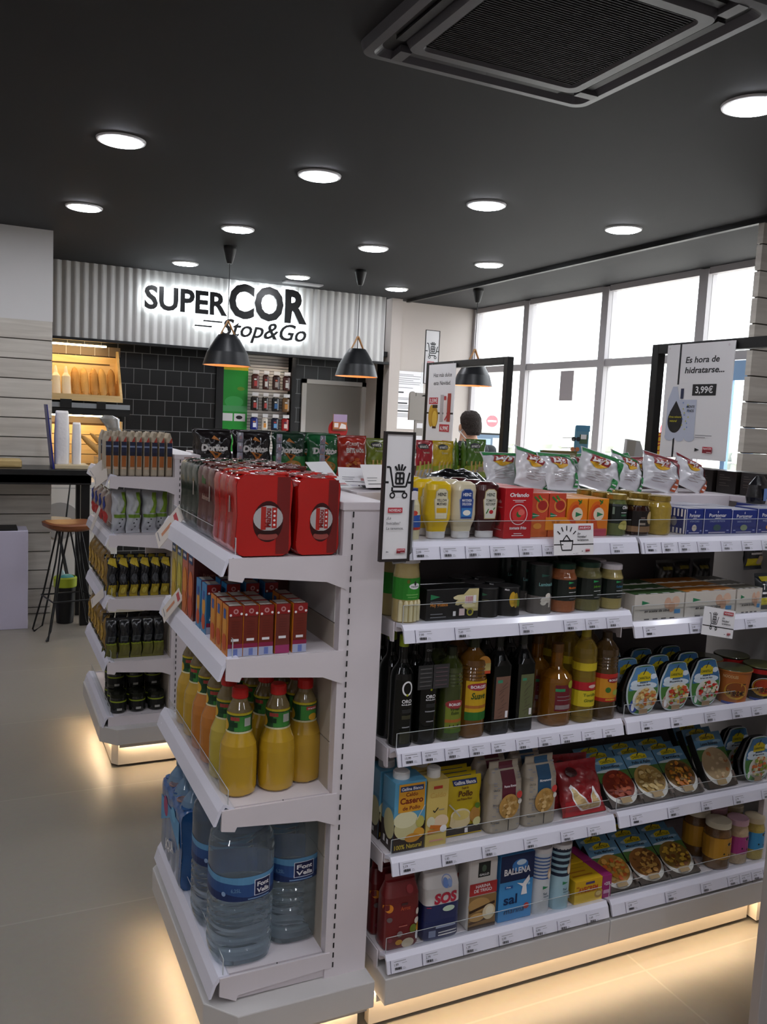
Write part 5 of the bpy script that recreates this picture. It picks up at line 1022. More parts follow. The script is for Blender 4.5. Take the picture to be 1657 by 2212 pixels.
def cup(c1, c2, words, cc, art2):
    t = thing('noodle_cup', 'x', 'cup'); secs = [(0, .041, .041, 2, 0, 0), (.1, .053, .053, 2, 0, 0), (.104, .056, .056, 2, 0, 0), (.107, .056, .056, 2, 0, 0)]
    MB().loft(secs, mat(c1, .35), 32).build('cup_body', t); MB().loft([(.107, .055, .055), (.109, .054, .054)], mat('4a4a20', .3, coat=.5), 28).build('foil_lid', t)
    a = Art(); art2(a); a.ell(0, .045, .034, .028, P(cc)); a.ell(0, .048, .029, .024, P(c2)).rect(-.034, .03, .034, .046, P(cc)).text(words, 0, .031, .014, INK, fit=.054, bold=.03)
    mb = MB(); a.apply(mb, Surf(secs).wrap, cx=.012, base=.001); mb.build('cup_print', t); return t
t = cup('b0662e', '8a4a22', 'YATEKOMO', 'c99a3a', lambda a: a.text('NOODLES', -.02, .085, .009, P('d8b888'), fit=.045).rect(.0, .066, .03, .069, INK).ell(.02, .062, .006, .006, INK).rect(-.04, .0, .04, .008, P('3a4a9a')))
row(t, [(2.118, 1.862, Z), (2.118, 1.98, Z)], 'orange-brown noodle cup, {}', 'orange-brown noodle cups', rz=-.6, names=['in front', 'behind it'])
t = cup('1a1412', 'a8381e', 'YATEKOMO', 'c99a2a', lambda a: band(a, .052, .088, .103, P('b02020')).ring(0, .047, .036, .03, .002, PAPER).rect(-.04, 0, .04, .008, P('2a4a9a')))
row(t, [(2.236, 1.86, Z), (2.236, 1.98, Z)], 'black noodle cup with red rim at the right edge, {}', 'black noodle cups', rz=-.6, names=['in front', 'behind it'])
t = cup('9a3a26', '6a2a1a', 'YATEKOMO', 'b0502a', lambda a: a.rect(-.02, .09, .02, .094, P('c98a6a'))); t.location = (2.04, 1.985, Z); t['label'] = 'red-brown noodle cup standing behind the right salad bowl'
#@@P2
# ------------------------------------------------------------------ near island, FOURTH SHELF: broth, soup, pasta, cheese, ready meals
Z = .503
CY = mat('5aa0c4', .3, coat=.3); CAPW = mat('dedcda', .35)
a = Art().rect(-.045, 0, .045, .075, P('2a1a14')).ell(-.005, .062, .038, .032, P('c9c290')).ell(-.012, .085, .034, .022, P('ddd8b0')).rect(-.034, .105, .040, .180, P('d89a2a')).rect(-.030, .160, .036, .174, P('2a3a6a')).text('Gallina Blanca', .003, .163, .008, PAPER, fit=.06, bold=.02)
a.text('Caldo', .003, .147, .010, P('7a2a1a'), fit=.034).text('Casero', .003, .128, .016, P('7a2a1a'), fit=.066, bold=.03).text('de Pollo', .003, .111, .010, P('7a2a1a'), fit=.05).ell(.028, .045, .016, .014, P('d8a03a')).ell(.01, .034, .022, .012, P('c98a2a')).ell(.03, .075, .012, .016, P('b8b05a')).line(.02, .08, .042, .118, .002, P('d8d4c8')).text('100% Natural', -.002, .008, .012, P('c9b02a'), fit=.078, bold=.02)
sd = Art().rect(-.035, 0, .035, .07, P('2a1a14')).ell(.01, .07, .03, .04, P('c9c290')).rect(-.035, .11, .035, .118, P('4a90b4')).rect(-.02, .012, -.01, .03, PAPER).rect(.0, .012, .01, .025, PAPER)
c = carton('broth_carton', 'x', 'carton', .090, .07, .185, CY, a, sd); MB().loft([(.183, .022, .022), (.200, .022, .022), (.203, .019, .019)], CAPW, 24, zfn=lambda x, y, z: (x - .012, y, z)).build('screw_cap', c)
row(c, [(.994, 1.875, Z), (.990, 1.955, Z)], 'light blue chicken broth carton with orange panel at the left end, {}', 'light blue broth cartons', names=BK)
a = Art().rect(-.014, .155, .012, .163, P('b83a2a')).text('Caldo', 0, .132, .014, P('c9a050'), fit=.046, bold=0).line(-.012, .098, -.008, .092, .003, INK).line(-.008, .092, .002, .104, .003, INK).rect(.004, .097, .02, .099, GREYINK).ell(.012, .066, .022, .018, P('e0c8a8')).ell(-.018, .068, .012, .014, P('d8d4b8')).line(-.02, .055, .022, .048, .010, P('c8702a')).line(-.026, .040, .02, .044, .010, P('c87a32')).ell(.02, .045, .010, .010, PAPER).rect(-.02, .014, .02, .018, P('d89a8a'))
c = carton('broth_carton', 'x', 'carton', .062, .06, .178, mat('d2b866', .35, coat=.2), a); MB().loft([(.176, .018, .018), (.2, .018, .018), (.203, .015, .015)], CAPW, 24).build('screw_cap', c)
row(c, [(1.073, 1.868, Z), (1.073, 1.94, Z)], 'tall pale yellow broth carton with vegetables, {}', 'pale yellow broth cartons', names=BK)
YS = mat('c9ae1c', .35, coat=.2)
a = Art().rect(-.055, .004, .055, .028, P('2a2018')).rect(-.036, .135, .04, .150, P('24356e')).text('Gallina Blanca', .002, .138, .009, PAPER, fit=.068, bold=.03).text('Sopa de', .0, .126, .006, P('6a3a1a'), fit=.022).text('Pollo', .002, .107, .015, P('5a2a16'), fit=.046, bold=.02).text('con Fideos Finos', 0, .097, .006, P('6a3a1a'), fit=.05)
a.ell(-.016, .056, .032, .02, P('d8ccae')).rect(-.048, .032, .016, .056, P('cdbb90')).ell(-.016, .034, .03, .012, P('cdbb90')).ell(-.016, .058, .027, .013, P('c9b46a')).line(-.05, .09, -.02, .055, .004, P('b8b4a8')).ell(.03, .055, .018, .02, P('a87a3a')).ell(.04, .035, .014, .012, P('c9c48a')).ell(.04, .078, .010, .008, P('5a7a2a')).rect(.0, .008, .01, .022, PAPER)
c = pillow('soup_sachet', 'x', 'sachet', .112, .158, .014, YS, a, seed=3, amp=.001)
for k in range(4):
    dz = dict(rot=(-.10, 0, 0))
    if k == 0: c.location = (1.172, 1.865, Z + .001); c.rotation_euler = (-.10, 0, 0); c['label'] = 'yellow chicken noodle soup sachet on the fourth shelf, ' + BK[0]; c['group'] = 'yellow soup sachets'
    else: dup(c, (1.170, 1.865 + .024 * k, Z + .001), None, 'yellow chicken noodle soup sachet on the fourth shelf, ' + BK[k], 'yellow soup sachets', rot=(-.10, 0, 0))
def pasta(c1, name, words):
    a = Art().rect(-.018, .05, .026, .19, P(c1)); rd = random.Random(len(words))
    for k in range(26):
        x = rd.choice([-.044, -.034, .034]); y = .01 + k * .0065; a.rect(x, y, x + rd.uniform(.006, .012), y + .0028, GREYINK)
    a.text('GIRATORI', -.036, .12, .006, INK, fit=.018, bold=0).text('BASILIC', -.036, .08, .005, INK, fit=.018, bold=0).text('ROSMARI', -.036, .03, .006, INK, fit=.024, bold=0)
    a.text(words, .005, .128, .0065, PAPER, fit=.038).ell(.004, .075, .032, .034, P('b98e4c')); food(a, .004, .072, .03, .032, ['c9a468', 'b08a4c', 'd8b67e', 'a47a3c'], 30, .22, seed=9).ell(.034, .105, .010, .010, P('c8403a')).ell(.036, .086, .007, .007, P('d8d4cc')).rect(.0, .01, .003, .04, INK)
    return standbag('pasta_bag', 'x', 'bag', .108, .06, .192, mat('a79c8c', .4, coat=.3), a, topw=.86, n=4)
c = pasta('5e2230', 'penne', 'Penne Rigate'); row(c, [(1.289, 1.868, Z), (1.289, 1.94, Z)], 'clear printed pasta bag with dark red stripe, {}', 'pasta bags with red stripe', names=BK, jit=.03)
c = pasta('2a4f6e', 'fusilli', 'Rigatoni'); row(c, [(1.405, 1.868, Z), (1.405, 1.94, Z)], 'clear printed pasta bag with blue stripe, {}', 'pasta bags with blue stripe', names=BK, jit=.03)
a = Art().rect(-.07, .0, .07, .04, P('a8222a')).poly([(-.055, .078), (-.048, .086), (.01, .030), (.018, .028), (.024, .07), (.03, .074), (.06, .03), (.055, .012), (-.01, .008), (-.04, .028)], PAPER).poly([(-.050, .072), (-.044, .076), (.008, .026), (.020, .022), (.026, .062), (.055, .028), (.05, .016), (-.008, .012), (-.036, .03)], P('cdb27e')); food(a, .0, .022, .04, .009, ['d8c090', 'c4a468', 'e0cca0'], 24, .18, 4)
a.ell(-.04, .12, .018, .014, P('3a1414'))
c = pillow('grated_cheese_bag', 'x', 'bag', .155, .150, .05, mat('8a1c22', .28, coat=.5, bump=.3), a, seed=8, amp=.004)
c.location = (1.565, 1.85, Z + .001); c.rotation_euler = (-.45, 0, 0); c['label'] = 'dark red grated cheese bag leaning on the fourth shelf, front one'; c['group'] = 'red cheese bags'
dup(c, (1.56, 1.90, Z + .001), None, 'dark red grated cheese bag leaning on the fourth shelf, one behind', 'red cheese bags', rot=(-.4, .05, 0))
def meal(cols, l1, dish='d8d6d0', w=.118, h=.155, plain=False):
    t = thing('ready_meal', 'x', 'ready meal'); a = Art().rect(-w / 2, h * .55, w / 2, h, P('5a86a4')).ell(-w * .2, h * .9, w * .2, h * .04, P('9ab4c4')).ell(w * .3, h * .82, w * .15, h * .03, P('8aa8bc')).rect(-w / 2, h * .5, w / 2, h * .70, P('4a6e34')).ell(-w * .1, h * .72, w * .38, h * .03, P('c4d0d4'))
    a.rect(-w * .26, h * .86, w * .26, h * .95, P('cdb81e')).ell(0, h * .95, w * .2, h * .03, P('cdb81e')).text('CARRETILLA', 0, h * .88, h * .05, P('3a4a1e'), fit=w * .44, bold=.02).line(-w * .04, h * .93, w * .05, h * .99, .003, INK).text(l1, 0, h * .77, h * .055, INK, fit=w * .6)
    a.rect(-w / 2, 0, w / 2, h * .2, P('3a2c24')).ell(0, h * .36, w * .495, h * .34, P(dish), n=32).ell(0, h * .42, w * .47, h * .30, P(cols[0]), n=30); food(a, 0, h * .41, w * .44, h * .28, cols, 70 if not plain else 22, .15, seed=len(l1) * 3).rect(-w * .2, h * .04, w * .12, h * .15, P('b09468')).rect(w * .40, h * .06, w * .48, h * .26, P('6a5a52'))
    mb = MB().box(-w / 2, w / 2, 0, .028, 0, h, mat('2a2a28', .35)); mb.build('tray', t, bevel=.002); mb = MB(); a.apply(mb, fFront(0), base=.0006); mb.build('printed_sleeve', t); return t
TILT = (-.85, 0, 0)
def meals(t, xs, z, nm, grp, n=3, y=1.845, tilt=TILT):
    for k in range(n):
        l = 'ready meal %s, %s' % (nm, ['front one', 'second one behind it', 'third one behind it'][k])
        p = (xs, y + .042 * k, z + .004)
        if k == 0: t.location = p; t.rotation_euler = tilt; t['label'] = l; t['group'] = grp
        else: dup(t, p, None, l, grp, rot=tilt)
M1 = [(1.722, ['7a2a1a', '9a3c22', '8a3018', 'b0522a'], 'Albondigas', 'with red-brown meatballs on the fourth shelf'), (1.843, ['a8884a', 'c4a868', '8a6a34', 'd0b880'], 'Pollo al Ajillo', 'with golden chicken on the fourth shelf'), (1.964, ['7a5a2a', 'c97a2a', '5a3a20', 'b0641e', 'd8a03a'], 'Ternera', 'with dark stew and orange carrots on the fourth shelf')]
for x, cols, l, nm in M1: meals(meal(cols, l), x, Z, nm, 'meals ' + nm)
meals(meal(['a8906c', 'c9b08a', 'a86a3a', 'b8a078'], 'Lasana Bolonesa', plain=True, w=.12, h=.17), 2.11, Z, 'with pale lasagne on the fourth shelf', 'lasagne meals', y=1.85, tilt=(-.6, 0, 0))
t = salad(['d8c89a', '8a9a3a', 'c96a3a'], 'Ensalada', 'Pasta', '4a7aa8', '5aa04a'); row(t, [(2.25, 1.855, Z + .001), (2.25, 1.94, Z + .001)], 'round ready salad with green cloth on the fourth shelf, {}', 'fourth shelf salads', names=BK)

# ------------------------------------------------------------------ near island, BOTTOM SHELF
Z = .240
a = Art().text('Arroz', .006, .105, .010, P('b8502e'), fit=.028).ell(-.040, .115, .011, .011, P('d8862a')).ell(-.038, .085, .007, .007, P('6a5a5a')).rect(-.006, .118, .012, .124, P('4a2a2a')).ell(.02, .155, .01, .01, P('8a2a2e')).ell(-.008, .042, .008, .008, P('8a7a7a')).ell(-.01, .02, .010, .007, P('c8922a')).ell(.016, .014, .018, .013, P('c9bda4')).ell(.03, .05, .010, .012, P('6a7a2a')).ell(.04, .07, .007, .009, P('d8d0c4')).ell(.041, .095, .005, .009, P('c9c0b4')).ell(.044, .05, .005, .014, P('d89a2a')).rect(-.012, .062, .012, .064, P('c87a6a')).ell(.042, .03, .005, .012, PAPER).ell(-.035, .03, .006, .006, P('8a2a3e'))
c = standbag('rice_bag', 'x', 'bag', .1, .062, .195, mat('6e1a1c', .3, coat=.4), a, topw=.85); row(c, [(.988, 1.866, Z), (.985, 1.94, Z)], 'dark red rice bag with coloured dots on the bottom shelf, {}', 'dark red rice bags', names=BK)
RW = mat('d0ccca', .3, coat=.5); RBL = mat('1e2858', .3, coat=.5)
a = Art().ring(.012, .155, .016, .016, .0025, P('8a9ac8')).ell(.008, .152, .008, .012, P('6a8ac8')).ell(.02, .150, .006, .010, P('8aa4d4')).text('SOS', .006, .103, .026, P('b0263e'), fit=.068, bold=.05, shear=.1).ell(.016, .085, .018, .008, P('c4d8c0')).rect(-.02, .034, .04, .038, P('aab4d4')).rect(-.01, .012, .045, .015, PAPER).rect(-.01, .02, .045, .022, PAPER).rect(-.048, .094, -.036, .096, P('b0263e'))
c = standbag('rice_bag', 'x', 'bag', .108, .07, .198, RW, a, topw=.92, mats=[RBL, RBL, RW, RW, RW, RW, RW]); mb = MB(); sf = Surf([(0, .0515, .0325, 5, 0, 0), (.006, .0545, .0355, 5, 0, 0), (.06, .0545, .0355, 5, 0, 0)])
MB().loft([(0, .0515, .0325, 5), (.006, .0545, .0355, 5), (.055, .0545, .0355, 5), (.0551, .053, .034, 5)], RBL, 36, cap=False).build('blue_base_band', c); m = MB(); Art().rect(-.02, .036, .04, .040, P('aab4d4')).rect(-.012, .012, .04, .015, PAPER).rect(-.012, .02, .042, .0225, PAPER).rect(-.04, .012, -.02, .03, P('8a94b4')).apply(m, sf.front, base=.0012); m.build('band_print', c)
row(c, [(1.105, 1.868, Z), (1.105, 1.95, Z)], 'white SOS rice bag with blue base on the bottom shelf, {}', 'white and blue rice bags', names=BK)
a = Art().rect(-.018, .148, .020, .19, P('1a1c1a')).ell(0, .172, .007, .010, P('4a5a4a')).text('GALLO', .001, .152, .006, PAPER, fit=.03, bold=.02).rect(-.042, .098, .044, .132, P('b03030')).text('HARINA', .0, .118, .009, PAPER, fit=.046, bold=.02).text('DE TRIGO', .0, .106, .009, PAPER, fit=.056, bold=.02)
a.rect(-.042, 0, .044, .096, P('8a6a40')).ell(-.01, .07, .034, .020, P('b08a54')).line(-.04, .052, .04, .07, .008, P('3a2414')).line(-.04, .02, .03, .03, .008, P('4a2e18')).ell(-.015, .035, .024, .012, P('c49a5e')).ell(.022, .045, .020, .022, P('d8c8a4')).ell(.024, .048, .012, .014, P('e4dac0')).rect(-.042, 0, .044, .012, P('3c2a1c'))
c = carton('flour_bag', 'x', 'bag', .090, .06, .198, mat('cfcac6', .45), a, bevel=.006); row(c, [(1.229, 1.868, Z), (1.229, 1.935, Z)], 'white flour packet with black square and red band on the bottom shelf, {}', 'flour packets', names=BK)
a = Art().rect(-.055, .115, .055, .192, P('16254e')).ell(.008, .158, .026, .018, P('3a7ac0')).ell(.012, .166, .016, .008, P('c8dcec')).text('BALLENA', .0, .135, .018, PAPER, fit=.086, bold=.03).rect(-.038, .095, -.012, .103, P('2a5aa0')).text('Fina', -.026, .097, .005, PAPER, fit=.014)
a.poly([(.0, .108), (.02, .103), (.04, .125), (.043, .11), (.032, .096), (.036, .07), (.016, .07), (.020, .094)], PAPER).text('sal', -.018, .050, .028, P('142a54'), fit=.044, bold=.02).text('marina', -.004, .022, .016, P('2a2a4a'), fit=.066, bold=0, shear=.2).ell(.036, .035, .009, .009, P('b8403a')).ell(.04, .1, .004, .004, P('9ac4e0'))
c = carton('salt_box', 'x', 'box', .110, .045, .192, mat('3f8cc8', .3, coat=.3), a, bevel=.002); row(c, [(1.339, 1.862, Z), (1.339, 1.912, Z), (1.339, 1.962, Z)], 'blue sea salt box with whale tail on the bottom shelf, {}', 'blue salt boxes', names=BK)
def saltcan(c1, st, wst, zs, base):
    a = Art(); r = .031
    for k in range(zs[2]): z = zs[0] + k * zs[1]; band(a, r, z, z + wst, P(st))
    a.ell(.012, .12, .008, .016, P('d4b494')).line(.012, .13, .014, .17, .003, P('d4b494')).ell(.012, .116, .005, .009, P('e8d8c4')); a.poly([(-.008, .076), (.010, .081), (-.008, .086)], P('2b7d52')).text('Sal', .0, .06, .006, P('2a4a5a'), fit=.012).text('gorda', .004, .052, .005, P('2a4a5a'), fit=.018).rect(-.006, .043, .014, .045, GREYINK)
    return bottle('salt_canister', 'x', 'can', [(0, r, r), (.182, r, r)], mat(c1, .35, coat=.2), ([(.180, r * 1.04, r * 1.04), (.192, r * 1.04, r * 1.04), (.193, r * .96, r * .96), (.190, r * .94, r * .94)], mat('d0cccc', .3)), a, body='canister_body', capn='lid', cut=r / 3)
c = saltcan('c9ccd0', '3f5f9a', .004, (.105, .010, 7), 0); row(c, [(1.430, 1.861, Z), (1.430, 1.93, Z), (1.430, 2.0, Z)], 'white salt canister with thin blue stripes, {}', 'thin striped salt canisters', names=BK)
c = saltcan('9fc0cc', '1a2438', .010, (.100, .018, 5), 0); row(c, [(1.498, 1.861, Z), (1.498, 1.93, Z), (1.498, 2.0, Z)], 'pale blue salt canister with thick navy stripes, {}', 'thick striped salt canisters', names=BK)
AY = mat('cfa51e', .32, coat=.3)
a = Art().rect(-.05, 0, .05, .03, P('dab838')).text('AVECREM', -.002, .034, .016, P('b03a2a'), fit=.07, bold=.03).rect(-.012, .056, .02, .063, P('4a3a6a')).ell(.036, .02, .014, .012, P('b08a4a')).rect(-.045, .05, -.035, .054, P('b06a1e')).ell(.036, .022, .010, .007, P('d8c080'))
sd = Art().rect(-.03, .005, -.012, .05, P('6a5a1e')).rect(.005, .01, .02, .03, PAPER); tp = Art().rect(-.04, -.02, .03, -.014, P('a86a1e')).rect(-.04, .0, .02, .006, P('a86a1e')).rect(-.04, .02, .03, .024, P('b08a1e'))
c = carton('stock_cube_box', 'x', 'box', .098, .085, .070, AY, a, sd, tp); row(c, [(1.59, 1.878, Z), (1.59, 1.968, Z)], 'yellow stock cube box on the bottom shelf, {}', 'yellow stock cube boxes', names=BK)
a = Art().text('+25%', 0, .04, .010, PAPER, fit=.022).rect(-.012, .015, .012, .026, P('c89ab8')); c = carton('stock_cube_box', 'small magenta box beside the yellow stock cube box', 'box', .034, .085, .070, mat('982a6a', .3, coat=.3), a); c.location = (1.660 - .003, 1.878, Z)
c = carton('stock_cube_box', 'magenta box behind the small magenta front box', 'box', .034, .085, .070, mat('982a6a', .3, coat=.3), None); c.location = (1.657, 1.968, Z)
M2 = [(1.735, ['a87a34', 'c9822a', 'b89a4a', 'd8a04a', 'c9602a'], 'Paella Marinera', 'with yellow rice on the bottom shelf'), (1.858, ['8a5a2c', 'b8863e', '6a4420', 'c49a4c'], 'Macarrones', 'with brown noodles on the bottom shelf'), (1.980, ['8a6a30', 'c9a03a', 'd8b040', '7a4a24'], 'Fideua', 'with yellow macaroni on the bottom shelf')]
for x, cols, l, nm in M2: meals(meal(cols, l), x, Z, nm, 'meals ' + nm, tilt=(-1.0, 0, 0))
for k, (x, r_, c1, c2, nm) in enumerate(((2.122, .042, 'b8862a', '6a4a2a', 'orange'), (2.207, .036, 'a0387a', 'b8a080', 'magenta'), (2.283, .034, '3a8aba', 'b09a4a', 'sky blue'))):
    a = band(Art(), r_, .036, .104 if k == 0 else .092, P(c1)).ell(.008, .085, .007, .005, INK).rect(.0, .082, .02, .084, PAPER).ell(-.01, .055, .003, .003, INK, n=8).ell(.01, .05, .003, .003, INK, n=8)
    j_ = jar('legume_jar', 'x', 'jar', r_, .150 - .006 * k, mat(c2, .15, coat=.6, bump=.4, bscale=70), mat(['d8d0b8', 'd0a8b8', 'cfc0a0'][k], .3), a, lidh=.018, neck=.9)
    row(j_, [(x, 1.868, Z), (x, 1.955, Z)], 'legume jar with %s label and flowered lid on the bottom shelf, {}' % nm, nm + ' legume jars', names=BK)

# ================================================================== TOP OF THE NEAR ISLAND: crisp bags, cards, coffee boxes
LW = mat('d6d5da', .2, coat=.6); LG_ = mat('1f7a3c', .3, coat=.5); LM_ = mat('7a1a24', .3, coat=.5)
def crisp(bm_, seed, red=False):
    a = Art().rect(-.075, .112, .075, .125, P('1f7a3c' if not red else '7a1a24')).ell(-.015, .085, .034, .020, P('d8a82a')).poly([(-.05, .082), (.018, .076), (.022, .104), (-.047, .110)], P('8a1e26')).text("Lay's", -.014, .084, .019, PAPER, fit=.058, bold=.05, shear=.2).poly([(.03, .125), (.075, .125), (.075, .05)], P('1f7a3c' if not red else '7a1a24'))
    for k in range(5): a.rect(-.055, .05 - k * .007, -.055 + [.08, .07, .085, .06, .05][k], .0515 - k * .007, P('9a8a8a'))
    a.rect(.038, .008, .060, .046, P('2f8a4a' if not red else 'b0502a')).rect(.041, .014, .057, .018, PAPER).rect(.041, .026, .057, .030, PAPER)
    return pillow('crisp_bag', 'x', 'bag', .158, .128, .05, LW, a, seed=seed, amp=.007, backm=bm_)
C1 = crisp(LG_, 5); C2 = crisp(LG_, 9); C3 = crisp(LM_, 14, True)
C1['group'] = C2['group'] = 'green and white crisp bags'
lay = [(C1, 1.54, 2.17, -.35, .12, 'leftmost of the front row'), (C2, 1.655, 2.165, -.5, .2, 'second of the front row'), (C1, 1.78, 2.17, -.3, -.3, 'front row above the fruit cartons'), (C2, 1.915, 2.165, -.4, .25, 'front row above the olive jar'),
       (C1, 1.50, 2.24, -.6, -.2, 'back row at the left end'), (C2, 1.60, 2.25, -.7, .3, 'back row second from the left'), (C1, 1.71, 2.24, -.6, -.1, 'back row in the middle'), (C2, 1.83, 2.25, -.5, .15, 'back row towards the right'), (C1, 1.96, 2.25, -.6, -.2, 'back row at the right end')]
used = set()
for c, x, y, tx, tz, nm in lay:
    l = 'white and green crisp bag on the island top, ' + nm
    if id(c) not in used: used.add(id(c)); c.location = (x, y, 1.405); c.rotation_euler = (tx, rd.uniform(-.3, .3), tz); c['label'] = l
    else: dup(c, (x, y, 1.405), None, l, 'green and white crisp bags', rot=(tx, rd.uniform(-.35, .35), tz))
C3.location = (2.045, 2.165, 1.405); C3.rotation_euler = (-.35, .22, -.1); C3['label'] = 'white and dark red crisp bag on the island top, left of the pair'; C3['group'] = 'red and white crisp bags'
dup(C3, (2.19, 2.165, 1.405), None, 'white and dark red crisp bag on the island top, rightmost one', 'red and white crisp bags', rot=(-.45, .3, .15))
dup(C3, (2.08, 2.25, 1.405), None, 'white and dark red crisp bag on the island top, behind the pair', 'red and white crisp bags', rot=(-.6, .0, .3))
for k, (x, y, rz, l) in enumerate(((1.08, 2.20, .3, 'black snack bag lying behind the mustard bottles'), (1.30, 2.19, -.2, 'black snack bag lying left of the crisp bags'), (1.40, 2.24, .5, 'black snack bag partly under the first crisp bag'))):
    c = pillow('black_snack_bag', l, 'bag', .17, .13, .05, mat('101012', .25, coat=.5), Art().rect(-.03, .06, .02, .064, GREYINK), seed=30 + k, amp=.006); c.location = (x, y, 1.405); c.rotation_euler = (-1.3, 0, rz)
c = pillow('bread_roll_bag', 'brown and green patterned bag behind the crisp bags near the sunglasses', 'bag', .15, .12, .04, mat('6a6038', .3, coat=.4, bump=.4), Art().ell(0, .07, .04, .03, P('8a8a4a')).ell(.03, .06, .02, .02, P('4a6a3a')), seed=41); c.location = (1.72, 2.275, 1.405); c.rotation_euler = (-.15, 0, 0)
# shelf of the far side carrying that bag
t = thing('price_card', 'x', 'card'); mb = MB().box(-.05, .05, 0, .0015, 0, .07, PAPER); Art().rect(-.04, .01, .04, .012, INK).rect(.012, .016, .04, .026, P('c98a8a')).rect(-.04, .02, -.01, .022, GREYINK).rect(-.04, .028, -.005, .030, GREYINK).apply(mb, fFront(0)); mb.build('card', t)
cd = [(.885, 2.13, 1.41, -1.2, .4, 'white price card lying flat behind the red can packs, nearest'), (.95, 2.17, 1.415, -.9, -.3, 'white price card behind the red can packs, leaning in the middle'), (1.01, 2.14, 1.41, -.5, .2, 'white price card standing left of the cart sign'), (.90, 2.25, 1.42, -.8, .6, 'white price card at the back left of the loose cards'), (1.02, 2.24, 1.415, -1.0, -.2, 'white price card at the back right of the loose cards')]
for k, (x, y, z, tx, tz, l) in enumerate(cd):
    if k == 0: t.location = (x, y, z); t.rotation_euler = (tx, 0, tz); t['label'] = l; t['group'] = 'loose price cards'
    else: dup(t, (x, y, z), None, l, 'loose price cards', rot=(tx, 0, tz))
# black coffee boxes on the right end unit
a = Art()
for k, z in enumerate((.062, .054, .046, .034, .026)): a.rect(-.03, z, -.03 + [.02, .045, .05, .03, .045][k], z + .0025, P('4c4440'))
sd = Art().ring(.0, .045, .006, .006, .001, P('a89a3a')).line(-.004, .036, .004, .052, .001, P('a89a3a'))
c = carton('coffee_box', 'x', 'box', .085, .10, .078, mat('17120f', .35, coat=.3), a, sd)
for k, (x, y, r_, l) in enumerate(((2.36, 2.36, -PI / 2, 'black coffee box on the right end unit, furthest left'), (2.36, 2.26, -PI / 2, 'black coffee box on the right end unit, second from the left'), (2.37, 2.165, -PI / 2, 'black coffee box on the right end unit, third from the left'), (2.38, 2.07, -PI / 2, 'black coffee box on the right end unit, at the right edge'))):
    if k == 0: c.location = (x + .02, y, 1.40); c.rotation_euler.z = r_; c['label'] = l; c['group'] = 'black coffee boxes'
    else: dup(c, (x + .02, y, 1.40), r_, l, 'black coffee boxes')

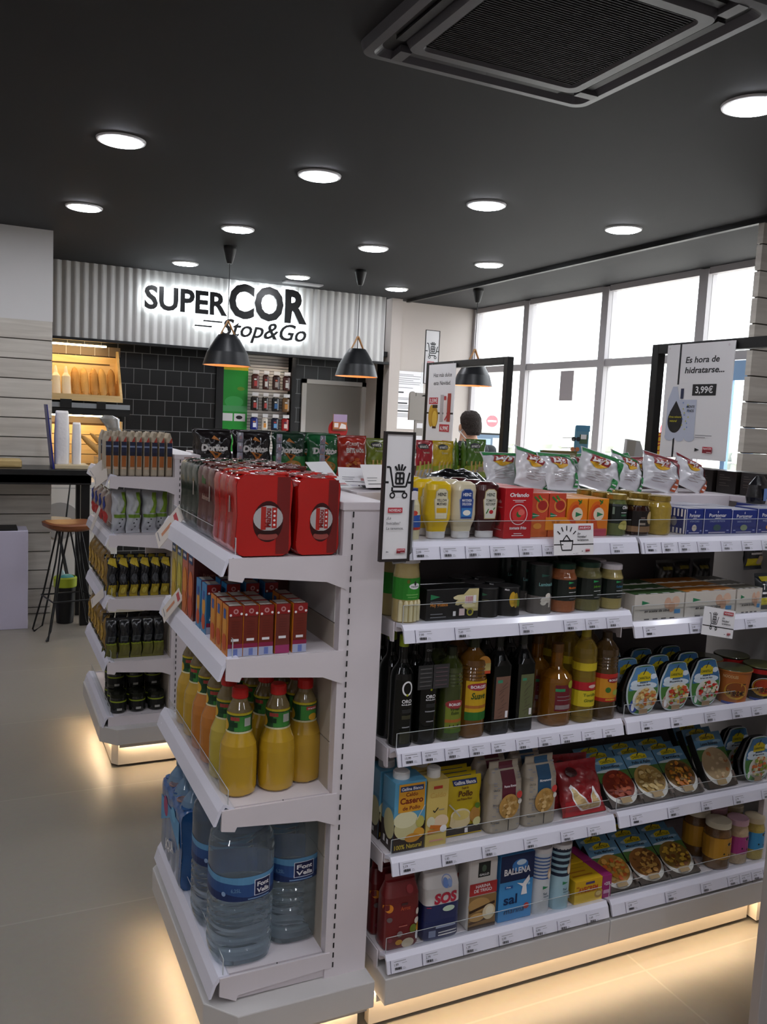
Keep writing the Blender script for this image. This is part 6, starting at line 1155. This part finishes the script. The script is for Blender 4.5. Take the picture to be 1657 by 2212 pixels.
# ================================================================== NEAR END UNIT (red cans, juice, water)
Z = 1.272
RC = mat('b8130e', .18, coat=.7, bump=.15, bscale=14); RC2 = mat('74100f', .18, coat=.7, bump=.15, bscale=14)
def canpack(label, m1, m2, w, d, h, holes=True, logo=True):
    t = thing('can_pack', label, 'pack'); r = .022
    O = [(-w / 2 + .003, r * .6), (-w / 2 + r * .5, .004), (-w / 2 + r, 0), (w / 2 - r, 0), (w / 2 - r * .5, .004), (w / 2 - .003, r * .6), (w / 2, r * 1.2), (w / 2 - .004, h * .5), (w / 2, h - r * 1.2), (w / 2 - .004, h - r * .5), (w / 2 - r, h), (-w / 2 + r, h), (-w / 2 + .004, h - r * .5), (-w / 2, h - r * 1.2), (-w / 2 + .004, h * .5), (-w / 2, r * 1.2)]
    mb = MB(); NY = 16
    for k in range(NY):
        y0, y1 = k * d / NY, (k + 1) * d / NY; s0 = 1 - .014 * abs(math.cos(PI * y0 / .066)) ** 4 - (.02 if k == 0 else 0); s1 = 1 - .014 * abs(math.cos(PI * y1 / .066)) ** 4 - (.02 if k == NY - 1 else 0)
        q = len(O); vs = [(x * s0, y0, h / 2 + (z - h / 2) * (s0 * .5 + .5)) for x, z in O] + [(x * s1, y1, h / 2 + (z - h / 2) * (s1 * .5 + .5)) for x, z in O]
        mb.add(vs, [(i, (i + 1) % q, q + (i + 1) % q, q + i) for i in range(q)], m1, True)
    s0 = .952; mb.add([(x * s0, 0, h / 2 + (z - h / 2) * (s0 * .5 + .5)) for x, z in O], [tuple(range(len(O)))], m1); mb.add([(x * s0, d, h / 2 + (z - h / 2) * (s0 * .5 + .5)) for x, z in O], [tuple(range(len(O)))[::-1]], m1)
    a = Art(); a.rect(w * .22, .006, w * .455, h * .97, m2)
    mb.build('shrink_wrap', t)
    if holes:
        a.ell(w * .07, h * .43, w * .27, h * .25, mat('3a0808', .4)).ell(w * .07, h * .255, w * .18, h * .05, mat('9a4a44', .3)).ell(w * .07, h * .47, w * .265, h * .155, mat('b8b4b4', .25, coat=.5)).rect(-w * .06, h * .33, w * .03, h * .61, P('b02a22')).text('Mahou', w * .115, h * .36, w * .11, P('8a1a16'), fit=h * .23, rot=PI / 2, al='l', bold=.04).rect(w * .135, h * .35, w * .225, h * .60, P('b02a22'))
        for k in range(4): a.ell(w * .18, h * (.39 + .055 * k), w * .022, h * .014, PAPER, n=8)
        a.ell(w * .07, h * .30, w * .19, h * .022, mat('2a0606', .4))
    m = MB(); a.apply(m, lambda u, v, o: (u * .952, -o, v), base=.0006); m.build('front_print', t)
    if logo: m = MB(); Art().rect(-.03, h * .52, -.02, h * .72, P('a89a92')).apply(m, lambda u, v, o: (-w / 2 - o + .0008, .07 + u, v), base=.0008); m.build('side_print', t)
    m = MB(); nx = max(2, round(w / .045)); tc_ = mat('b89a98', .15, metal=.7)
    for i in range(nx):
        for j in range(max(2, int(d / .05))):
            x = -w / 2 + (i + .5) * w / nx; y = (j + .5) * d / max(2, int(d / .05)); ang = [2 * PI * k / 14 for k in range(14)]
            m.loft([(h - .001, .018, .018, 2, x, y), (h + .0025, .018, .018, 2, x, y), (h + .0025, .015, .015, 2, x, y), (h + .001, .014, .014, 2, x, y)], tc_ if (i + j) % 2 else m1, 14)
    m.build('can_tops_under_wrap', t); return t
c = canpack('x', RC, RC2, .140, .20, .190); c.location = (.590, 1.866, Z); c['label'] = 'red shrink-wrapped can pack at the front left of the top shelf'; c['group'] = 'red can packs'
c2 = dup(c, (.722, 1.866, Z), 0, 'red shrink-wrapped can pack at the front right next to the upright', 'red can packs'); c2.scale = (.80, 1, .97)
DR = mat('5c1d1a', .2, coat=.6, bump=.2, bscale=16); DG = mat('122a1e', .2, coat=.6, bump=.2, bscale=16)
c = canpack('x', DR, mat('3c1412', .2, coat=.5), .140, .18, .192, holes=False); c.location = (.595, 2.075, Z); c['label'] = 'brownish red can pack behind the bright red ones, left'; c['group'] = 'brownish red can packs'
m = MB(); Art().text('Budweiser', .0, .1, .014, P('a88a7a'), fit=.07, shear=.2).rect(-.04, .14, .0, .16, P('4a6a3a')).apply(m, lambda u, v, o: (-.070 - o + .002, .09 - u, v), base=.0012); m.build('side_letters', c)
dup(c, (.725, 2.075, Z), 0, 'brownish red can pack behind the bright red ones, right', 'brownish red can packs').scale = (.8, 1, 1)
c = canpack('x', DG, mat('0c1e16', .2, coat=.5), .140, .22, .188, holes=False); c.location = (.60, 2.275, Z); c['label'] = 'dark green can pack at the far end of the top shelf, left'; c['group'] = 'dark green can packs'
dup(c, (.728, 2.275, Z), 0, 'dark green can pack at the far end of the top shelf, right', 'dark green can packs').scale = (.8, 1, 1)
# second shelf: small juice cartons
Z = 1.040
def minij(c1, c2, w=.0345, d=.048, h=.118, side='d87a1e', alt=False):
    a = Art().rect(-w / 2, 0, w / 2, .020, P('aab0cc' if not alt else 'a03a6a')).rect(-.004, .002, .006, .018, P('6a7ab8' if not alt else 'a03a6a')).rect(-w / 2, .020, w / 2, .030, P('8a2448' if not alt else c1)).rect(-.010, .036, .008, .042, PAPER).rect(-w / 2, h * .8, w / 2, h, P('8a1c1c')).ell(0, h * .9, .006, .006, P('c08a8a')).ell(0, h * .9, .003, .003, P('8a2a2a')).ell(-w * .35, h * .83, .003, .003, PAPER, n=8).ell(w * .38, h * .85, .003, .003, PAPER, n=8)
    for k in range(6): a.rect(-.010, .052 + k * .006, .008, .0528 + k * .006, P('5a241c'))
    sd = Art().ell(0, .07, .016, .03, P('e09a3a')).rect(-.012, .085, .008, .108, P('3a5aa0')).ell(0, .03, .018, .02, P('c8501e'))
    c = carton('small_juice_carton', 'x', 'carton', w, d, h, mat(c1, .3, coat=.2), a, None, Art().rect(-w / 2 + .003, -d / 2 + .004, w / 2 - .003, d / 2 - .004, P('a8a098')))
    m = MB(); MB_ = m.box(-w / 2 - .0012, -w / 2 - .0002, -d / 2, d / 2, 0, h, mat(side, .3, coat=.2)); sd.apply(m, fLeft(-w / 2 - .0012)); m.build('side_panel', c); return c
c = minij('70281c', '', side='d8801e'); xs = [.532, .5685, .6055, .6885]
n_ = 0; nmx = ['leftmost column', 'second column from the left', 'third column from the left', 'rightmost column, beyond a gap']
for i, x in enumerate(xs):
    for j in range(3):
        l = 'small dark red juice carton, %s, %s' % (nmx[i], BK[j]); p = (x, 1.895 + .055 * j, Z)
        if n_ == 0: c.location = p; c['label'] = l; c['group'] = 'small dark red juice cartons'
        else: dup(c, p, 0, l, 'small dark red juice cartons')
        n_ += 1
c = minij('6e3028', '', alt=True); c.location = (.6465, 1.897, Z); c['label'] = 'small juice carton with plain brown back and magenta foot among the dark red ones'
c = minij('2a6a9a', '', side='3a8ac0', h=.128)
for k, y in enumerate((2.10, 2.16)):
    for i in range(4):
        l = 'small blue juice carton in the middle of the second shelf, %s row, %s' % (['near', 'far'][k], ['leftmost', 'second', 'third', 'rightmost'][i])
        if k + i == 0: c.location = (.532 + i * .05, y, Z); c['label'] = l; c['group'] = 'small blue juice cartons'
        else: dup(c, (.532 + i * .05, y, Z), 0, l, 'small blue juice cartons')
for k, (c1, y, h_, nm) in enumerate((('8a3a20', 2.25, .19, 'red-orange'), ('c05a1e', 2.322, .19, 'orange'), ('a8a03a', 2.394, .192, 'yellow-green'), ('b8a028', 2.466, .192, 'yellow'))):
    sd = Art().rect(-.026, .150, .018, .178, P('3a5a8a')).rect(-.02, .158, .012, .166, PAPER).ell(0, .09, .024, .04, P(['d86a2a', 'e08a2a', 'c8b83a', 'd8b82e'][k])).ell(0, .035, .026, .03, P(['b8401e', 'c86a1e', 'a8a02a', 'c8a01e'][k]))
    a = Art().rect(-.04, .04, .04, .14, P('4c1614')).text('Juver', 0, .12, .01, P('8a5a4a'), fit=.04)
    c = carton('juice_carton', 'x', 'carton', .085, .066, h_, mat(c1, .3, coat=.2), None, sd); m = MB(); m.box(-.0420, .0425, -.0336, -.0332, .001, h_ - .001, mat('4e1a18', .35)); a.apply(m, fFront(-.0336)); m.build('near_face', c)
    row(c, [(.556, y, Z), (.645, y, Z), (.735, y, Z)], 'tall %s juice carton at the far end of the second shelf, {}' % nm, 'tall %s juice cartons' % nm, names=['left', 'middle', 'right'])
# third shelf: juice bottles
Z = .680
def juiceb(cj, lbl=0):
    r = .0455; H = .262
    secs = [(0, r * .82, r * .82), (.006, r * .97, r * .97), (.02, r, r), (.10, r * 1.0, r * 1.0), (.125, r * .94, r * .94), (.145, r * .76, r * .76), (.158, r * .66, r * .66), (.205, r * .645, r * .645), (.212, r * .60, r * .60), (.228, r * .42, r * .42), (.240, r * .36, r * .36)]
    t = thing('juice_bottle', 'x', 'bottle'); J = mat(cj, .12, coat=.7); TPc = mat('7a6a44', .08, coat=.7)
    MB().loft([s_ for s_ in secs if s_[0] <= .2051], J, 36).build('bottle_body', t); MB().loft([(.2046, r * .646, r * .646)] + [s_ for s_ in secs if s_[0] > .2051], TPc, 32).build('bottle_neck', t)
    MB().loft([(.236, .0185, .0185), (.238, .020, .020), (.258, .0195, .0195), (.262, .016, .016)], mat('c4231f', .35), 28).build('cap', t)
    S_ = Surf([s_ + (2, 0, 0) for s_ in secs]); a = Art(); hw = PI * r * .66
    a.rect(-hw, .155, hw, .204, P('1f4a2a')); a.rect(-.02, .160, .024, .196, P('3f8a3a')).rect(-hw, .199, hw, .204, P('c9b82a')).rect(-hw, .155, hw, .159, P('c8c49a')).ell(-.05, .172, .014, .014, P('d8a82e'))
    a.rect(.004, .172, .022, .192, P('b9bab4')) if lbl == 0 else a.rect(-.006, .186, .024, .195, P('b83a3a')).text('granini', .009, .188, .005, PAPER, fit=.024).ell(.012, .168, .012, .009, P('d8a82e'))
    if lbl == 0: a.rect(-.03, .186, -.008, .195, P('a8423a')).rect(-.034, .17, -.012, .182, P('153a20'))
    mb = MB(); a.apply(mb, S_.wrap, cx=.008, base=.0008, zs=[q[0] for q in secs]); mb.build('wrap_label', t); return t
JA = juiceb('b89222'); JB = juiceb('b08a24', 1); JC = juiceb('b8701e'); JD = juiceb('b8a43a')
first = {}
cols = [(.571, JA), (.668, JA), (.768, JB)]
rw = ['front row', 'second row', 'third row', 'fourth row', 'fifth row', 'sixth row', 'far end row']
for j in range(6):
    for i, (x, pr_) in enumerate(cols):
        x = [.571, .668, .752][i]; y = 1.950 + .1 * j
        if j == 0 and i == 2: x, y = .7475, 1.975
        pr = {0: JA, 1: JD, 2: JC, 3: JC, 4: JA, 5: JA}[j] if i == 0 else (JB if i == 2 else JA)
        l = '%s juice bottle with red cap, %s, %s' % ({id(JA): 'golden yellow', id(JB): 'yellow', id(JC): 'orange', id(JD): 'pale yellow'}[id(pr)], ['left', 'middle', 'right'][i], rw[j])
        if id(pr) not in first: first[id(pr)] = 1; pr.location = (x, y, Z); pr['label'] = l; pr['group'] = 'juice bottles with red caps'
        else: dup(pr, (x, y, Z), random.uniform(-.3, .3) if j else 0, l, 'juice bottles with red caps')
# bottom shelf: large water bottles
Z = .262
WM = mat('d4e4ee', .05, trans=.9, ior=1.12, coat=.7); 
def water(label, loc, s=1, ang=0, r=.079, H=.365):
    t = thing('water_bottle', label, 'bottle', loc)
    secs = [(0, r * .78, r * .78, 3), (.006, r * .90, r * .90, 3), (.02, r * .97, r * .97, 2.6)]
    for k in range(5):
        z = .035 + k * .026; secs += [(z, r, r, 2.4), (z + .008, r * 1.0, r * 1.0, 2.4), (z + .013, r * .955, r * .955, 2.4), (z + .018, r * .955, r * .955, 2.4)]
    secs += [(.168, r, r, 2.4), (.172, r * .985, r * .985, 2.4), (.232, r * .985, r * .985, 2.4), (.236, r, r, 2.4), (.285, r, r, 2.4), (.31, r * .95, r * .95, 2.4), (.325, r * .80, r * .80, 2.4), (.330, r * .70, r * .70, 2.2), (.340, r * .66, r * .66, 2), (.346, r * .62, r * .62, 2), (.352, r * .45, r * .45, 2), (.362, r * .32, r * .32, 2)]
    MB().loft(secs, WM, 48).build('bottle_body', t); MB().loft([(.360, .024, .024), (.362, .026, .026), (.378, .026, .026), (.381, .02, .02)], mat('5a86b0', .3), 28).build('cap', t)
    a = Art(); hw = PI * r * .99; a.rect(-hw, .172, hw, .232, P('2c4f86')); a.poly([(-hw, .215), (-.05, .217), (0, .212), (.06, .221), (hw, .216), (hw, .232), (-hw, .232)], P('5d94bc')); a.poly([(-hw, .172), (hw, .172), (hw, .184), (.05, .188), (0, .180), (-.06, .192), (-hw, .186)], P('1c2e5c'))
    a.rect(ang + .008, .182, ang + .054, .222, P('dfe4ee')).rect(ang + .0095, .1835, ang + .0525, .2205, P('171c48')).text('Font', ang + .031, .204, .011, PAPER, fit=.034, bold=.03).text('Vella', ang + .031, .188, .011, PAPER, fit=.036, bold=.03).rect(ang - .002, .1745, ang + .05, .1775, P('7a9ac0')).text('6,25L', ang - .028, .196, .009, P('6a90b8'), fit=.024).ell(ang - .06, .19, .006, .006, P('8aa4c8'))
    mb = MB(); a.apply(mb, Surf([s_ + (0, 0) for s_ in secs]).wrap, cx=.012, cy=0, base=.001, zs=[q[0] for q in secs]); mb.build('wrap_label', t); return t
w_ = water('large clear water bottle with blue label at the front left of the bottom shelf', (.587, 1.952, Z)); w_['group'] = 'large water bottles'
w2 = water('large clear water bottle with blue label at the front right of the bottom shelf', (.730, 1.985, Z), ang=-.02, r=.071); w2['group'] = 'large water bottles'
dup(w_, (.585, 2.118, Z), 0, 'large water bottle behind the front left one', 'large water bottles'); dup(w2, (.735, 2.15, Z), 0, 'large water bottle behind the front right one', 'large water bottles')
WM2 = mat('8fb0cc', .12, trans=.5, ior=1.15, coat=.5)
def sixpack(label, loc, c1, c2):
    BW_ = mat('2a5f9e', .18, coat=.7, trans=.15)
    t = canpack(label, BW_, mat('1c3f78', .2, coat=.5), .20, .27, .235, holes=False, logo=False); t.name = 'water_pack'; KIDS[t.name] = []
    t.location = loc; t['label'] = label
    for i in range(2):
        for j in range(3):
            x, y, r = -.05 + i * .1, .045 + j * .09, .042
            MB().loft([(.225, r, r, 2, x, y), (.25, r * .75, r * .75, 2, x, y), (.275, r * .32, r * .32, 2, x, y), (.28, r * .36, r * .36, 2, x, y), (.295, r * .36, r * .36, 2, x, y)], WM2, 20).build('bottle_neck', t)
    a = Art().poly([(-.13, .1), (.0, .16), (.13, .12), (.13, .2), (-.13, .18)], P(c2)).text('AQUA', 0, .06, .03, PAPER, fit=.12, bold=.03, rot=.3).ell(-.06, .17, .03, .03, P('a83a6a')).ell(.05, .19, .03, .02, P('6ab0d8'))
    mb = MB(); a.apply(mb, lambda u, v, o: (-.1 + .002 - o, .135 - u * .95, v), cx=.02, base=.002); mb.build('film_print', t); return t
sixpack('blue printed pack of water bottles at the far end of the bottom shelf', (.60, 2.25, Z), '1f4a8c', '5a9ac8')
# slim bottles of the second group between
for k, (x, y) in enumerate(((.535, 2.235),)): 
    pass

# ================================================================== FAR END UNIT
# packaged bread on top: tall packs side by side
def breadpack():
    t = thing('packaged_bread', 'x', 'bread'); m1 = mat('b3a692', .35, coat=.3, bump=.3)
    MB().loft([(0, .0145, .05, 4), (.006, .016, .055, 4), (.15, .016, .055, 4), (.17, .012, .045, 4), (.19, .003, .05, 5)], m1, 24).build('bag', t)
    a = Art().rect(-.011, .105, .011, .148, P('1c2240')).rect(-.011, .124, .011, .131, P('7a88a8')).rect(-.009, .04, .009, .085, P('a05a22')).ell(0, .085, .009, .012, P('a05a22')).rect(-.011, .088, .011, .105, P('1a1a30')).rect(-.009, .03, .009, .038, P('c9a88a')).poly([(-.004, .148), (.010, .148), (.008, .172)], P('a8382a'))
    mb = MB(); a.apply(mb, fFront(-.0548), base=.0008); mb.build('front_print', t); return t
c = breadpack(); xs = [.505 + k * .0325 for k in range(9)]; n9 = ['leftmost', 'second', 'third', 'fourth', 'middle', 'sixth', 'seventh', 'eighth', 'rightmost']
for k, x in enumerate(xs):
    for j in range(2):
        l = 'tall thin packaged bread on the far end unit, %s of nine, %s' % (n9[k], ['front row', 'back row'][j])
        if k + j == 0: c.location = (x, 3.87, 1.30); c['label'] = l; c['group'] = 'packaged bread on the far end unit'
        else: dup(c, (x, 3.87 + j * .14, 1.30), random.uniform(-.05, .05), l, 'packaged bread on the far end unit')
c = thing('clear_bread_bag', 'crumpled clear bag end sticking up behind the packaged bread', 'bag', (.58, 4.06, 1.44)); MB().loft([(0, .02, .015), (.03, .035, .03), (.06, .03, .035), (.10, .045, .03), (.115, .02, .02)], mat('bab8b4', .15, trans=.4, coat=.6, bump=.6), 16, zfn=lambda x, y, z: (x - z * .4, y, z)).build('bag', c); MB().loft([(-.14, .03, .03), (0.01, .025, .02)], mat('bab8b4', .3), 14).build('bag_base', c)
# crisp bags white/green
def longbag(c1, c2, w, h, seed, a=None, d=.05, nm='tall_snack_bag'):
    return pillow(nm, 'x', 'bag', w, h, d, mat(c1, .22, coat=.6), a, seed=seed, amp=.003)
Z = 1.045
def wg():
    a = Art().poly([(.0, .09), (.03, .09), (.03, .18), (.012, .18)], P('7a9a2a')).ell(-.004, .13, .016, .035, P('b0b2b2')).rect(-.03, .07, .03, .085, P('6a8a2a'))
    for k in range(4): a.ell(-.008 + .01 * (k % 2), .015 + .016 * k, .004, .0035, INK, n=8)
    return a
c = longbag('b2b4ba', 0, .066, .19, 3, wg())
pts_ = [(.556, 3.86, .35), (.618, 3.86, .3), (.69, 3.87, 0), (.56, 3.95, .3), (.63, 3.96, .1), (.70, 3.97, 0), (.745, 3.90, -.2)]
for k, (x, y, r_) in enumerate(pts_):
    l = 'white and green snack bag on the far end unit, ' + ['left front', 'second front', 'third front', 'left back', 'middle back', 'right back', 'beside the upright'][k]
    if k == 0: c.location = (x, y, Z); c.rotation_euler.z = r_; c['label'] = l; c['group'] = 'white and green snack bags'
    else: dup(c, (x, y, Z), r_, l, 'white and green snack bags')
for k, y in enumerate((3.98, 4.12, 4.26, 4.40)):
    c0 = longbag('a08a80', 0, .11, .18, 50 + k, Art().ell(0, .12, .03, .03, P('2a3a8a')).ell(.02, .06, .03, .03, P('b03030'))) if k == 0 else None
    if k == 0: cb = c0; cb.location = (.535, y, Z); cb.rotation_euler.z = -PI / 2; cb['label'] = 'beige patterned snack bag facing the aisle on the far end unit, nearest'; cb['group'] = 'beige patterned snack bags'
    else: dup(cb, (.535, y, Z), -PI / 2, 'beige patterned snack bag facing the aisle on the far end unit, ' + ['', 'second', 'third', 'furthest'][k], 'beige patterned snack bags')
Z = .765
def yb():
    a = Art().rect(-.018, .0, .018, .055, P('a08a20')).ell(.0, .085, .014, .020, P('4a4c50')).poly([(-.02, .15), (.02, .13), (.016, .17), (-.01, .175)], P('b8a01e')).ell(0, .03, .01, .015, P('c9b84a')); return a
c = longbag('15161a', 0, .044, .175, 6, yb(), d=.036, nm='dark_snack_bag'); nn = ['leftmost', 'second', 'third', 'fourth', 'fifth', 'rightmost']
for k in range(6):
    for j in range(2):
        l = 'black and yellow snack bag on the third level of the far end unit, %s, %s' % (nn[k], ['front', 'back'][j])
        if k + j == 0: c.location = (.53 + k * .046, 3.84, Z); c['label'] = l; c['group'] = 'black and yellow snack bags'
        else: dup(c, (.53 + k * .046, 3.84 + j * .09, Z), random.uniform(-.15, .15), l, 'black and yellow snack bags')
for k, y in enumerate((3.95, 4.07, 4.19, 4.31, 4.43)):
    for zz, nm in ((.765, 'third'), (.483, 'fourth')):
        l = 'ochre nut bag facing the aisle, %s level of the far end unit, %s' % (nm, ['nearest', 'second', 'third', 'fourth', 'furthest'][k])
        if k == 0 and zz == .765: ob_ = longbag('8a6a2a', 0, .10, .19, 61, Art().ell(0, .1, .03, .04, P('b8923a')).rect(-.03, .03, .03, .05, P('3a3a2a'))); ob_.location = (.53, y, zz); ob_.rotation_euler.z = -PI / 2; ob_['label'] = l; ob_['group'] = 'ochre nut bags'
        else: dup(ob_, (.53, y, zz), -PI / 2, l, 'ochre nut bags')
Z = .483
a = Art().rect(-.024, 0, .024, .07, P('6a682c')).rect(-.024, .066, .024, .072, P('8a9a2a')).rect(-.016, .082, .016, .105, P('4a4e50')).rect(-.012, .086, .012, .100, P('2a2e30'))
c = longbag('14161a', 0, .052, .185, 7, a, d=.036, nm='dark_nut_bag')
for k, x in enumerate((.532, .588, .640, .690, .738)):
    for j in range(2):
        l = 'dark nut bag with olive lower half, fourth level of the far end unit, %s, %s' % (nn[:5][k], ['front', 'back'][j])
        if k + j == 0: c.location = (x, 3.85, Z); c['label'] = l; c['group'] = 'dark nut bags'
        else: dup(c, (x, 3.85 + j * .1, Z), random.uniform(-.1, .1), l, 'dark nut bags')
Z = .235
a = band(Art(), .034, .02, .05, P('121412')); band(a, .034, .050, .056, P('8a9a24')).rect(-.010, .014, .012, .024, P('a8a8a4')); 
c = jar('dark_jar', 'x', 'jar', .036, .085, mat('14160f', .15, coat=.6), mat('24261c', .25, metal=.5), a, lidh=.016, neck=.95)
for j in range(3):
    for i in range(3):
        for zz in range(2 if j else 1):
            l = 'dark jar with thin lime band on the far end unit, %s, %s%s' % (['left', 'middle', 'right'][i], ['front', 'second row', 'third row'][j], ', stacked' if zz else '')
            if i + j + zz == 0: c.location = (.567, 3.86, Z); c['label'] = l; c['group'] = 'dark jars with lime band'
            else: dup(c, (.567 + .083 * i, 3.86 + .085 * j, Z + zz * .086), 0, l, 'dark jars with lime band')
# flyers on rails of the end units
def flyer(label, loc, rz, w=.05, h=.10, tilt=.3, red=True, dx=0):
    t = thing('price_flyer', label, 'card', loc); t.rotation_euler = (tilt, dx, rz); mb = MB().box(-w / 2, w / 2, -.0008, .0008, 0, h, P('d9d0c8')); a = Art()
    if red: a.rect(-w * .3, h * .72, w * .3, h * .84, P('b84a4e')).rect(-w * .1, h * .2, w * .1, h * .6, P('c98a6a'))
    a.rect(-w * .4, h * .08, w * .2, h * .11, GREYINK).apply(mb, fFront(-.0008), base=.0003); mb.build('card', t); return t
flyer('white price flyer sticking out at the far end of the top rail, near unit', (.470, 2.50, 1.215), -PI / 2, .07, .12, -.5, dx=.5)
flyer('price flyer clipped on the second rail of the near end unit', (.475, 2.42, 1.01), -PI / 2, .05, .11, -.4, dx=.6)
flyer('pair of white flyers at the top rail of the far end unit, upper one', (.45, 3.95, 1.29), -PI / 2 + .4, .06, .09, -.6, red=False, dx=.6)
flyer('pair of white flyers at the top rail of the far end unit, lower one', (.455, 3.86, 1.265), -PI / 2, .06, .09, -.5, red=False, dx=.9)
flyer('white flyer on the third rail of the far end unit', (.455, 3.92, .72), -PI / 2, .05, .09, -.5, red=False, dx=.7)
flyer('long white flyer on the second rail of the far end unit', (.46, 4.05, 1.02), -PI / 2, .05, .13, -.3, red=False, dx=.2)

# ================================================================== TOP OF THE FAR ISLAND: tortilla chips and bread sticks
Z = 1.312; Y = 3.87
def dori(c1, c2, lc='d8d4d0', rev=False, seed=1):
    a = Art().rect(-.085, 0, .085, .09, P(c2)).ell(.01, .04, .05, .03, P('a8722a')).poly([(-.02, .16), (.02, .15), (-.005, .175)], P('b8702a')).text('Doritos', 0, .105, .028, P(lc), fit=.13, bold=.06, shear=.05).poly([(-.03, .105), (.03, .095), (.002, .065)], P('b0661e')).poly([(-.015, .099), (.017, .093), (.002, .078)], P('2a1a14'))
    return pillow('tortilla_chip_bag', 'x', 'bag', .175, .205, .06, mat(c1, .2, coat=.6, bump=.15), a, seed=seed, amp=.005)
D1 = dori('1c1718', '1c1718', seed=2); D2 = dori('1a3324', '2a6a34', seed=4); D3 = dori('1f5c34', '2a6a34', seed=6)
def put(o, x, y, z, l, g, rz=0, rx=-.06): o.location = (x, y, z); o.rotation_euler = (rx, 0, rz); o['label'] = l; o['group'] = g
put(D1, .975, Y, Z, 'black tortilla chip bag on the far island, leftmost', 'tortilla chip bags'); dup(D1, (1.165, Y, Z), None, 'black tortilla chip bag on the far island, second from the left', 'tortilla chip bags', rot=(-.06, 0, .1))
put(D2, 1.335, Y, Z, 'black and green tortilla chip bag in the middle of the chip row', 'tortilla chip bags'); put(D3, 1.51, Y, Z, 'green tortilla chip bag towards the right of the chip row, front one', 'tortilla chip bags'); dup(D3, (1.46, Y + .07, Z), None, 'green tortilla chip bag hidden behind the front green one', 'tortilla chip bags', rot=(-.06, 0, -.1))
dup(D1, (.98, Y + .09, Z), None, 'black tortilla chip bag behind the leftmost one', 'tortilla chip bags', rot=(-.06, 0, .1)); dup(D1, (1.17, Y + .09, Z), None, 'black tortilla chip bag behind the second one', 'tortilla chip bags', rot=(-.06, 0, -.1))
for k, (x, l) in enumerate(((1.075, 'hanging strip of clear sachets in front of the first two chip bags'), (1.26, 'hanging strip of clear sachets between the second chip bag and the green one'), (1.475, 'hanging strip of clear sachets in front of the green chip bag'))):
    if k == 0:
        st_ = thing('sachet_strip', l, 'strip', (x, 3.795, 1.285), 0, 'hanging sachet strips'); mb = MB()
        for q in range(5): mb.loft([(q * .045, .013, .002, 4), (q * .045 + .02, .014, .006, 3), (q * .045 + .042, .013, .002, 4)], mat('8f8c9a', .15, coat=.6), 12); Art().rect(-.006, q * .045 + .012, .006, q * .045 + .026, P('a88a92')).apply(mb, fFront(-.007))
        mb.build('sachets', st_)
    else: dup(st_, (x, 3.795, 1.285), 0, l)
a = Art().text('CRISPS', 0, .155, .014, P('d8c4b8'), fit=.06).text('BITS', -.02, .12, .022, P('d8d0c8'), fit=.05, bold=.05).text('NACHOS', .035, .122, .018, P('d8d0c8'), fit=.05, bold=.04); food(a, 0, .06, .06, .035, ['a8401a', 'c05a22', '8a2a14', 'b8661e'], 24, .2, 5)
c = pillow('snack_bag', 'x', 'bag', .165, .205, .06, mat('a02a1c', .22, coat=.6), a, seed=12, amp=.005); c.location = (1.655, 3.86, Z - .005); c.rotation_euler = (-.05, 0, .1); c['label'] = 'red snack bag right of the green tortilla chip bags'
def natt(c1, w=.13, h=.20, seed=1, l2='Palitos', d=.03):
    a = Art().ell(-.01, h * .84, .032, .014, INK).rect(-.036, h * .78, .02, h * .88, INK).text("anatt's", -.008, h * .80, .016, P('c8c4b8'), fit=.05, bold=.03).text(l2, 0, h * .66, .012, P('cfc8b0'), fit=.04, bold=0).rect(-w / 2, 0, w / 2, h * .28, P('a8a49a')).poly([(-w / 2, h * .22), (w / 2, h * .30), (w / 2, h * .42), (-w / 2, h * .34)], P('8a9a2a'))
    for k in range(4): a.line(-.04 + k * .024, .012, -.03 + k * .024, h * .46, .009, P('c0a05a'))
    return pillow('bread_stick_bag', 'x', 'bag', w, h, d, mat(c1, .25, coat=.5), a, seed=seed, amp=.003)
c = natt('6c7a1e', seed=3); put(c, 1.80, 3.87, Z - .01, 'olive green bread stick bag just left of the near cart sign', 'bread stick bags')
c = natt('a8262e', w=.10, seed=4, l2='Tomate'); put(c, 2.06, 3.86, Z - .01, 'red bread stick bag just right of the cart sign', 'bread stick bags')
c = natt('c9a81a', w=.13, seed=5, l2='Queso'); put(c, 2.17, 3.86, Z - .01, 'yellow bread stick bag in the middle of the bread stick group', 'bread stick bags', .08)
c = natt('4f7426', w=.12, h=.215, seed=6, l2='Palitos'); put(c, 2.365, 3.86, Z - .01, 'front green bread stick bag standing right before the man', 'bread stick bags', -.05)
for k in range(2): dup(c, (2.275 + .03 * k, 3.90 - .02 * k, Z - .01), None, 'green bread stick bag seen edge-on, %s' % ['left one', 'right one'][k], 'bread stick bags', rot=(-.06, 0, 1.1))
c = carton('snack_tray_box', 'open cardboard tray with beige snacks right of the green bread stick bags', 'box', .20, .12, .055, mat('a8927c', .5), Art().rect(-.1, 0, .1, .03, P('8a9a4a')).ell(-.04, .035, .03, .012, P('d8c8a0'))); c.location = (2.47, 3.9, Z + .006)
MB().loft([(.05, .08, .04, 3), (.08, .075, .035, 3), (.10, .05, .02, 3)], mat('b8a878', .5, bump=.6, bscale=60), 20).build('snacks', c); MB().box(-.02, .08, -.064, -.062, .05, .11, mat('c9c8c6', .3)).build('tray_card', c)
# tall pale panel at the lower right edge of the picture
tag(MB().box(0, .35, 0, .03, 0, 1.1, mat('a8a2a0', .5)).build('side_panel_display', loc=(1.823, 1.42, 0), bevel=.003), 'pale grey panel standing on the floor at the lower right edge', 'panel')
#@@END
